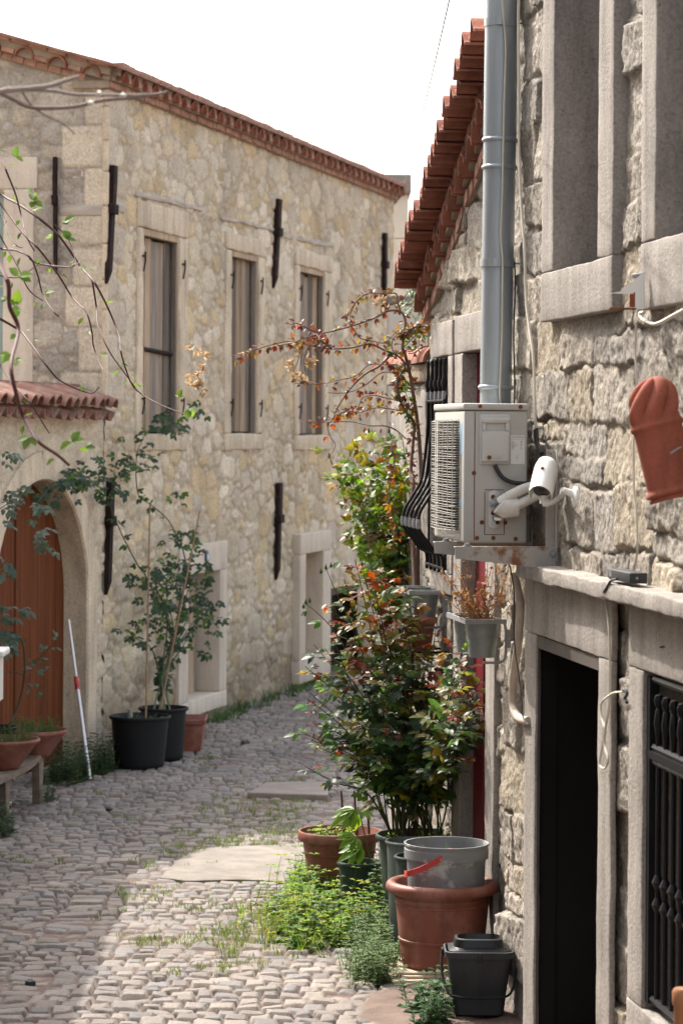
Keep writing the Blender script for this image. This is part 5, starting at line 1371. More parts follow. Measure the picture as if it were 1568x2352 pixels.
# ------------------------------------------------------------------ pots on the ground
def pot(name, c, r, h, label, cat, material, rim=.03, rimh=.05, base=.72, soil=True, bands=(), group=None, roll=False, seg=48, soilz=None, wallt=.012):
    c = Vector(c); root = thing(name, c, label, cat, group)
    rb = r * base
    prof = [(0, .0), (rb * .93, .0), (rb, .012)]
    hb = h - rimh
    for i in range(1, 13):
        t = i / 12; z = .012 + (hb - .012) * t; rr = rb + (r - rim - rb) * (t ** .85)
        prof.append((rr, z))
        for bz in bands:
            if abs(bz - t) < .042: prof += [(rr + .005, z + .004), (rr + .005, z + .012), (rr, z + .016)]
    if roll:
        for k in range(9):
            g = -pi / 2 + pi * 1.15 * k / 8; prof.append((r - rimh * .5 + cos(g) * rimh * .5, hb + rimh * .5 + sin(g) * rimh * .5))
        prof.append((r - rimh * .9, hb + rimh * .8))
    else:
        prof += [(r - .004, hb + .002), (r, hb + .008), (r, h - .006), (r - .005, h), (r - wallt - .002, h)]
    prof += [(r - rim - wallt, hb * .96), (rb * .95, hb * .5)]
    m = MB(); m.lathe(c, prof, seg); m.build('pot', material, root, angle=45)
    sz = soilz if soilz is not None else hb * .90
    if soil:
        m = MB(); q = []
        rr = (rb + (r - rim - rb) * (sz / hb)) - wallt - .004
        m.lathe(c, [(0, sz + .015), (rr * .5, sz + .008), (rr, sz)], 28); m.build('soil', M['soil'], root)
    return root
gz = lambda x, y: G(x, y)
pc = Vector((P(1014, 2230, 14.85).x, 14.85, .058))
pot('flower_pot', pc, .303, .452, 'largest terracotta pot, wide rolled rim, with the paint bucket standing inside it', 'pot', M['terra'], rim=.05, rimh=.062, base=.70, bands=(.82, .90, .30), roll=True, soilz=.19)
# paint bucket with its red handle
bc = Vector((P(1024, 2000, 14.86).x, 14.86, .27))
root = thing('paint_bucket', bc, 'grey paint splashed plastic bucket with a red handle, standing in the big terracotta pot', 'bucket')
m = MB(); r = .218; hB = .44
m.lathe(bc, [(0, 0), (r * .88, 0), (r * .89, .01), (r * .965, hB - .085), (r * .97, hB - .08), (r * 1.03, hB - .078), (r * 1.03, hB - .03), (r * 1.01, hB - .025), (r * 1.01, hB - .012), (r * 1.04, hB - .01), (r * 1.04, hB), (r * .99, hB), (r * .965, hB - .03), (r * .93, .14), (0, .12)], 56); m.build('body', M['bucket'], root, angle=40)
m = MB(); pts = [Vector((bc.x - r * 1.03, 14.80, bc.z + hB - .155)), P(*ZP(775, 630), 14.66), P(*ZP(845, 610), 14.64), P(*ZP(920, 575), 14.635), P(*ZP(1000, 530), 14.64), P(*ZP(1062, 488), 14.66)]
sp_ = spline(pts, 6); m.loft([[p + Vector((0, -.004, .016)), p + Vector((0, .004, .016)), p + Vector((0, .004, -.016)), p + Vector((0, -.004, -.016))] for p in sp_]); m.lathe(pts[-1] + Vector((0, .02, 0)), [(0, 0), (.02, 0), (.018, .02), (0, .022)], 12, (0, -1, 0)); m.build('handle', M['red'], root)
m = MB(); 
for k in range(9):
    for q in range(3):
        if R.random() < .85:
            zz = bc.z + .315 - k * .012; an = radians(205 + q * 13); an2 = an + radians(R.uniform(6, 12)); rr = r * (.885 + .085 * (zz - bc.z) / (hB - .08)) + .0012
            m.loft([[Vector((bc.x + cos(g) * rr_, bc.y + sin(g) * rr_, z_)) for g, rr_, z_ in ((an, rr, zz), (an2, rr, zz), (an2, rr, zz + .005), (an, rr, zz + .005))], [Vector((bc.x + cos(g) * (rr_ - .002), bc.y + sin(g) * (rr_ - .002), z_)) for g, rr_, z_ in ((an, rr, zz), (an2, rr, zz), (an2, rr, zz + .005), (an, rr, zz + .005))]])
m.build('printed_text', M['ink_grey'], root, smooth=False)
# stack of ceramic tiles under the big pot
for i, (dx, dy, a_, zz) in enumerate(((-.03, -.03, .06, 0.0), (-.045, -.02, .10, .0145), (.0, .0, .03, .029), (-.005, .02, -.02, .0435))):
    c = Vector((pc.x + dx, pc.y + dy, zz)); m = MB(); T = lambda x, y, z: c + Vector((x * cos(a_) - y * sin(a_), x * sin(a_) + y * cos(a_), z))
    hw = .245 - .02 * (i > 1)
    m.rbox(T, (-hw, -hw, .0005), (hw, hw, .0140), .004, .5, .0); o = m.build('ceramic_tile', M['paver'], None, loc=c)
    lab(o, ['lowest cream ceramic tile of the stack under the big terracotta pot', 'second lowest cream ceramic tile under the big terracotta pot', 'second highest cream ceramic tile under the big terracotta pot', 'topmost cream ceramic tile, directly under the big terracotta pot'][i], 'tile', 'tiles stacked under the big pot')
# mop bucket
mc = Vector((P(1097, 2330, 13.88).x, 13.88, 0.012)); root = thing('mop_bucket', mc, 'square charcoal mop bucket with black wringer and lowered handle by the doorway', 'bucket')
def sq(w_, d_, z, rr, n=7):
    out = []
    for (sx, sy, g0) in ((1, 1, 0), (-1, 1, pi / 2), (-1, -1, pi), (1, -1, 3 * pi / 2)):
        for k in range(n):
            g = g0 + pi / 2 * k / (n - 1); out.append(mc + Vector((sx * (w_ - rr) + cos(g) * rr, sy * (d_ - rr) + sin(g) * rr, z)))
    return out
m = MB(); m.loft([sq(.115, .10, 0, .03), sq(.122, .107, .006, .035), sq(.140, .118, .15, .04), sq(.142, .119, .152, .04), sq(.157, .128, .285, .045), sq(.170, .138, .287, .05), sq(.172, .14, .318, .05), sq(.163, .132, .32, .05), sq(.15, .122, .25, .045), sq(.125, .10, .02, .03)]); m.build('body', M['mop'], root, angle=45)
m = MB(); Tm = lambda x, y, z: mc + Vector((x, y, z)); m.loft([sq(.150, .12, .300, .04), sq(.152, .122, .322, .04), sq(.125, .095, .335, .05), sq(.118, .088, .372, .05), sq(.105, .076, .376, .05), sq(.09, .06, .31, .04)])
m.rbox(Tm, (-.01, -.145, .27), (.012, -.1385, .312), .003, .1, 0)
m.build('wringer', M['mop_dark'], root, angle=45)
m = MB(); pts = [mc + Vector(v) for v in ((-.176, 0, .30), (-.186, -.03, .26), (-.178, -.09, .18), (-.15, -.145, .12), (-.10, -.165, .105), (0, -.170, .10), (.10, -.165, .105), (.15, -.145, .12), (.178, -.09, .18), (.186, -.03, .26), (.176, 0, .30))]; m.tube(spline(pts, 5), .0065, 8)
for s_ in (-1, 1): m.lathe(mc + Vector((s_ * .165, 0, .30)), [(0, 0), (.022, 0), (.02, .02), (0, .022)], 12, (s_, 0, 0))
m.build('handle', M['black_pot'], root)
# other pots
pot('flower_pot', (P(779, 2040, 17.5).x, 17.5, 0.0), .262, .392, 'wide pale rimmed terracotta pot at the far left of the rose pots', 'pot', M['terra'], rim=.03, rimh=.06, base=.70, bands=(.75,))
rose_c = Vector((P(962, 2100, 16.45).x, 16.45, 0)); pot('flower_pot', rose_c, .262, .525, 'tall dark green nursery pot holding the big rose bush', 'pot', M['green_pot'], rim=.022, rimh=.03, base=.74)
fig_c = Vector((P(826, 2080, 16.85).x, 16.85, 0)); pot('flower_pot', fig_c, .14, .300, 'small dark green pot with a fig seedling in front of the terracotta pot', 'pot', M['green_pot'], rim=.012, rimh=.025, base=.74, soilz=.23)
pot('flower_pot', (P(943, 2100, 15.75).x, 15.75, 0), .150, .590, 'slim grey green pot between the rose pot and the paint bucket', 'pot', M['grey_pot'], rim=.012, rimh=.02, base=.78)
pot('flower_pot', (P(962, 2100, 15.42).x, 15.42, 0), .142, .555, 'dark slim pot partly hidden behind the paint bucket', 'pot', M['green_pot'], rim=.012, rimh=.02, base=.78)
bp1 = Vector((P(321, 1765, 23.95).x, 23.95, 0)); pot('flower_pot', bp1, .266, .445, 'large black nursery pot, nearer of the two by the long house', 'pot', M['black_pot'], rim=.02, rimh=.028, base=.78)
bp2 = Vector((P(374, 1750, 24.5).x, 24.55, 0)); pot('flower_pot', bp2, .222, .458, 'black nursery pot with climbing rose stems, farther of the two by the long house', 'pot', M['black_pot'], rim=.02, rimh=.028, base=.78)
tc = Vector((P(437, 1725, 25.3).x, 25.35, 0)); root = thing('planter_box', tc, 'long terracotta trough behind the two black pots by the long house', 'planter')
Tt = lambda x, y, z: tc + Vector((x, y, z)) ; m = MB()
rings = []
for w_, d_, z in ((.10, .20, 0), (.125, .24, .20), (.125, .24, .245), (.142, .26, .247), (.145, .265, .285), (.135, .255, .288), (.12, .235, .24), (.10, .2, .18)): rings.append([Tt(x, y, z) for x, y in ((-w_, -d_), (w_, -d_), (w_, d_), (-w_, d_))])
m.loft(rings); m.build('trough', M['terra'], root, smooth=False)
# ceramic pieces leaning behind the rose: a terracotta trough on the window sill side
tc = WB.p(WB.s(*ZR(850, 660), .2), WB.z(*ZR(850, 760), .2), .19); root = thing('planter_box', tc, 'terracotta trough hung behind the top of the big rose bush', 'planter')
m = MB(); rings = []
for w_, d_, z in ((.20, .075, 0), (.24, .095, .17), (.265, .105, .172), (.27, .11, .205), (.25, .095, .206), (.22, .08, .10)): rings.append([tc + WB.u * x + WB.n * y + Vector((0, 0, z)) for x, y in ((-w_, -d_), (w_, -d_), (w_, d_), (-w_, d_))])
m.loft(rings); m.build('trough', M['terra'], root, smooth=False)
m = MB(); T = wt(WB); s_, z_, d_ = WB.sd(tc)
for k in (-.15, .15): m.box(T, (s_ + k - .01, .0, z_ - .015), (s_ + k + .01, d_ + .1, z_ - .002))
m.build('hanger', M['iron'], root, smooth=False)

# ------------------------------------------------------------------ left side: bench with bowls, pole, stand
def bench():
    a = G(*ZL(20, 2130)); Yb = 20.75
    c = Vector((P(45, 1860, 20.9).x, 20.9, 0)); root = thing('bench', c, 'low weathered wooden bench with a curved seat under the clay bowls', 'bench')
    # local frame: x along the bench (towards the gate), y across
    e0 = P(*ZL(40, 1880), 20.45); e1 = P(*ZL(430, 1660), 21.6); e0.z = e1.z = 0; ux = (e1 - e0).normalized(); uy = Vector((-ux.y, ux.x, 0)); L = (e1 - e0).length
    T = lambda x, y, z: e0 + ux * x + uy * y + Vector((0, 0, z))
    def zt(x): return .345 + .05 * ((x - .05 - L / 2) / (L / 2)) ** 2 - .02
    m = MB(); n = 12
    for (y0, y1) in ((-.02, .15), (.17, .34), (.36, .52)):
        rings = []
        for i in range(n + 1):
            x = -.9 + (L + .95) * i / n; z = .355 + .07 * max(0, (x - L * .45) / (L * .6)) ** 1.5
            rings.append([T(x, y0, z - .045), T(x, y1, z - .045), T(x, y1, z), T(x, y0, z)])
        m.loft(rings); 
    m.build('seat', M['bench'], root, smooth=False)
    for x in (-.6, .12, L - .06):
        m = MB(); zz = .31 + .06 * max(0, (x - L * .45) / (L * .6)) ** 1.5
        for y in (.03, .46):
            m.loft([[T(x - w_, y - .03, z), T(x + w_, y - .03, z), T(x + w_, y + .03, z), T(x - w_, y + .03, z)] for z, w_ in ((0, .04), (zz, .07))])
        m.rbox(T, (x - .022, .03, zz - .10), (x + .022, .46, zz - .04), .004, .3, 0); m.build('leg', M['bench'], root, smooth=False)
    m = MB(); m.rbox(T, (-.55, .22, .15), (L - .1, .27, .21), .006, .3, .002); m.build('stretcher', M['bench'], root, smooth=False)
    # hollow brick under it
    bq = T(.38, .16, 0); b = thing('hollow_brick', bq, 'pale hollow brick lying under the bench', 'brick')
    m = MB(); m.rbox(T, (.16, .10, .0), (.60, .20, .085), .005, .3, .001); q = m.build('brick', M['paver'], b)
    m = MB()
    for k in range(6): m.lathe(T(.20 + .072 * k, .0975, .045), [(0, .0), (.022, 0), (.022, .004), (0, .0045)], 12, uy)
    m.build('holes', M['dark'], q)  # black discs paint the shade inside the brick's holes
    return T, ux, uy, L
BT, BX, BY, BL = bench()
def bowl(c, r, h, label):
    c = Vector(c); root = thing('planting_bowl', c, label, 'bowl', 'clay bowls on the bench')
    m = MB(); m.lathe(c, [(0, 0), (r * .45, 0), (r * .5, .012), (r * .72, h * .45), (r * .95, h - .03), (r * 1.0, h - .028), (r * 1.02, h - .012), (r * 1.0, h), (r * .95, h), (r * .9, h - .03), (r * .5, h * .5), (0, h * .45)], 48); m.build('bowl', M['terra'], root, angle=45)
    m = MB(); m.lathe(c, [(0, h - .02), (r * .88, h - .035)], 24); m.build('soil', M['soil'], root); return c
b1 = bowl((P(8, 1750, 20.85).x - .02, 20.85, .358), .29, .225, 'clay bowl of low green plants at the near end of the bench')
b2 = bowl((P(78, 1750, 21.55).x, 21.55, .372), .255, .205, 'clay bowl of low green plants at the far end of the bench')
bk = Vector((P(5, 1690, 21.2).x - .02, 21.25, .357)); pot('flower_pot', bk, .135, .275, 'small black pot with a bare rose stem standing between the clay bowls', 'pot', M['black_pot'], rim=.012, rimh=.02, base=.72)

c0 = G(207, 1791); c1 = WL.p(*WL.hit(158, 1424, .03), .03)
root = thing('broom_pole', c0, 'white metal pole with a red joint leaning against the arch', 'pole')
d_ = c1 - c0
m = MB(); m.tube([c0 + d_ * t for t in (0, .2, .40, .565)], .0150, 12); m.build('lower_tube', M['alu'], root)
m = MB(); m.tube([c0 + d_ * t for t in (.60, .8, 1.0)], .0125, 12); m.build('upper_tube', M['alu'], root)
m = MB(); m.tube([c0 + d_ * t for t in (.560, .565, .635, .64)], [.02, .0225, .0225, .018], 12); m.build('joint', M['red'], root)
m = MB(); m.tube([c0 + d_ * t for t in (.567, .633)], .0228, 12); 

# white cast planter on a pedestal, just inside the left edge
wc = Vector((P(-40, 1500, 19.2).x, 19.2, 0)); root = thing('pedestal_planter', wc, 'white slatted planter stand cut by the left edge of the picture', 'planter')
zt_ = P(10, 1490, 19.2).z; wr = P(16, 1490, 19.2).x - wc.x
T = lambda x, y, z: wc + Vector((x, y, z)); m = MB(); m.rbox(T, (-wr, -.2, zt_ - .05), (wr, .2, zt_), .015, .3, 0); m.build('top', M['white'], root)
m = MB(); wr2 = P(6, 1550, 19.2).x - wc.x
for k in range(5): m.rbox(T, (-wr2 + .4 * k * wr2, -.13, zt_ - .36), (-wr2 + (.4 * k + .34) * wr2, .13, zt_ - .052), .006, .3, 0)
m.rbox(T, (-wr2, -.10, zt_ - .30), (wr2 - .02, .10, zt_ - .20), .006, .4, 0); m.build('stand', M['white'], root, smooth=False)
m = MB(); m.lathe(wc, [(0, 0), (.10, 0), (.10, .04), (.05, .08), (.045, zt_ - .42), (.09, zt_ - .37), (0, zt_ - .365)], 20); m.build('pedestal', M['white'], root)

# turned wooden post in the lower right corner
pp_ = Vector((P(1567, 2352, 9.2).x, 9.2, 0)); zt_ = P(1556, 2270, 9.2).z
o_ = MB(); o_.lathe(pp_, [(0, 0), (.035, 0), (.035, .4), (.028, .45), (.034, .8), (.030, zt_ - .06), (.036, zt_ - .05), (.037, zt_ - .012), (.03, zt_), (0, zt_)], 24); o_ = o_.build('wooden_post', M['post'], None, loc=pp_); lab(o_, 'turned brown wooden post in the lower right corner', 'post')

# ------------------------------------------------------------------ plants
def pick(cols, j=.15):
    c = R.choice(cols); k = R.uniform(1 - j, 1 + j); return tuple(x * k * R.uniform(.95, 1.05) for x in c)
GREEN = [(.068, .125, .032), (.056, .105, .030), (.085, .14, .032)]
BRIGHT = [(.13, .21, .035), (.17, .24, .04), (.10, .17, .03), (.20, .22, .04)]
DARK = [(.036, .066, .032), (.043, .076, .036), (.030, .055, .030)]
RED = [(.15, .028, .016), (.20, .055, .02), (.10, .022, .016)]
BRONZE = [(.22, .12, .025), (.19, .14, .03), (.11, .06, .025), (.24, .11, .02)]
OLIVE = [(.15, .14, .03), (.19, .16, .035), (.12, .13, .03)]

def stem_r(n, r0, r1): return [r0 + (r1 - r0) * i / max(1, n - 1) for i in range(n)]
def compound(mb, p, d, L, cols, n=5, up=(0, -.45, .8), stems=None, simple=False, droop=.25, pet=1.5):
    """a rose leaf: leaflets in pairs on a petiole and one at its end"""
    d = Vector(d).normalized(); upv = (Vector(up) + rv(.45)).normalized(); s = d.cross(upv)
    if s.length < .05: s = d.orthogonal()
    s.normalize()
    pl = L * pet; e = Vector(p) + d * pl + Vector((0, 0, -droop * pl * .4))
    if stems is not None: stems.tube([Vector(p), (Vector(p) + e) / 2 + Vector((0, 0, droop * pl * .15)), e], [.0022, .0018, .0014], 4, cap=False)
    mb.col = pick(cols); f = mb.leaf4 if simple else mb.leaf
    f(e, d + Vector((0, 0, -droop)), upv, L, L * .62)
    for k in range((n - 1) // 2):
        q = Vector(p).lerp(e, .88 - .42 * k)
        for sg in (-1, 1):
            mb.col = pick(cols) if R.random() < .3 else mb.col
            dd = (s * sg * .9 + d * .55 + Vector((0, 0, -droop * R.uniform(.4, 1.4)))).normalized()
            f(q, dd, (upv + rv(.25)).normalized(), L * R.uniform(.75, .95), L * .55)

def plant(name, loc, label, cat, group=None): return thing(name, loc, label, cat, group)
def finish(root, stems, leaves, lm='leaf', sname='stems', lname='foliage', smat='stalk'):
    if stems is not None and stems.v: stems.build(sname, M[smat], root, color=True, recalc=False)
    if leaves is not None and leaves.v: leaves.build(lname, M[lm], root, angle=0, color=True, recalc=False)

# --- a cane drawn through points in the picture, leafed along its length
def cane(st, lf, pts, r0, r1, col, cols, step=.05, L=(.03, .045), n=(1, 3, 3), start=0.0, up=(0, -.4, .8), hang=.2, simple=False, sub=6, prob=1.0, pet=.5):
    sp_ = spline(pts, sub); st.col = col; st.tube(sp_, stem_r(len(sp_), r0, r1), 6)
    acc = 0; k = 0; tot = sum((sp_[i + 1] - sp_[i]).length for i in range(len(sp_) - 1)); run = 0
    for i in range(len(sp_) - 1):
        seg = sp_[i + 1] - sp_[i]; run += seg.length; acc += seg.length
        while acc > step:
            acc -= step; k += 1
            if run / tot < start or R.random() > prob or seg.length < 1e-6: continue
            q = sp_[i + 1] - seg.normalized() * min(acc, seg.length); t = seg.normalized(); s = t.cross(Vector((0, 1, 0)))
            if s.length < .1: s = t.orthogonal()
            s.normalize(); d = (s * (1 if k % 2 else -1) + t * .6 + rv(.5)).normalized()
            compound(lf, q, d, R.uniform(*L), cols() if callable(cols) else cols, R.choice(n), up=up, droop=hang, simple=simple, pet=pet)
    return sp_

# --- the big rose bush
def rose_bush():
    base = rose_c + Vector((0, 0, .46)); root = plant('rose_bush', base, 'large potted rose bush with red and bronze upper leaves and dark green lower ones', 'bush')
    st = MB(); lf = MB(); ctr = Vector((P(900, 1500, 16.3).x, 16.3, 1.32))
    tips = []
    for x, y, dy in ((815, 1285, .05), (790, 1330, 0), (835, 1320, .1), (880, 1300, .0), (925, 1310, .05), (760, 1375, .1), (850, 1290, -.1), (905, 1330, .1), (955, 1380, 0), (700, 1530, .0), (745, 1490, -.15), (800, 1420, -.2), (870, 1400, -.25), (930, 1430, -.2), (1000, 1440, .1), (1075, 1520, .05), (1095, 1600, -.1),
                     (690, 1680, -.1), (720, 1630, .15), (1040, 1560, -.2), (985, 1500, -.25), (760, 1570, -.25), (840, 1530, -.35), (915, 1540, -.38), (1090, 1680, -.05), (720, 1480, .05), (735, 1545, 0), (765, 1465, -.1), (705, 1605, .05), (715, 1700, .05), (775, 1700, -.15), (800, 1760, -.1), (870, 1740, -.3), (960, 1750, -.3), (1060, 1500, .1), (1105, 1560, .05), (1100, 1640, .0), (1030, 1620, -.1), (1080, 1740, -.05), (1040, 1470, .0), (710, 1590, .1), (730, 1660, .1), (860, 1330, 0), (700, 1760, -.1), (740, 1720, -.25), (820, 1660, -.4), (900, 1680, -.42), (980, 1660, -.38), (1060, 1640, -.25), (860, 1600, .3), (960, 1590, .3), (780, 1640, .3), (1020, 1700, .25)):
        tips.append(P(x, y, (15.35 if x > 1020 else 16.35) + dy))
    for i, tp in enumerate(tips):
        b0 = base + Vector((R.uniform(-.15, .15), R.uniform(-.13, .13), 0)); mid = b0.lerp(tp, .45) + Vector((R.uniform(-.07, .07), R.uniform(-.06, .06), .12)) + Vector((b0.x - tp.x, b0.y - tp.y, 0)) * .12
        sp_ = spline([b0, b0.lerp(mid, .5) + rv(.03), mid, mid.lerp(tp, .5) + rv(.03), tp], 5)
        st.col = (.045, .035, .018) if R.random() < .6 else (.05, .065, .02); n = len(sp_)
        st.tube(sp_, stem_r(n, R.uniform(.0045, .0075), .0022), 6)
        L = sum((sp_[k + 1] - sp_[k]).length for k in range(n - 1)); nodes = int(L * .82 / .043)
        for k in range(nodes):
            t = .26 + .74 * (k + .5) / nodes; q = sp_[min(n - 1, int(t * (n - 1)))] + rv(.01)
            if q.z < .74 and R.random() < .72: continue
            a = k * 2.4 + R.uniform(-.5, .5); out = Vector((cos(a), sin(a), 0)); oc = q - ctr; oc.z = 0
            d = (out * .8 + oc * .7 + Vector((0, 0, R.uniform(.05, .45)))).normalized()
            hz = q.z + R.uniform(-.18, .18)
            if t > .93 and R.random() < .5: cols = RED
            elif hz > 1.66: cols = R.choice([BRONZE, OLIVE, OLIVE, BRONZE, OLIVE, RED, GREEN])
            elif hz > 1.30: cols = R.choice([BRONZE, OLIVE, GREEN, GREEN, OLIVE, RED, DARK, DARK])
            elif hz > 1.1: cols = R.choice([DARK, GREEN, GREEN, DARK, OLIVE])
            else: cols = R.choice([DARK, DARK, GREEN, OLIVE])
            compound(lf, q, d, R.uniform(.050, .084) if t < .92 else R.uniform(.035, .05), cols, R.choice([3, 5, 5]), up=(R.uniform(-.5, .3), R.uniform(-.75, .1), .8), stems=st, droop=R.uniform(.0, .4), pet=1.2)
    for _ in range(9):   # basal shoots and litter in the pot
        q = base + Vector((R.uniform(-.2, .2), R.uniform(-.2, .2), .0)); compound(lf, q, (R.uniform(-.6, .6), R.uniform(-.6, .2), .8), .05, BRIGHT, 3, stems=st)
    st.col = (.30, .22, .14); st.tube([base + Vector((.03, -.1, -.05)), base + Vector((-.03, -.06, .75))], .007, 6)
    # green hips at the very top
    for pts, buds in (((( 830, 1470), (790, 1400), (765, 1345), (750, 1308)), ((748, 1304), (760, 1300), (737, 1314))), (((800, 1500), (760, 1440), (725, 1405), (704, 1388)), ((702, 1384), (711, 1381), (697, 1394))), (((880, 1480), (850, 1380), (832, 1300)), ((831, 1296),))):
        cane(st, lf, [P(x, y, 16.35) for x, y in pts], .004, .0018, (.05, .07, .02), GREEN, .07, L=(.045, .07), n=(1, 3), pet=.8, prob=.8)
        e = P(*pts[-1], 16.35)
        for x, y in buds:
            q = P(x, y, 16.35); hb = MB(); hb.col = (.06, .11, .03); hb.tube([e, e.lerp(q, .5), q], [.0018, .0016, .0016], 5); hb.lathe(q, [(0, -.012), (.008, -.006), (.0085, .004), (.004, .012), (.002, .022), (0, .024)], 8); hb.build('bud', M['leaf_soft'], root, color=True)
    finish(root, st, lf)
rose_bush()

def climbing_rose():
    Y = 17.65; c = lambda pts, y=Y: [P(*ZV(a, b), y + R.uniform(-.05, .05)) for a, b in pts]
    g = G(*ZV(700, 2900)); root = plant('climbing_rose', Vector((P(*ZV(735, 2200), Y).x, Y, 0)), 'climbing rose with sparse red young leaves arching over the alley from the lower house', 'climbing plant')
    st = MB(); lf = MB(); bk_ = (.14, .085, .065); CR = [(.13, .045, .025), (.16, .06, .025), (.10, .04, .025), (.17, .085, .025), (.12, .075, .025)]; red = lambda: R.choice([RED, CR, CR, CR, BRONZE]); brz = lambda: R.choice([CR, BRONZE, OLIVE, GREEN])
    gx = root.location.x
    tr = [(gx, Y, 0), (gx + .02, Y, .8)]
    cane(st, lf, [Vector(v) for v in tr] + c([(745, 1900), (765, 1600), (770, 1350), (745, 1050), (715, 850), (690, 700), (655, 560), (640, 520), (650, 420), (660, 330), (630, 260), (540, 250), (440, 300), (300, 350), (180, 385), (50, 415), (-60, 445), (-150, 480), (-260, 500)]), .015, .0035, bk_, red, .03, L=(.028, .044), start=.60, prob=.8, pet=.3)
    cane(st, lf, [Vector(v) + Vector((.03, .04, 0)) for v in tr] + c([(715, 1800), (720, 1500), (700, 1400), (715, 1200), (720, 1060), (650, 960), (610, 860), (600, 760), (655, 650), (610, 580), (500, 530), (400, 490), (280, 515), (130, 525), (0, 505), (-160, 470), (-280, 490), (-430, 535), (-560, 600)]), .012, .003, bk_, red, .023, L=(.028, .046), start=.46, pet=.3)
    cane(st, lf, c([(632, 262), (605, 200), (595, 130), (530, 125), (390, 130), (320, 170), (270, 250), (255, 330), (290, 390), (340, 450), (430, 470), (520, 480), (600, 400), (700, 380), (800, 340)]), .006, .0025, bk_, red, .020, L=(.028, .046), pet=.3)
    cane(st, lf, c([(130, 525), (60, 470), (0, 400), (-80, 360), (-125, 340), (-170, 350)]), .006, .003, (.10, .05, .05), RED, .016, L=(.032, .05), pet=.3)
    cane(st, lf, c([(560, 560), (470, 650), (380, 700), (290, 780), (220, 870), (165, 960), (140, 1030)]), .008, .003, (.10, .05, .05), red, .06, prob=.7)
    cane(st, lf, c([(140, 1030), (100, 1080), (120, 1160), (155, 1220), (120, 1290), (85, 1330)]), .003, .0015, (.13, .06, .05), RED, .06, prob=.6)
    cane(st, lf, c([(600, 640), (520, 640), (400, 640), (300, 720), (180, 750), (60, 775), (-140, 775)]), .005, .002, bk_, red, .030, L=(.026, .042), pet=.3)
    cane(st, lf, c([(570, 690), (480, 700), (380, 780), (280, 830), (180, 845), (100, 840)]), .005, .002, (.14, .05, .05), RED, .06)
    cane(st, lf, c([(610, 900), (520, 880), (430, 860), (350, 880), (310, 960), (230, 980), (150, 1010)]), .0045, .002, bk_, red, .020, L=(.028, .044), pet=.3)
    cane(st, lf, c([(660, 980), (560, 960), (460, 950), (380, 970), (300, 990), (210, 980), (150, 1020), (60, 1050), (-50, 1060)]), .004, .002, (.16, .06, .05), red, .028, L=(.026, .042), pet=.3)
    cane(st, lf, c([(660, 1170), (590, 1110), (510, 1080), (410, 1080), (300, 1055), (200, 1050), (90, 1055), (0, 1060)]), .005, .002, (.14, .08, .07), red, .06, prob=.7)
    for pts in (((640, 520), (690, 470), (760, 400), (820, 300)), ((680, 560), (740, 540), (765, 440), (800, 330)), ((620, 450), (660, 400), (740, 370), (830, 360)), ((600, 600), (560, 500), (590, 430), (640, 420), (700, 460)), ((640, 700), (600, 760), (630, 880), (700, 1000)), ((560, 640), (620, 700), (650, 800), (690, 950), (700, 1100)), ((560, 1200), (580, 1350), (545, 1500), (560, 1700), (600, 1850), (560, 1950))):
        cane(st, lf, c(pts), .004, .002, bk_, brz, .015, L=(.03, .05), pet=.3)
    for x, y, n in ((-95, 700, 8), (-60, 620, 6), (-10, 640, 5), (-110, 640, 6), (-400, 640, 8), (-430, 590, 6)):
        pass
    finish(root, st, lf, 'leaf')
    for zx, x, y, rr, n in ((Z2, 560, 1495, 26, 14), (Z2, 620, 1420, 20, 8), (Z2, 600, 1570, 34, 18), (Z2, 690, 1480, 30, 16), (Z2, 640, 1610, 16, 8), (Z2, 580, 1380, 14, 6), (Z2, 655, 1455, 20, 8), (Z2, 1130, 1080, 16, 6), (Z2, 1150, 1130, 10, 4), (Z2, 1090, 1115, 10, 4), (Z3, 1350, 1020, 30, 10), (Z3, 1400, 980, 22, 8), (Z3, 1385, 1095, 40, 18), (Z3, 1330, 1100, 20, 6), (Z3, 1420, 1150, 22, 8), (Z3, 1320, 860, 16, 5), (Z3, 1385, 880, 12, 4), (Z3, 1430, 895, 10, 3)):
        fl = MB(); o = P(*zx(x, y), Y); ex = rr / 1.568 * .5765 / F * Y
        for k in range(n):
            q = o + rv(ex * R.uniform(.3, 1)); fl.leaf(q, rv(), rv(), R.uniform(.028, .045), R.uniform(.022, .034), .8, .8)
        fl.build('withered_bloom', M['petal'], root, angle=0, recalc=False)
    tw = MB(); tw.col = (.10, .06, .05)
    for pts in (((-70, 450), (-90, 560), (-100, 700)), ((-40, 500), (-70, 600), (-60, 690)), ((-100, 470), (-110, 600), (-150, 690))): tw.tube(spline(c(pts), 4), .003, 5)
    tw.build('twigs', M['stalk'], root, color=True)
climbing_rose()

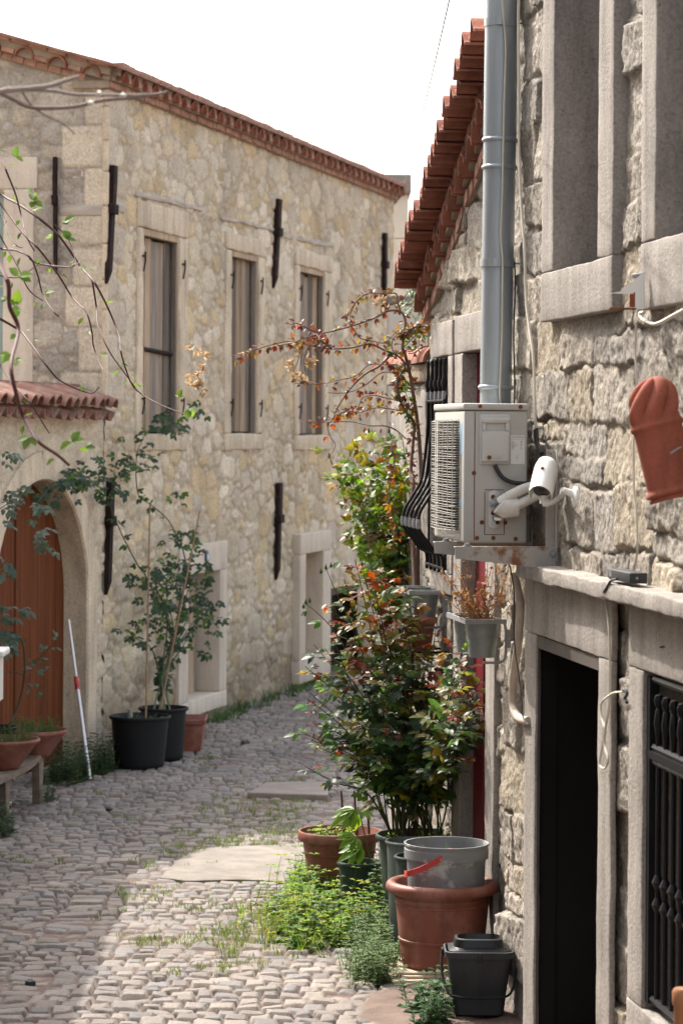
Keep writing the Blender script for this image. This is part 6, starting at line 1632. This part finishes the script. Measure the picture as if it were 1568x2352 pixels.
def green_rose():
    Y = 18.35; c = lambda x, y, dy=0: P(*ZV(x, y), Y + dy)
    b = Vector((c(620, 2200).x + .05, Y, 0)); root = plant('rose_shrub', b, 'sunlit bright green rose shrub behind the black window basket', 'shrub')
    st = MB(); lf = MB()
    tips = [(330, 1210), (400, 1150), (540, 1170), (240, 1300), (110, 1310), (200, 1420), (280, 1390), (160, 1510), (290, 1570), (330, 1690), (280, 1740), (290, 1830), (380, 1900), (460, 1960), (420, 2040), (640, 1190), (600, 1300), (520, 1360), (440, 1300), (400, 1460), (500, 1520), (600, 1480), (660, 1560), (420, 1620), (520, 1660), (620, 1700), (440, 1760), (540, 1820), (640, 1850), (500, 1920), (600, 2000), (560, 2100), (650, 2080), (680, 1300), (690, 1420), (560, 2200), (640, 2220), (500, 2150)]
    for x, y in tips:
        tp = c(x, y, R.uniform(-.25, .2)); b0 = b + Vector((R.uniform(-.06, .06), R.uniform(-.06, .06), max(.0, tp.z - 1.1))); mid = b0.lerp(tp, .5) + Vector((.05, 0, .08))
        sp_ = spline([b0, mid, tp], 6); st.col = (.05, .07, .025); st.tube(sp_, stem_r(len(sp_), .004, .0015), 5)
        n = len(sp_)
        for k in range(22):
            t = .30 + .70 * k / 21; q = sp_[min(n - 1, int(t * (n - 1)))] + rv(.03); d = (Vector((R.uniform(-1, .7), R.uniform(-.8, .4), R.uniform(-.1, .4)))).normalized()
            compound(lf, q, d, R.uniform(.055, .082), R.choice([BRIGHT, BRIGHT, BRIGHT, GREEN, OLIVE, BRONZE]) if t > .5 else R.choice([GREEN, DARK, GREEN]), R.choice([3, 5]), simple=True, pet=.9, up=(R.uniform(-.4, .3), R.uniform(-1, -.1), .7))
    st.col = (.09, .06, .05); st.tube([b, b + Vector((.02, 0, 1.0)), b + Vector((.0, 0, 2.3))], .016, 8)
    for x, y in ((395, 1120), (285, 1260), (110, 1300), (325, 1640), (290, 1735), (540, 1120)):
        q = c(x, y); st.col = (.05, .09, .03); st.tube([q + Vector((.03, 0, -.08)), q], [.003, .002], 5); st.lathe(q, [(0, -.015), (.010, -.005), (.008, .008), (0, .03)], 8)
    finish(root, st, lf, 'leaf')
green_rose()

def olive():
    Y = 21.5; b = Vector((P(1010, 1200, Y).x, Y, 0)); root = plant('olive_tree', b, 'olive tree with narrow silvery leaves showing under the far end of the tiled verge', 'tree')
    st = MB(); lf = MB(); st.col = (.12, .10, .085); top = P(*Z2(1420, 1080), Y); st.tube(spline([b, b + Vector((.05, 0, 1.2)), top], 5), stem_r(11, .07, .02), 8)
    for k in range(26):
        tp = P(*Z2(R.uniform(1230, 1420), R.uniform(930, 1190) if k < 20 else R.uniform(900, 1000)), Y + R.uniform(-.3, .3)); b0 = top + rv(.12); sp_ = spline([b0, b0.lerp(tp, .5) + Vector((0, 0, .05)), tp], 5); st.tube(sp_, stem_r(len(sp_), .008, .002), 5)
        for i in range(16):
            q = sp_[R.randrange(2, len(sp_))] + rv(.02); lf.col = pick([(.15, .19, .12), (.20, .24, .17), (.10, .14, .08)]); lf.leaf4(q, (tp - b0).normalized() + rv(.9), (0, -.3, 1), R.uniform(.05, .085), .015)
    finish(root, st, lf, 'leaf', 'trunk', 'crown')
olive()

def wall_rose():
    root = plant('climbing_rose', bp2 + Vector((0, 0, .42)), 'dark leaved climbing rose trained from the black pots up the long house', 'climbing plant')
    st = MB(); lf = MB(); Y = 24.3
    def c4(pts, d=.22): return [P(*Z4(x, y), (WL.p(WL.s(*Z4(x, y), d), 0, d)).y) for x, y in pts]
    dk = lambda: R.choice([DARK, DARK, GREEN, DARK]); base = bp2 + Vector((0, 0, .42))
    bs = [base + Vector((R.uniform(-.1, .08), R.uniform(-.1, .1), 0)) for _ in range(9)]
    gcol = (.055, .07, .03)
    for i, pts in enumerate(([(1080, 1450), (1150, 1250), (1180, 1000), (1230, 800), (1190, 600), (1160, 550), (1100, 440), (980, 340), (915, 290), (895, 150), (905, 0), (950, -120), (955, -300)], [(1060, 1450), (1130, 1200), (1040, 980), (950, 800), (910, 750), (820, 580), (750, 420), (690, 270), (620, 210), (560, 160), (430, 180), (330, 240), (250, 330)], [(1070, 1450), (1150, 1300), (1230, 1100), (1290, 980)], [(1090, 1450), (1140, 1180), (1090, 900), (1130, 760)], [(1050, 1480), (1000, 1300), (900, 1230), (840, 1210)], [(1080, 1460), (1190, 1300), (1270, 1150), (1340, 1000)], [(1075, 1440), (1100, 1100), (1020, 900), (880, 830)], [(1085, 1450), (1230, 1180), (1330, 1080), (1440, 1160)], [(1085, 1450), (1210, 1000), (1290, 800), (1370, 780)])):
        cane(st, lf, [bs[i]] + c4(pts, .22 if i > 1 else .12), .009, .0035, gcol, dk, .10, L=(.045, .065), n=(3, 5), start=.30 if i > 1 else .25, prob=.75 if i > 1 else .45, up=(.2, -.5, .8))
    def cl(zf, x, y, rx, ry, n, d=.14):
        for _ in range(n):
            g = R.uniform(0, 2 * pi); q_ = sqrt(R.random()); xx, yy = zf(x + cos(g) * rx * q_, y + sin(g) * ry * q_); s, z = WL.hit(xx, yy, d); compound(lf, WL.p(s, z, d + R.uniform(-.06, .12)), Vector((R.uniform(-1, 1), -.5, R.uniform(-.4, .5))), R.uniform(.045, .07), dk(), R.choice([3, 5]), up=(.3, -.6, .7))
    cl(Z4, 450, 180, 90, 70, 30); cl(Z4, 560, 160, 80, 60, 14); cl(Z4, 340, 270, 60, 60, 9); cl(Z4, 745, 250, 70, 70, 16); cl(Z4, 890, 90, 60, 70, 12); cl(Z4, 760, 90, 60, 50, 9); cl(Z4, 640, 60, 60, 40, 7)
    cl(Z3, 1130, 1370, 130, 70, 26); cl(Z3, 1200, 1330, 60, 90, 10); cl(Z3, 960, 1560, 40, 130, 12); cl(Z3, 1050, 1630, 40, 20, 3); cl(Z3, 1330, 1270, 60, 70, 7)
    cl(Z4, 1190, 600, 90, 100, 26, .25); cl(Z4, 1200, 780, 130, 110, 40, .28); cl(Z4, 1000, 850, 130, 110, 32, .25); cl(Z4, 1130, 1000, 170, 120, 36, .28); cl(Z4, 1280, 1080, 110, 130, 30, .3); cl(Z4, 900, 1200, 80, 120, 14, .25); cl(Z4, 1280, 960, 90, 80, 14, .3); cl(Z4, 1100, 1180, 120, 90, 14, .28); cl(Z4, 1380, 1270, 40, 70, 7, .3); cl(Z4, 1150, 310, 60, 40, 5, .2)
    finish(root, st, lf, 'leaf')
    for x0, y0, x1, y1, b in ((960, 1690, 987, 340, bp1), (1050, 1690, 1315, 390, bp2)):
        m = MB(); p1 = P(*Z4(x1, y1), 24.75 if b is bp1 else 25.6); p0 = P(*Z4(x0, y0), b.y); p0.z = .40; m.tube([p0, p0.lerp(p1, .5), p1], [.0085, .008, .007], 7); o = m.build('bamboo_cane', M['bamboo'], None, loc=p0)
        lab(o, 'upright bamboo cane in the nearer black pot' if b is bp1 else 'tilted bamboo cane in the farther black pot', 'cane', 'bamboo canes in the black pots')
    m = MB(); lf = MB(); q = bp1 + Vector((-.1, -.05, .40)); s_ = plant('potted_weeds', q, 'low weeds and a cut stump in the nearer black pot', 'plant')
    m.col = (.20, .21, .17); m.tube([q + Vector((.02, 0, -.03)), q + Vector((.02, 0, .10))], [.022, .020], 10)
    for _ in range(16): compound(lf, q + Vector((R.uniform(-.05, .3), R.uniform(-.1, .1), .0)), Vector((R.uniform(-1, 1), R.uniform(-1, .2), .8)), .035, DARK, 3, simple=True)
    finish(s_, m, lf, 'leaf')
wall_rose()

# --- bare trailing vine hanging in from the upper left
def vine():
    root = plant('trailing_vine', Vector((-2.6, 13.2, 4.2)), 'thin trailing vine with a few fresh green leaves hanging in from the upper left', 'vine')
    st = MB(); lf = MB(); fresh = [(.10, .16, .03), (.14, .20, .04), (.08, .13, .03)]
    def z3(pts, Y): return [P(*Z3(x, y), Y + .25 * sin(i * 1.7)) for i, (x, y) in enumerate(pts)]
    brown = (.085, .035, .028)
    V = [([(-260, -900), (-120, -700), (0, -488), (50, -370), (110, -220), (150, -70), (185, 70), (240, 174), (300, 280), (310, 520)][:8], 13.2, .006),
         ([(-250, -500), (0, -230), (130, -150), (300, -30), (420, 80), (560, 280), (640, 370), (690, 450), (760, 590), (830, 770), (840, 870), (880, 1010), (940, 1130), (1090, 1230), (1290, 1310)], 14.0, .007),
         ([(-200, -420), (0, -160), (160, 50), (270, 160), (400, 330), (500, 490), (600, 600), (640, 740), (650, 830), (690, 950), (720, 1000)], 13.6, .006),
         ([(640, 370), (670, 560), (680, 690), (760, 870), (850, 1000), (940, 1120)], 14.0, .005), ([(-120, 100), (20, 160), (110, 170), (210, 220), (260, 330), (300, 480), (370, 590), (410, 630)], 13.0, .006),
         ([(210, 230), (280, 265), (450, 285), (520, 275), (560, 240)], 13.0, .005), ([(-150, -300), (0, 60), (110, 250), (200, 440), (300, 520)], 12.6, .005), ([(-80, 600), (130, 720), (210, 810), (340, 990), (430, 1080), (620, 1160), (690, 1120)], 12.2, .006),
         ([(-100, 850), (0, 960), (100, 1110), (220, 1240), (300, 1370), (345, 1440)], 12.0, .005), ([(-250, -300), (0, -80), (60, 60), (120, 140), (160, 150)], 12.8, .004), ([(380, -10), (480, 100), (540, 300), (560, 460)], 13.6, .003), ([(-60, 330), (120, 360), (250, 280), (300, 260)], 12.6, .003)]
    for pts, Y, r in V: cane(st, lf, z3(pts, Y), r, r * .45, brown, fresh, .12, L=(.03, .05), n=(1, 1, 3), start=.12, prob=.28, up=(0, -.3, .9))
    thick = [(-300, -500), (-60, -100), (0, 250), (60, 400), (70, 560), (130, 720), (80, 960), (110, 1150), (150, 1290), (200, 1390), (270, 1500), (400, 1590), (480, 1660)]
    cane(st, lf, z3(thick, 9.6), .009, .005, (.085, .03, .025), fresh, .12, L=(.03, .05), n=(1, 3), start=.2, prob=.55)
    for x, y in ((130, 350), (120, 550), (500, 1500), (590, 1540), (1240, 1190), (1310, 1270), (480, 100), (450, -30), (110, -480), (230, -230), (240, -170)):
        for _ in range(3): lf.col = pick(fresh); lf.leaf(P(*Z3(x, y), 10 if y > 300 and x < 600 else 13.6), rv() + Vector((.3, 0, .2)), (0, -.6, .6), R.uniform(.04, .06), .04)
    finish(root, st, lf, 'leaf_soft')
    root = plant('bare_branch', Vector((-2.0, 8.0, 4.4)), 'pale bare branches crossing in front of the gable at the upper left', 'branch')
    st = MB(); z1 = lambda pts, Y: [P(*Z1(x, y), Y) for x, y in pts]
    for pts, Y, r, col in (([(-400, 700), (0, 635), (100, 622), (250, 610), (370, 590), (450, 560), (550, 530)], 8.0, .0095, (.24, .19, .16)), ([(-300, 500), (60, 670), (200, 740), (350, 750), (520, 740), (700, 700), (900, 680), (1060, 660), (1160, 638)], 8.3, .0075, (.17, .12, .10)), ([(160, 620), (370, 630), (520, 655), (700, 658), (900, 660), (1060, 655), (1150, 645)], 8.3, .006, (.24, .19, .16)), ([(160, 640), (210, 720), (300, 790), (440, 860), (520, 930)], 8.3, .0035, (.15, .11, .09))):
        sp_ = spline(z1(pts, Y), 6); st.col = col; st.tube(sp_, [r * (1 - .5 * i / len(sp_)) * (1.25 if i % 9 == 0 else 1) for i in range(len(sp_))], 8)
    for x, y in ((690, 650), (855, 665), (632, 718)): st.col = (.5, .47, .42); st.lathe(P(*Z1(x, y), 8.25), [(0, -.008), (.009, -.004), (.010, .004), (0, .01)], 8)
    st.build('branches', M['stalk'], root, color=True)
vine()

def left_rose():
    root = plant('potted_rose', bk + Vector((0, 0, .24)), 'spindly rose with blue green leaves in the small black pot by the gate', 'rose')
    st = MB(); lf = MB(); bl = [(.075, .105, .075), (.10, .13, .10), (.055, .08, .045)]; Y = 21.1
    zl = lambda pts: [P(*ZL(x, y), Y + .1 * sin(i)) for i, (x, y) in enumerate(pts)]
    b0 = bk + Vector((.03, 0, .24))
    cane(st, lf, [b0] + zl([(100, 1200), (160, 1080), (225, 850), (245, 640), (230, 420), (170, 310), (60, 295), (-80, 290)]), .010, .005, (.05, .04, .025), bl, .3, L=(.05, .07), n=(3,), start=.6, up=(0, -.5, .8))
    cane(st, lf, zl([(240, 720), (310, 680), (380, 560), (470, 470), (530, 410), (580, 350)]), .004, .002, (.06, .04, .03), bl, .10, L=(.05, .075), n=(3, 5), start=.2, up=(.2, -.3, .8))
    cane(st, lf, zl([(240, 720), (180, 700), (100, 685), (20, 685), (-60, 690)]), .004, .003, (.06, .045, .035), bl, .35, L=(.05, .06), n=(3,))
    cane(st, lf, zl([(245, 600), (330, 640), (400, 640), (480, 690)]), .003, .0015, (.05, .06, .03), bl, .07, L=(.04, .06), n=(3, 5))
    cane(st, lf, zl([(240, 760), (290, 830), (330, 900)]), .003, .0015, (.06, .04, .03), bl, .06, L=(.04, .05), n=(3, 5)); cane(st, lf, zl([(280, 780), (340, 830), (430, 880)]), .003, .0015, (.06, .04, .03), bl, .07, L=(.04, .055), n=(3, 3))
    def cl(zf, x, y, rx, ry, n):
        for _ in range(n):
            q = P(*zf(x + R.uniform(-rx, rx), y + R.uniform(-ry, ry)), Y + R.uniform(-.15, .15)); compound(lf, q, Vector((R.uniform(-.2, 1), -.4, R.uniform(-.6, .3))), R.uniform(.05, .075), bl, R.choice([3, 5]), up=(.1, -.4, .8))
    cl(ZL, 30, 60, 60, 60, 6); cl(ZL, 180, 20, 50, 30, 4); cl(ZL, 40, 240, 60, 60, 7); cl(ZL, 60, 380, 60, 50, 6); cl(ZL, 100, 140, 40, 30, 3)
    cl(Z4, 40, 320, 60, 60, 8); cl(Z4, 20, 730, 30, 60, 6); cl(Z4, 100, 260, 40, 20, 3); cl(Z3, 30, 1600, 30, 50, 5); cl(Z4, 260, 570, 70, 40, 8); cl(Z4, 230, 360, 40, 60, 5); cl(Z4, 20, 480, 20, 60, 3)
    cane(st, lf, [P(*Z4(x, y), Y) for x, y in ((-60, 420), (40, 350), (100, 330), (140, 250))], .004, .002, (.06, .05, .03), bl, .12, L=(.05, .07), n=(3,)); cane(st, lf, [P(*Z4(x, y), Y) for x, y in ((-30, 900), (60, 820), (150, 920))], .003, .002, (.06, .05, .03), bl, .3, L=(.05, .07), n=(3,))
    cane(st, lf, [P(*Z4(x, y), Y + .4) for x, y in ((300, 250), (230, 370), (240, 480), (270, 600))], .003, .002, (.05, .05, .03), bl, .12, L=(.045, .06), n=(3, 5))
    finish(root, st, lf, 'leaf')
left_rose()

def tufts(mb, c, n, rad, h, cols, wdt=.004):
    for _ in range(n):
        a = R.uniform(0, 2 * pi); q = Vector(c) + Vector((cos(a), sin(a), 0)) * rad * sqrt(R.random()); hh = h * R.uniform(.5, 1.15); d = Vector((R.uniform(-1, 1), R.uniform(-1, 1), 0)) * hh * .9
        s = Vector((-d.y, d.x, 0)); s = s.normalized() * wdt if s.length > 1e-5 else Vector((wdt, 0, 0)); mb.col = pick(cols)
        mb.add([q - s, q + s, q + d * .35 + s * .7 + Vector((0, 0, hh * .62)), q + d * .35 - s * .7 + Vector((0, 0, hh * .62)), q + d + Vector((0, 0, hh))], [(0, 1, 2, 3), (3, 2, 4)])
def sprig(mb, st, q, h, cols, L=(.02, .035), n=7, lean=.3, stalk=(.08, .11, .03)):
    top = Vector(q) + Vector((R.uniform(-lean, lean) * h, R.uniform(-lean, lean) * h, h)); m_ = Vector(q).lerp(top, .5) + rv(.1 * h); sp_ = spline([Vector(q), m_, top], 3); st.col = stalk; st.tube(sp_, stem_r(len(sp_), .0025, .001), 4, cap=False)
    for k in range(n):
        t = .15 + .85 * k / max(1, n - 1); p_ = sp_[min(len(sp_) - 1, int(t * (len(sp_) - 1)))]; a = k * 2.4 + R.random(); mb.col = pick(cols)
        for w_ in (0, pi): mb.leaf4(p_, Vector((cos(a + w_), sin(a + w_), R.uniform(0, .5))), (0, 0, 1), R.uniform(*L) * (1.2 - .5 * t), R.uniform(*L) * .72)

def ground_cover():
    g = MB(); GR = [(.09, .13, .03), (.13, .17, .04), (.07, .10, .025), (.16, .15, .06)]
    def gp(zf, x, y): return G(*zf(x, y))
    for x, y, n in ((310, 2158, 1),): pass
    spots = [(ZG, x, y, k) for x, y, k in ((665, 715, 1.2), (1015, 990, 1.4), (850, 955, .7), (790, 950, .6), (680, 940, .5), (740, 945, .5), (900, 960, .6), (960, 945, .6), (1075, 930, .8), (1130, 925, .8), (1190, 900, 1.2), (1250, 930, 1.6), (1070, 1080, .8), (1180, 1075, .8), (950, 1105, .6), (1040, 770, .6), (1160, 770, .7), (920, 780, .6), (820, 690, .5), (730, 705, .5), (625, 795, .4), (510, 820, .3), (205, 545, .7), (650, 335, .5), (780, 570, .9), (915, 410, .8), (940, 500, 1.0), (965, 490, .9), (1060, 460, .9), (1085, 440, .7), (1190, 465, .9), (1250, 455, 1.0), (1275, 410, 1.0), (1390, 470, .8), (1390, 375, .8), (1490, 400, .8), (880, 460, .4), (1020, 280, .5), (1130, 275, .6), (1180, 220, .8), (1250, 170, .5), (1015, 35, .7), (1060, 85, .6), (420, 130, .6), (1290, 260, .7), (1350, 250, .8), (1310, 290, .8), (1420, 300, .7), (1510, 290, .9), (1390, 330, .6), (1540, 260, .7), (1480, 240, .6), (1410, 150, .6), (1470, 140, .7), (990, 560, .3), (15, 530, .5), (1500, 1000, .7), (1210, 1000, .8), (1290, 970, .7), (440, 205, .6), (345, 290, .3))]
    for zf, x, y, k in spots:
        c = gp(zf, x, y)
        for _ in range(int(3 + 3 * k)):
            q = c + Vector((R.uniform(-.09, .09) * (1 + k), R.uniform(-.09, .09) * (1 + k), 0)); tufts(g, q, int(6 + 8 * k), .03 + .02 * k, .024 + .024 * k, GR, .0024)
    for _ in range(110):      # short grass in the joints
        c = gp(ZG, R.uniform(680, 1500), R.uniform(640, 1120)); tufts(g, c, 3, .02, .03, GR, .002)
    for _ in range(120):
        c = gp(ZG, R.uniform(1000, 1560), R.uniform(215, 480)); tufts(g, c, 5, .03, .04, GR, .0025)
    for _ in range(60):       # along the foot of the long house
        s = R.uniform(WL.s(*ZW(210, 1960), 0), WL.s(*ZW(1250, 1780), 0)); tufts(g, WL.p(s, 0, R.uniform(.02, .22)), 9, .08, R.uniform(.06, .15), DARK + GREEN, .006)
    o = g.build('grass', M['leaf_soft'], None, angle=0, color=True, recalc=False); lab(o, 'short green grass growing in the joints of the cobbles', 'grass', kind='stuff')
    # lush weeds by the pots
    lf = MB(); st = MB(); gr = MB()
    for _ in range(430):
        u_ = R.random(); a = gp(ZP, R.uniform(20, 620), R.uniform(720, 1130)) if u_ < .5 else gp(ZP, R.uniform(20, 400), R.uniform(640, 800)) if u_ < .7 else gp(ZP, R.gauss(60, 130), R.gauss(930, 80))
        if a.x > .46 + R.uniform(-.06, .06): a.x -= .3
        sprig(lf, st, a, R.choice([.05, .08, .12, .16, .24]) * R.uniform(.7, 1.2), R.choice([BRIGHT, BRIGHT, GREEN]), (.038, .070), 6)
    for _ in range(120): tufts(gr, gp(ZP, R.gauss(20, 170), R.gauss(970, 60)), 6, .05, R.uniform(.05, .17), R.choice([BRIGHT, GREEN, OLIVE]), .0028)
    for v, m_ in ((gr, lf),):
        b_ = len(m_.v); m_.v += v.v; m_.c += v.c; m_.f += [tuple(i + b_ for i in f) for f in v.f]; m_.m += v.m
    r_ = lf.build('weeds', M['leaf_soft'], None, angle=0, color=True, recalc=False); lab(r_, 'lush sunlit weeds and long grass spreading in front of the pots', 'weeds', kind='stuff')
    st.build('weed_stalks', M['stalk'], r_, color=True, recalc=False)
    lf = MB(); st = MB()
    for _ in range(260):
        a = gp(ZP, R.gauss(560, 90), R.uniform(1010, 1370)); a.x = min(a.x, .40 - (a.y < 15.1) * .07)
        sprig(lf, st, a, R.uniform(.05, .22), [(.10, .15, .06), (.13, .18, .08), (.07, .11, .04)], (.022, .038), 7)
    for _ in range(70):
        a = gp(ZP, R.uniform(560, 690), R.uniform(760, 960)); sprig(lf, st, a, R.uniform(.12, .34), [(.07, .12, .035), (.10, .16, .05)], (.028, .048), 8, .2)
    r_ = lf.build('nettle_weeds', M['leaf_soft'], None, angle=0, color=True, recalc=False); lab(r_, 'small leaved upright weeds against the big terracotta pot', 'weeds', kind='stuff'); st.build('weed_stalks', M['stalk'], r_, color=True, recalc=False)
    # dark leafy plant in front of the mop bucket
    lf = MB(); st = MB(); c = gp(ZP, 960, 1590)
    for _ in range(46):
        a = gp(ZP, R.gauss(940, 90), R.uniform(1440, 1640)); a.y = min(a.y, 14.05); a.x = min(a.x, .62) if a.y > 13.7 else a.x; sprig(lf, st, a, R.uniform(.06, .20), [(.035, .075, .035), (.055, .10, .045), (.08, .13, .06)], (.042, .065), 6, .35)
    r_ = plant('leafy_weed', c, 'low dark leafy weed in front of the charcoal mop bucket', 'plant'); finish(r_, st, lf, 'leaf')
    # dark weeds at the foot of the arch
    lf = MB(); st = MB()
    for _ in range(150):
        x, y = R.uniform(560, 1240), R.uniform(1560, 1790); a = G(*ZL(x, y + 30)); s, z, d = WL.sd(a)
        a = WL.p(s, 0, R.uniform(.03, .40)); sprig(lf, st, a, R.uniform(.06, .30), DARK + [(.035, .065, .02)], (.035, .06), 7)
    for x, y, n in ((490, 1960, 10), (20, 2220, 18), (90, 2280, 12), (520, 1740, 6)):
        for _ in range(n): sprig(lf, st, G(*ZL(x + R.uniform(-50, 50), y + R.uniform(-30, 40))), R.uniform(.06, .2), [(.05, .08, .04), (.07, .10, .06)], (.03, .045), 7)
    r_ = lf.build('shade_weeds', M['leaf_soft'], None, angle=0, color=True, recalc=False); lab(r_, 'dark weeds growing in shade at the foot of the arched gate', 'weeds', kind='stuff'); st.build('weed_stalks', M['stalk'], r_, color=True, recalc=False)
    # bowls and pots
    for c, rr, h, lb in ((b1, .25, .20, 'low green herbs filling the nearer clay bowl on the bench'), (b2, .22, .18, 'feathery green herbs filling the farther clay bowl on the bench')):
        lf = MB(); st = MB(); r_ = plant('bowl_herbs', c + Vector((0, 0, h)), lb, 'plant', 'herbs in the clay bowls')
        for _ in range(110):
            a = R.uniform(0, 2 * pi); q = c + Vector((cos(a), sin(a), 0)) * rr * sqrt(R.random()) + Vector((0, 0, h - .02)); sprig(lf, st, q, R.uniform(.05, .14), [(.06, .11, .03), (.09, .15, .04), (.05, .09, .03)], (.014, .026), 7)
        finish(r_, st, lf, 'leaf_soft')
    # fig seedling
    r_ = plant('fig_seedling', fig_c + Vector((0, 0, .23)), 'young fig seedling with lobed leaves in the small dark green pot', 'plant'); lf = MB(); st = MB()
    st.col = (.09, .12, .035); b0 = fig_c + Vector((.08, 0, .22)); top = P(*ZP(455, 190), 16.8); st.tube(spline([b0, P(*ZP(505, 400), 16.8), top], 4), stem_r(9, .006, .003), 6)
    for (x, y, tx, ty, L) in ((445, 385, 380, 420, .20), (505, 440, 250, 565, .23), (455, 190, 235, 330, .24), (460, 200, 540, 260, .15), (470, 220, 330, 480, .14)):
        p0 = P(*ZP(x, y), 16.8); d = P(*ZP(tx, ty), 16.72) - p0; lf.col = pick([(.10, .17, .03), (.13, .20, .035)])
        for an in (-1.0, -.5, 0, .5, 1.0):
            dd = Matrix.Rotation(an, 3, Vector((.3, -.5, .8)).normalized()) @ d.normalized(); lf.leaf(p0 + d * .1, dd, (.3, -.5, .8), L * .78 * (1.0 - .35 * abs(an)), L * .26)
    for _ in range(10): compound(lf, fig_c + Vector((R.uniform(-.05, .12), R.uniform(-.08, .05), .23)), rv() + Vector((0, 0, 1)), .03, BRIGHT, 3)
    finish(r_, st, lf, 'leaf')
    # seedlings in the wide terracotta pot
    tcn = Vector((P(779, 2040, 17.5).x, 17.5, .31)); r_ = plant('pot_seedlings', tcn, 'pale green seedlings in the wide terracotta pot at the far left', 'plant'); lf = MB(); st = MB()
    for _ in range(40): q = tcn + Vector((R.uniform(-.2, .1), R.uniform(-.15, .15), 0)); sprig(lf, st, q, R.uniform(.04, .12), BRIGHT, (.03, .05), 5)
    for x in (365, 450, 530): st.col = (.07, .05, .03); st.tube([P(*ZP(x, 330), 17.4) - Vector((0, 0, .06)), P(*ZP(x - 20, 80), 17.3)], [.008, .006], 6)
    finish(r_, st, lf, 'leaf')
    # grass blades in the paint bucket
    gb = MB(); tufts(gb, bc + Vector((.06, .02, .2)), 8, .05, .28, GREEN, .004); o = gb.build('grass_blades', M['leaf_soft'], None, angle=0, color=True, recalc=False, loc=bc + Vector((.06, .02, .2))); lab(o, 'few green grass blades sprouting inside the grey paint bucket', 'plant')
    # dead plant in the zinc pot
    r_ = plant('dried_plant', DRY_C, 'brown dried out plant standing in the ribbed zinc pot', 'plant'); m = MB()
    for _ in range(46):
        tp = DRY_C + Vector((R.uniform(-.20, .17), R.uniform(-.1, .1), R.uniform(.12, .36))); q = DRY_C + Vector((R.uniform(-.05, .05), R.uniform(-.05, .05), 0)); sp_ = spline([q, q.lerp(tp, .5) + rv(.02), tp], 4); m.tube(sp_, stem_r(len(sp_), .0025, .0012), 4, cap=False)
        for k in range(R.randrange(3, 9)):
            if tp.z < DRY_C.z + .30: m.leaf(sp_[R.randrange(2, len(sp_))] + rv(.01), rv(), rv(), R.uniform(.02, .04), R.uniform(.008, .016), .8, .9)
        if R.random() < .35: m.lathe(tp, [(0, -.006), (.009, 0), (.006, .008), (0, .01)], 7)
    m.build('stalks', M['dry'], r_, angle=0, recalc=False)
    lf = MB(); st = MB(); q = WA.p(sp + .02, zp - .03, .16)
    hang = spline([P(*ZR(1255, 580), 14.2), P(*ZR(1240, 680), 14.2), P(*ZR(1225, 770), 14.2)], 5); st.col = (.12, .17, .05); st.tube(hang, .002, 5)
    for p_ in hang:
        for _ in range(3): lf.col = pick(BRIGHT); lf.leaf4(p_ + rv(.008), rv(), (0, -1, .3), .02, .010)
    r2 = plant('trailing_weed', hang[0], 'thin green trailing weed hanging from the zinc pots by the red door', 'plant'); finish(r2, st, lf, 'leaf_soft')
    # droppings and litter on the setts
    l = MB()
    for x, y in ((560, 1708), (567, 1707), (640, 1596), (610, 1592), (656, 1598), (676, 1600), (70, 2262), (252, 1862)): 
        p_ = G(x, y); l.lathe(p_ + Vector((0, 0, .0)), [(.0, -.005), (.03, .0), (.026, .02), (.01, .032), (0, .034)], 8)
    o = l.build('scattered_clods', M['black_box'], None); lab(o, 'small dark clods scattered on the cobbles', 'clods', kind='stuff')
ground_cover()
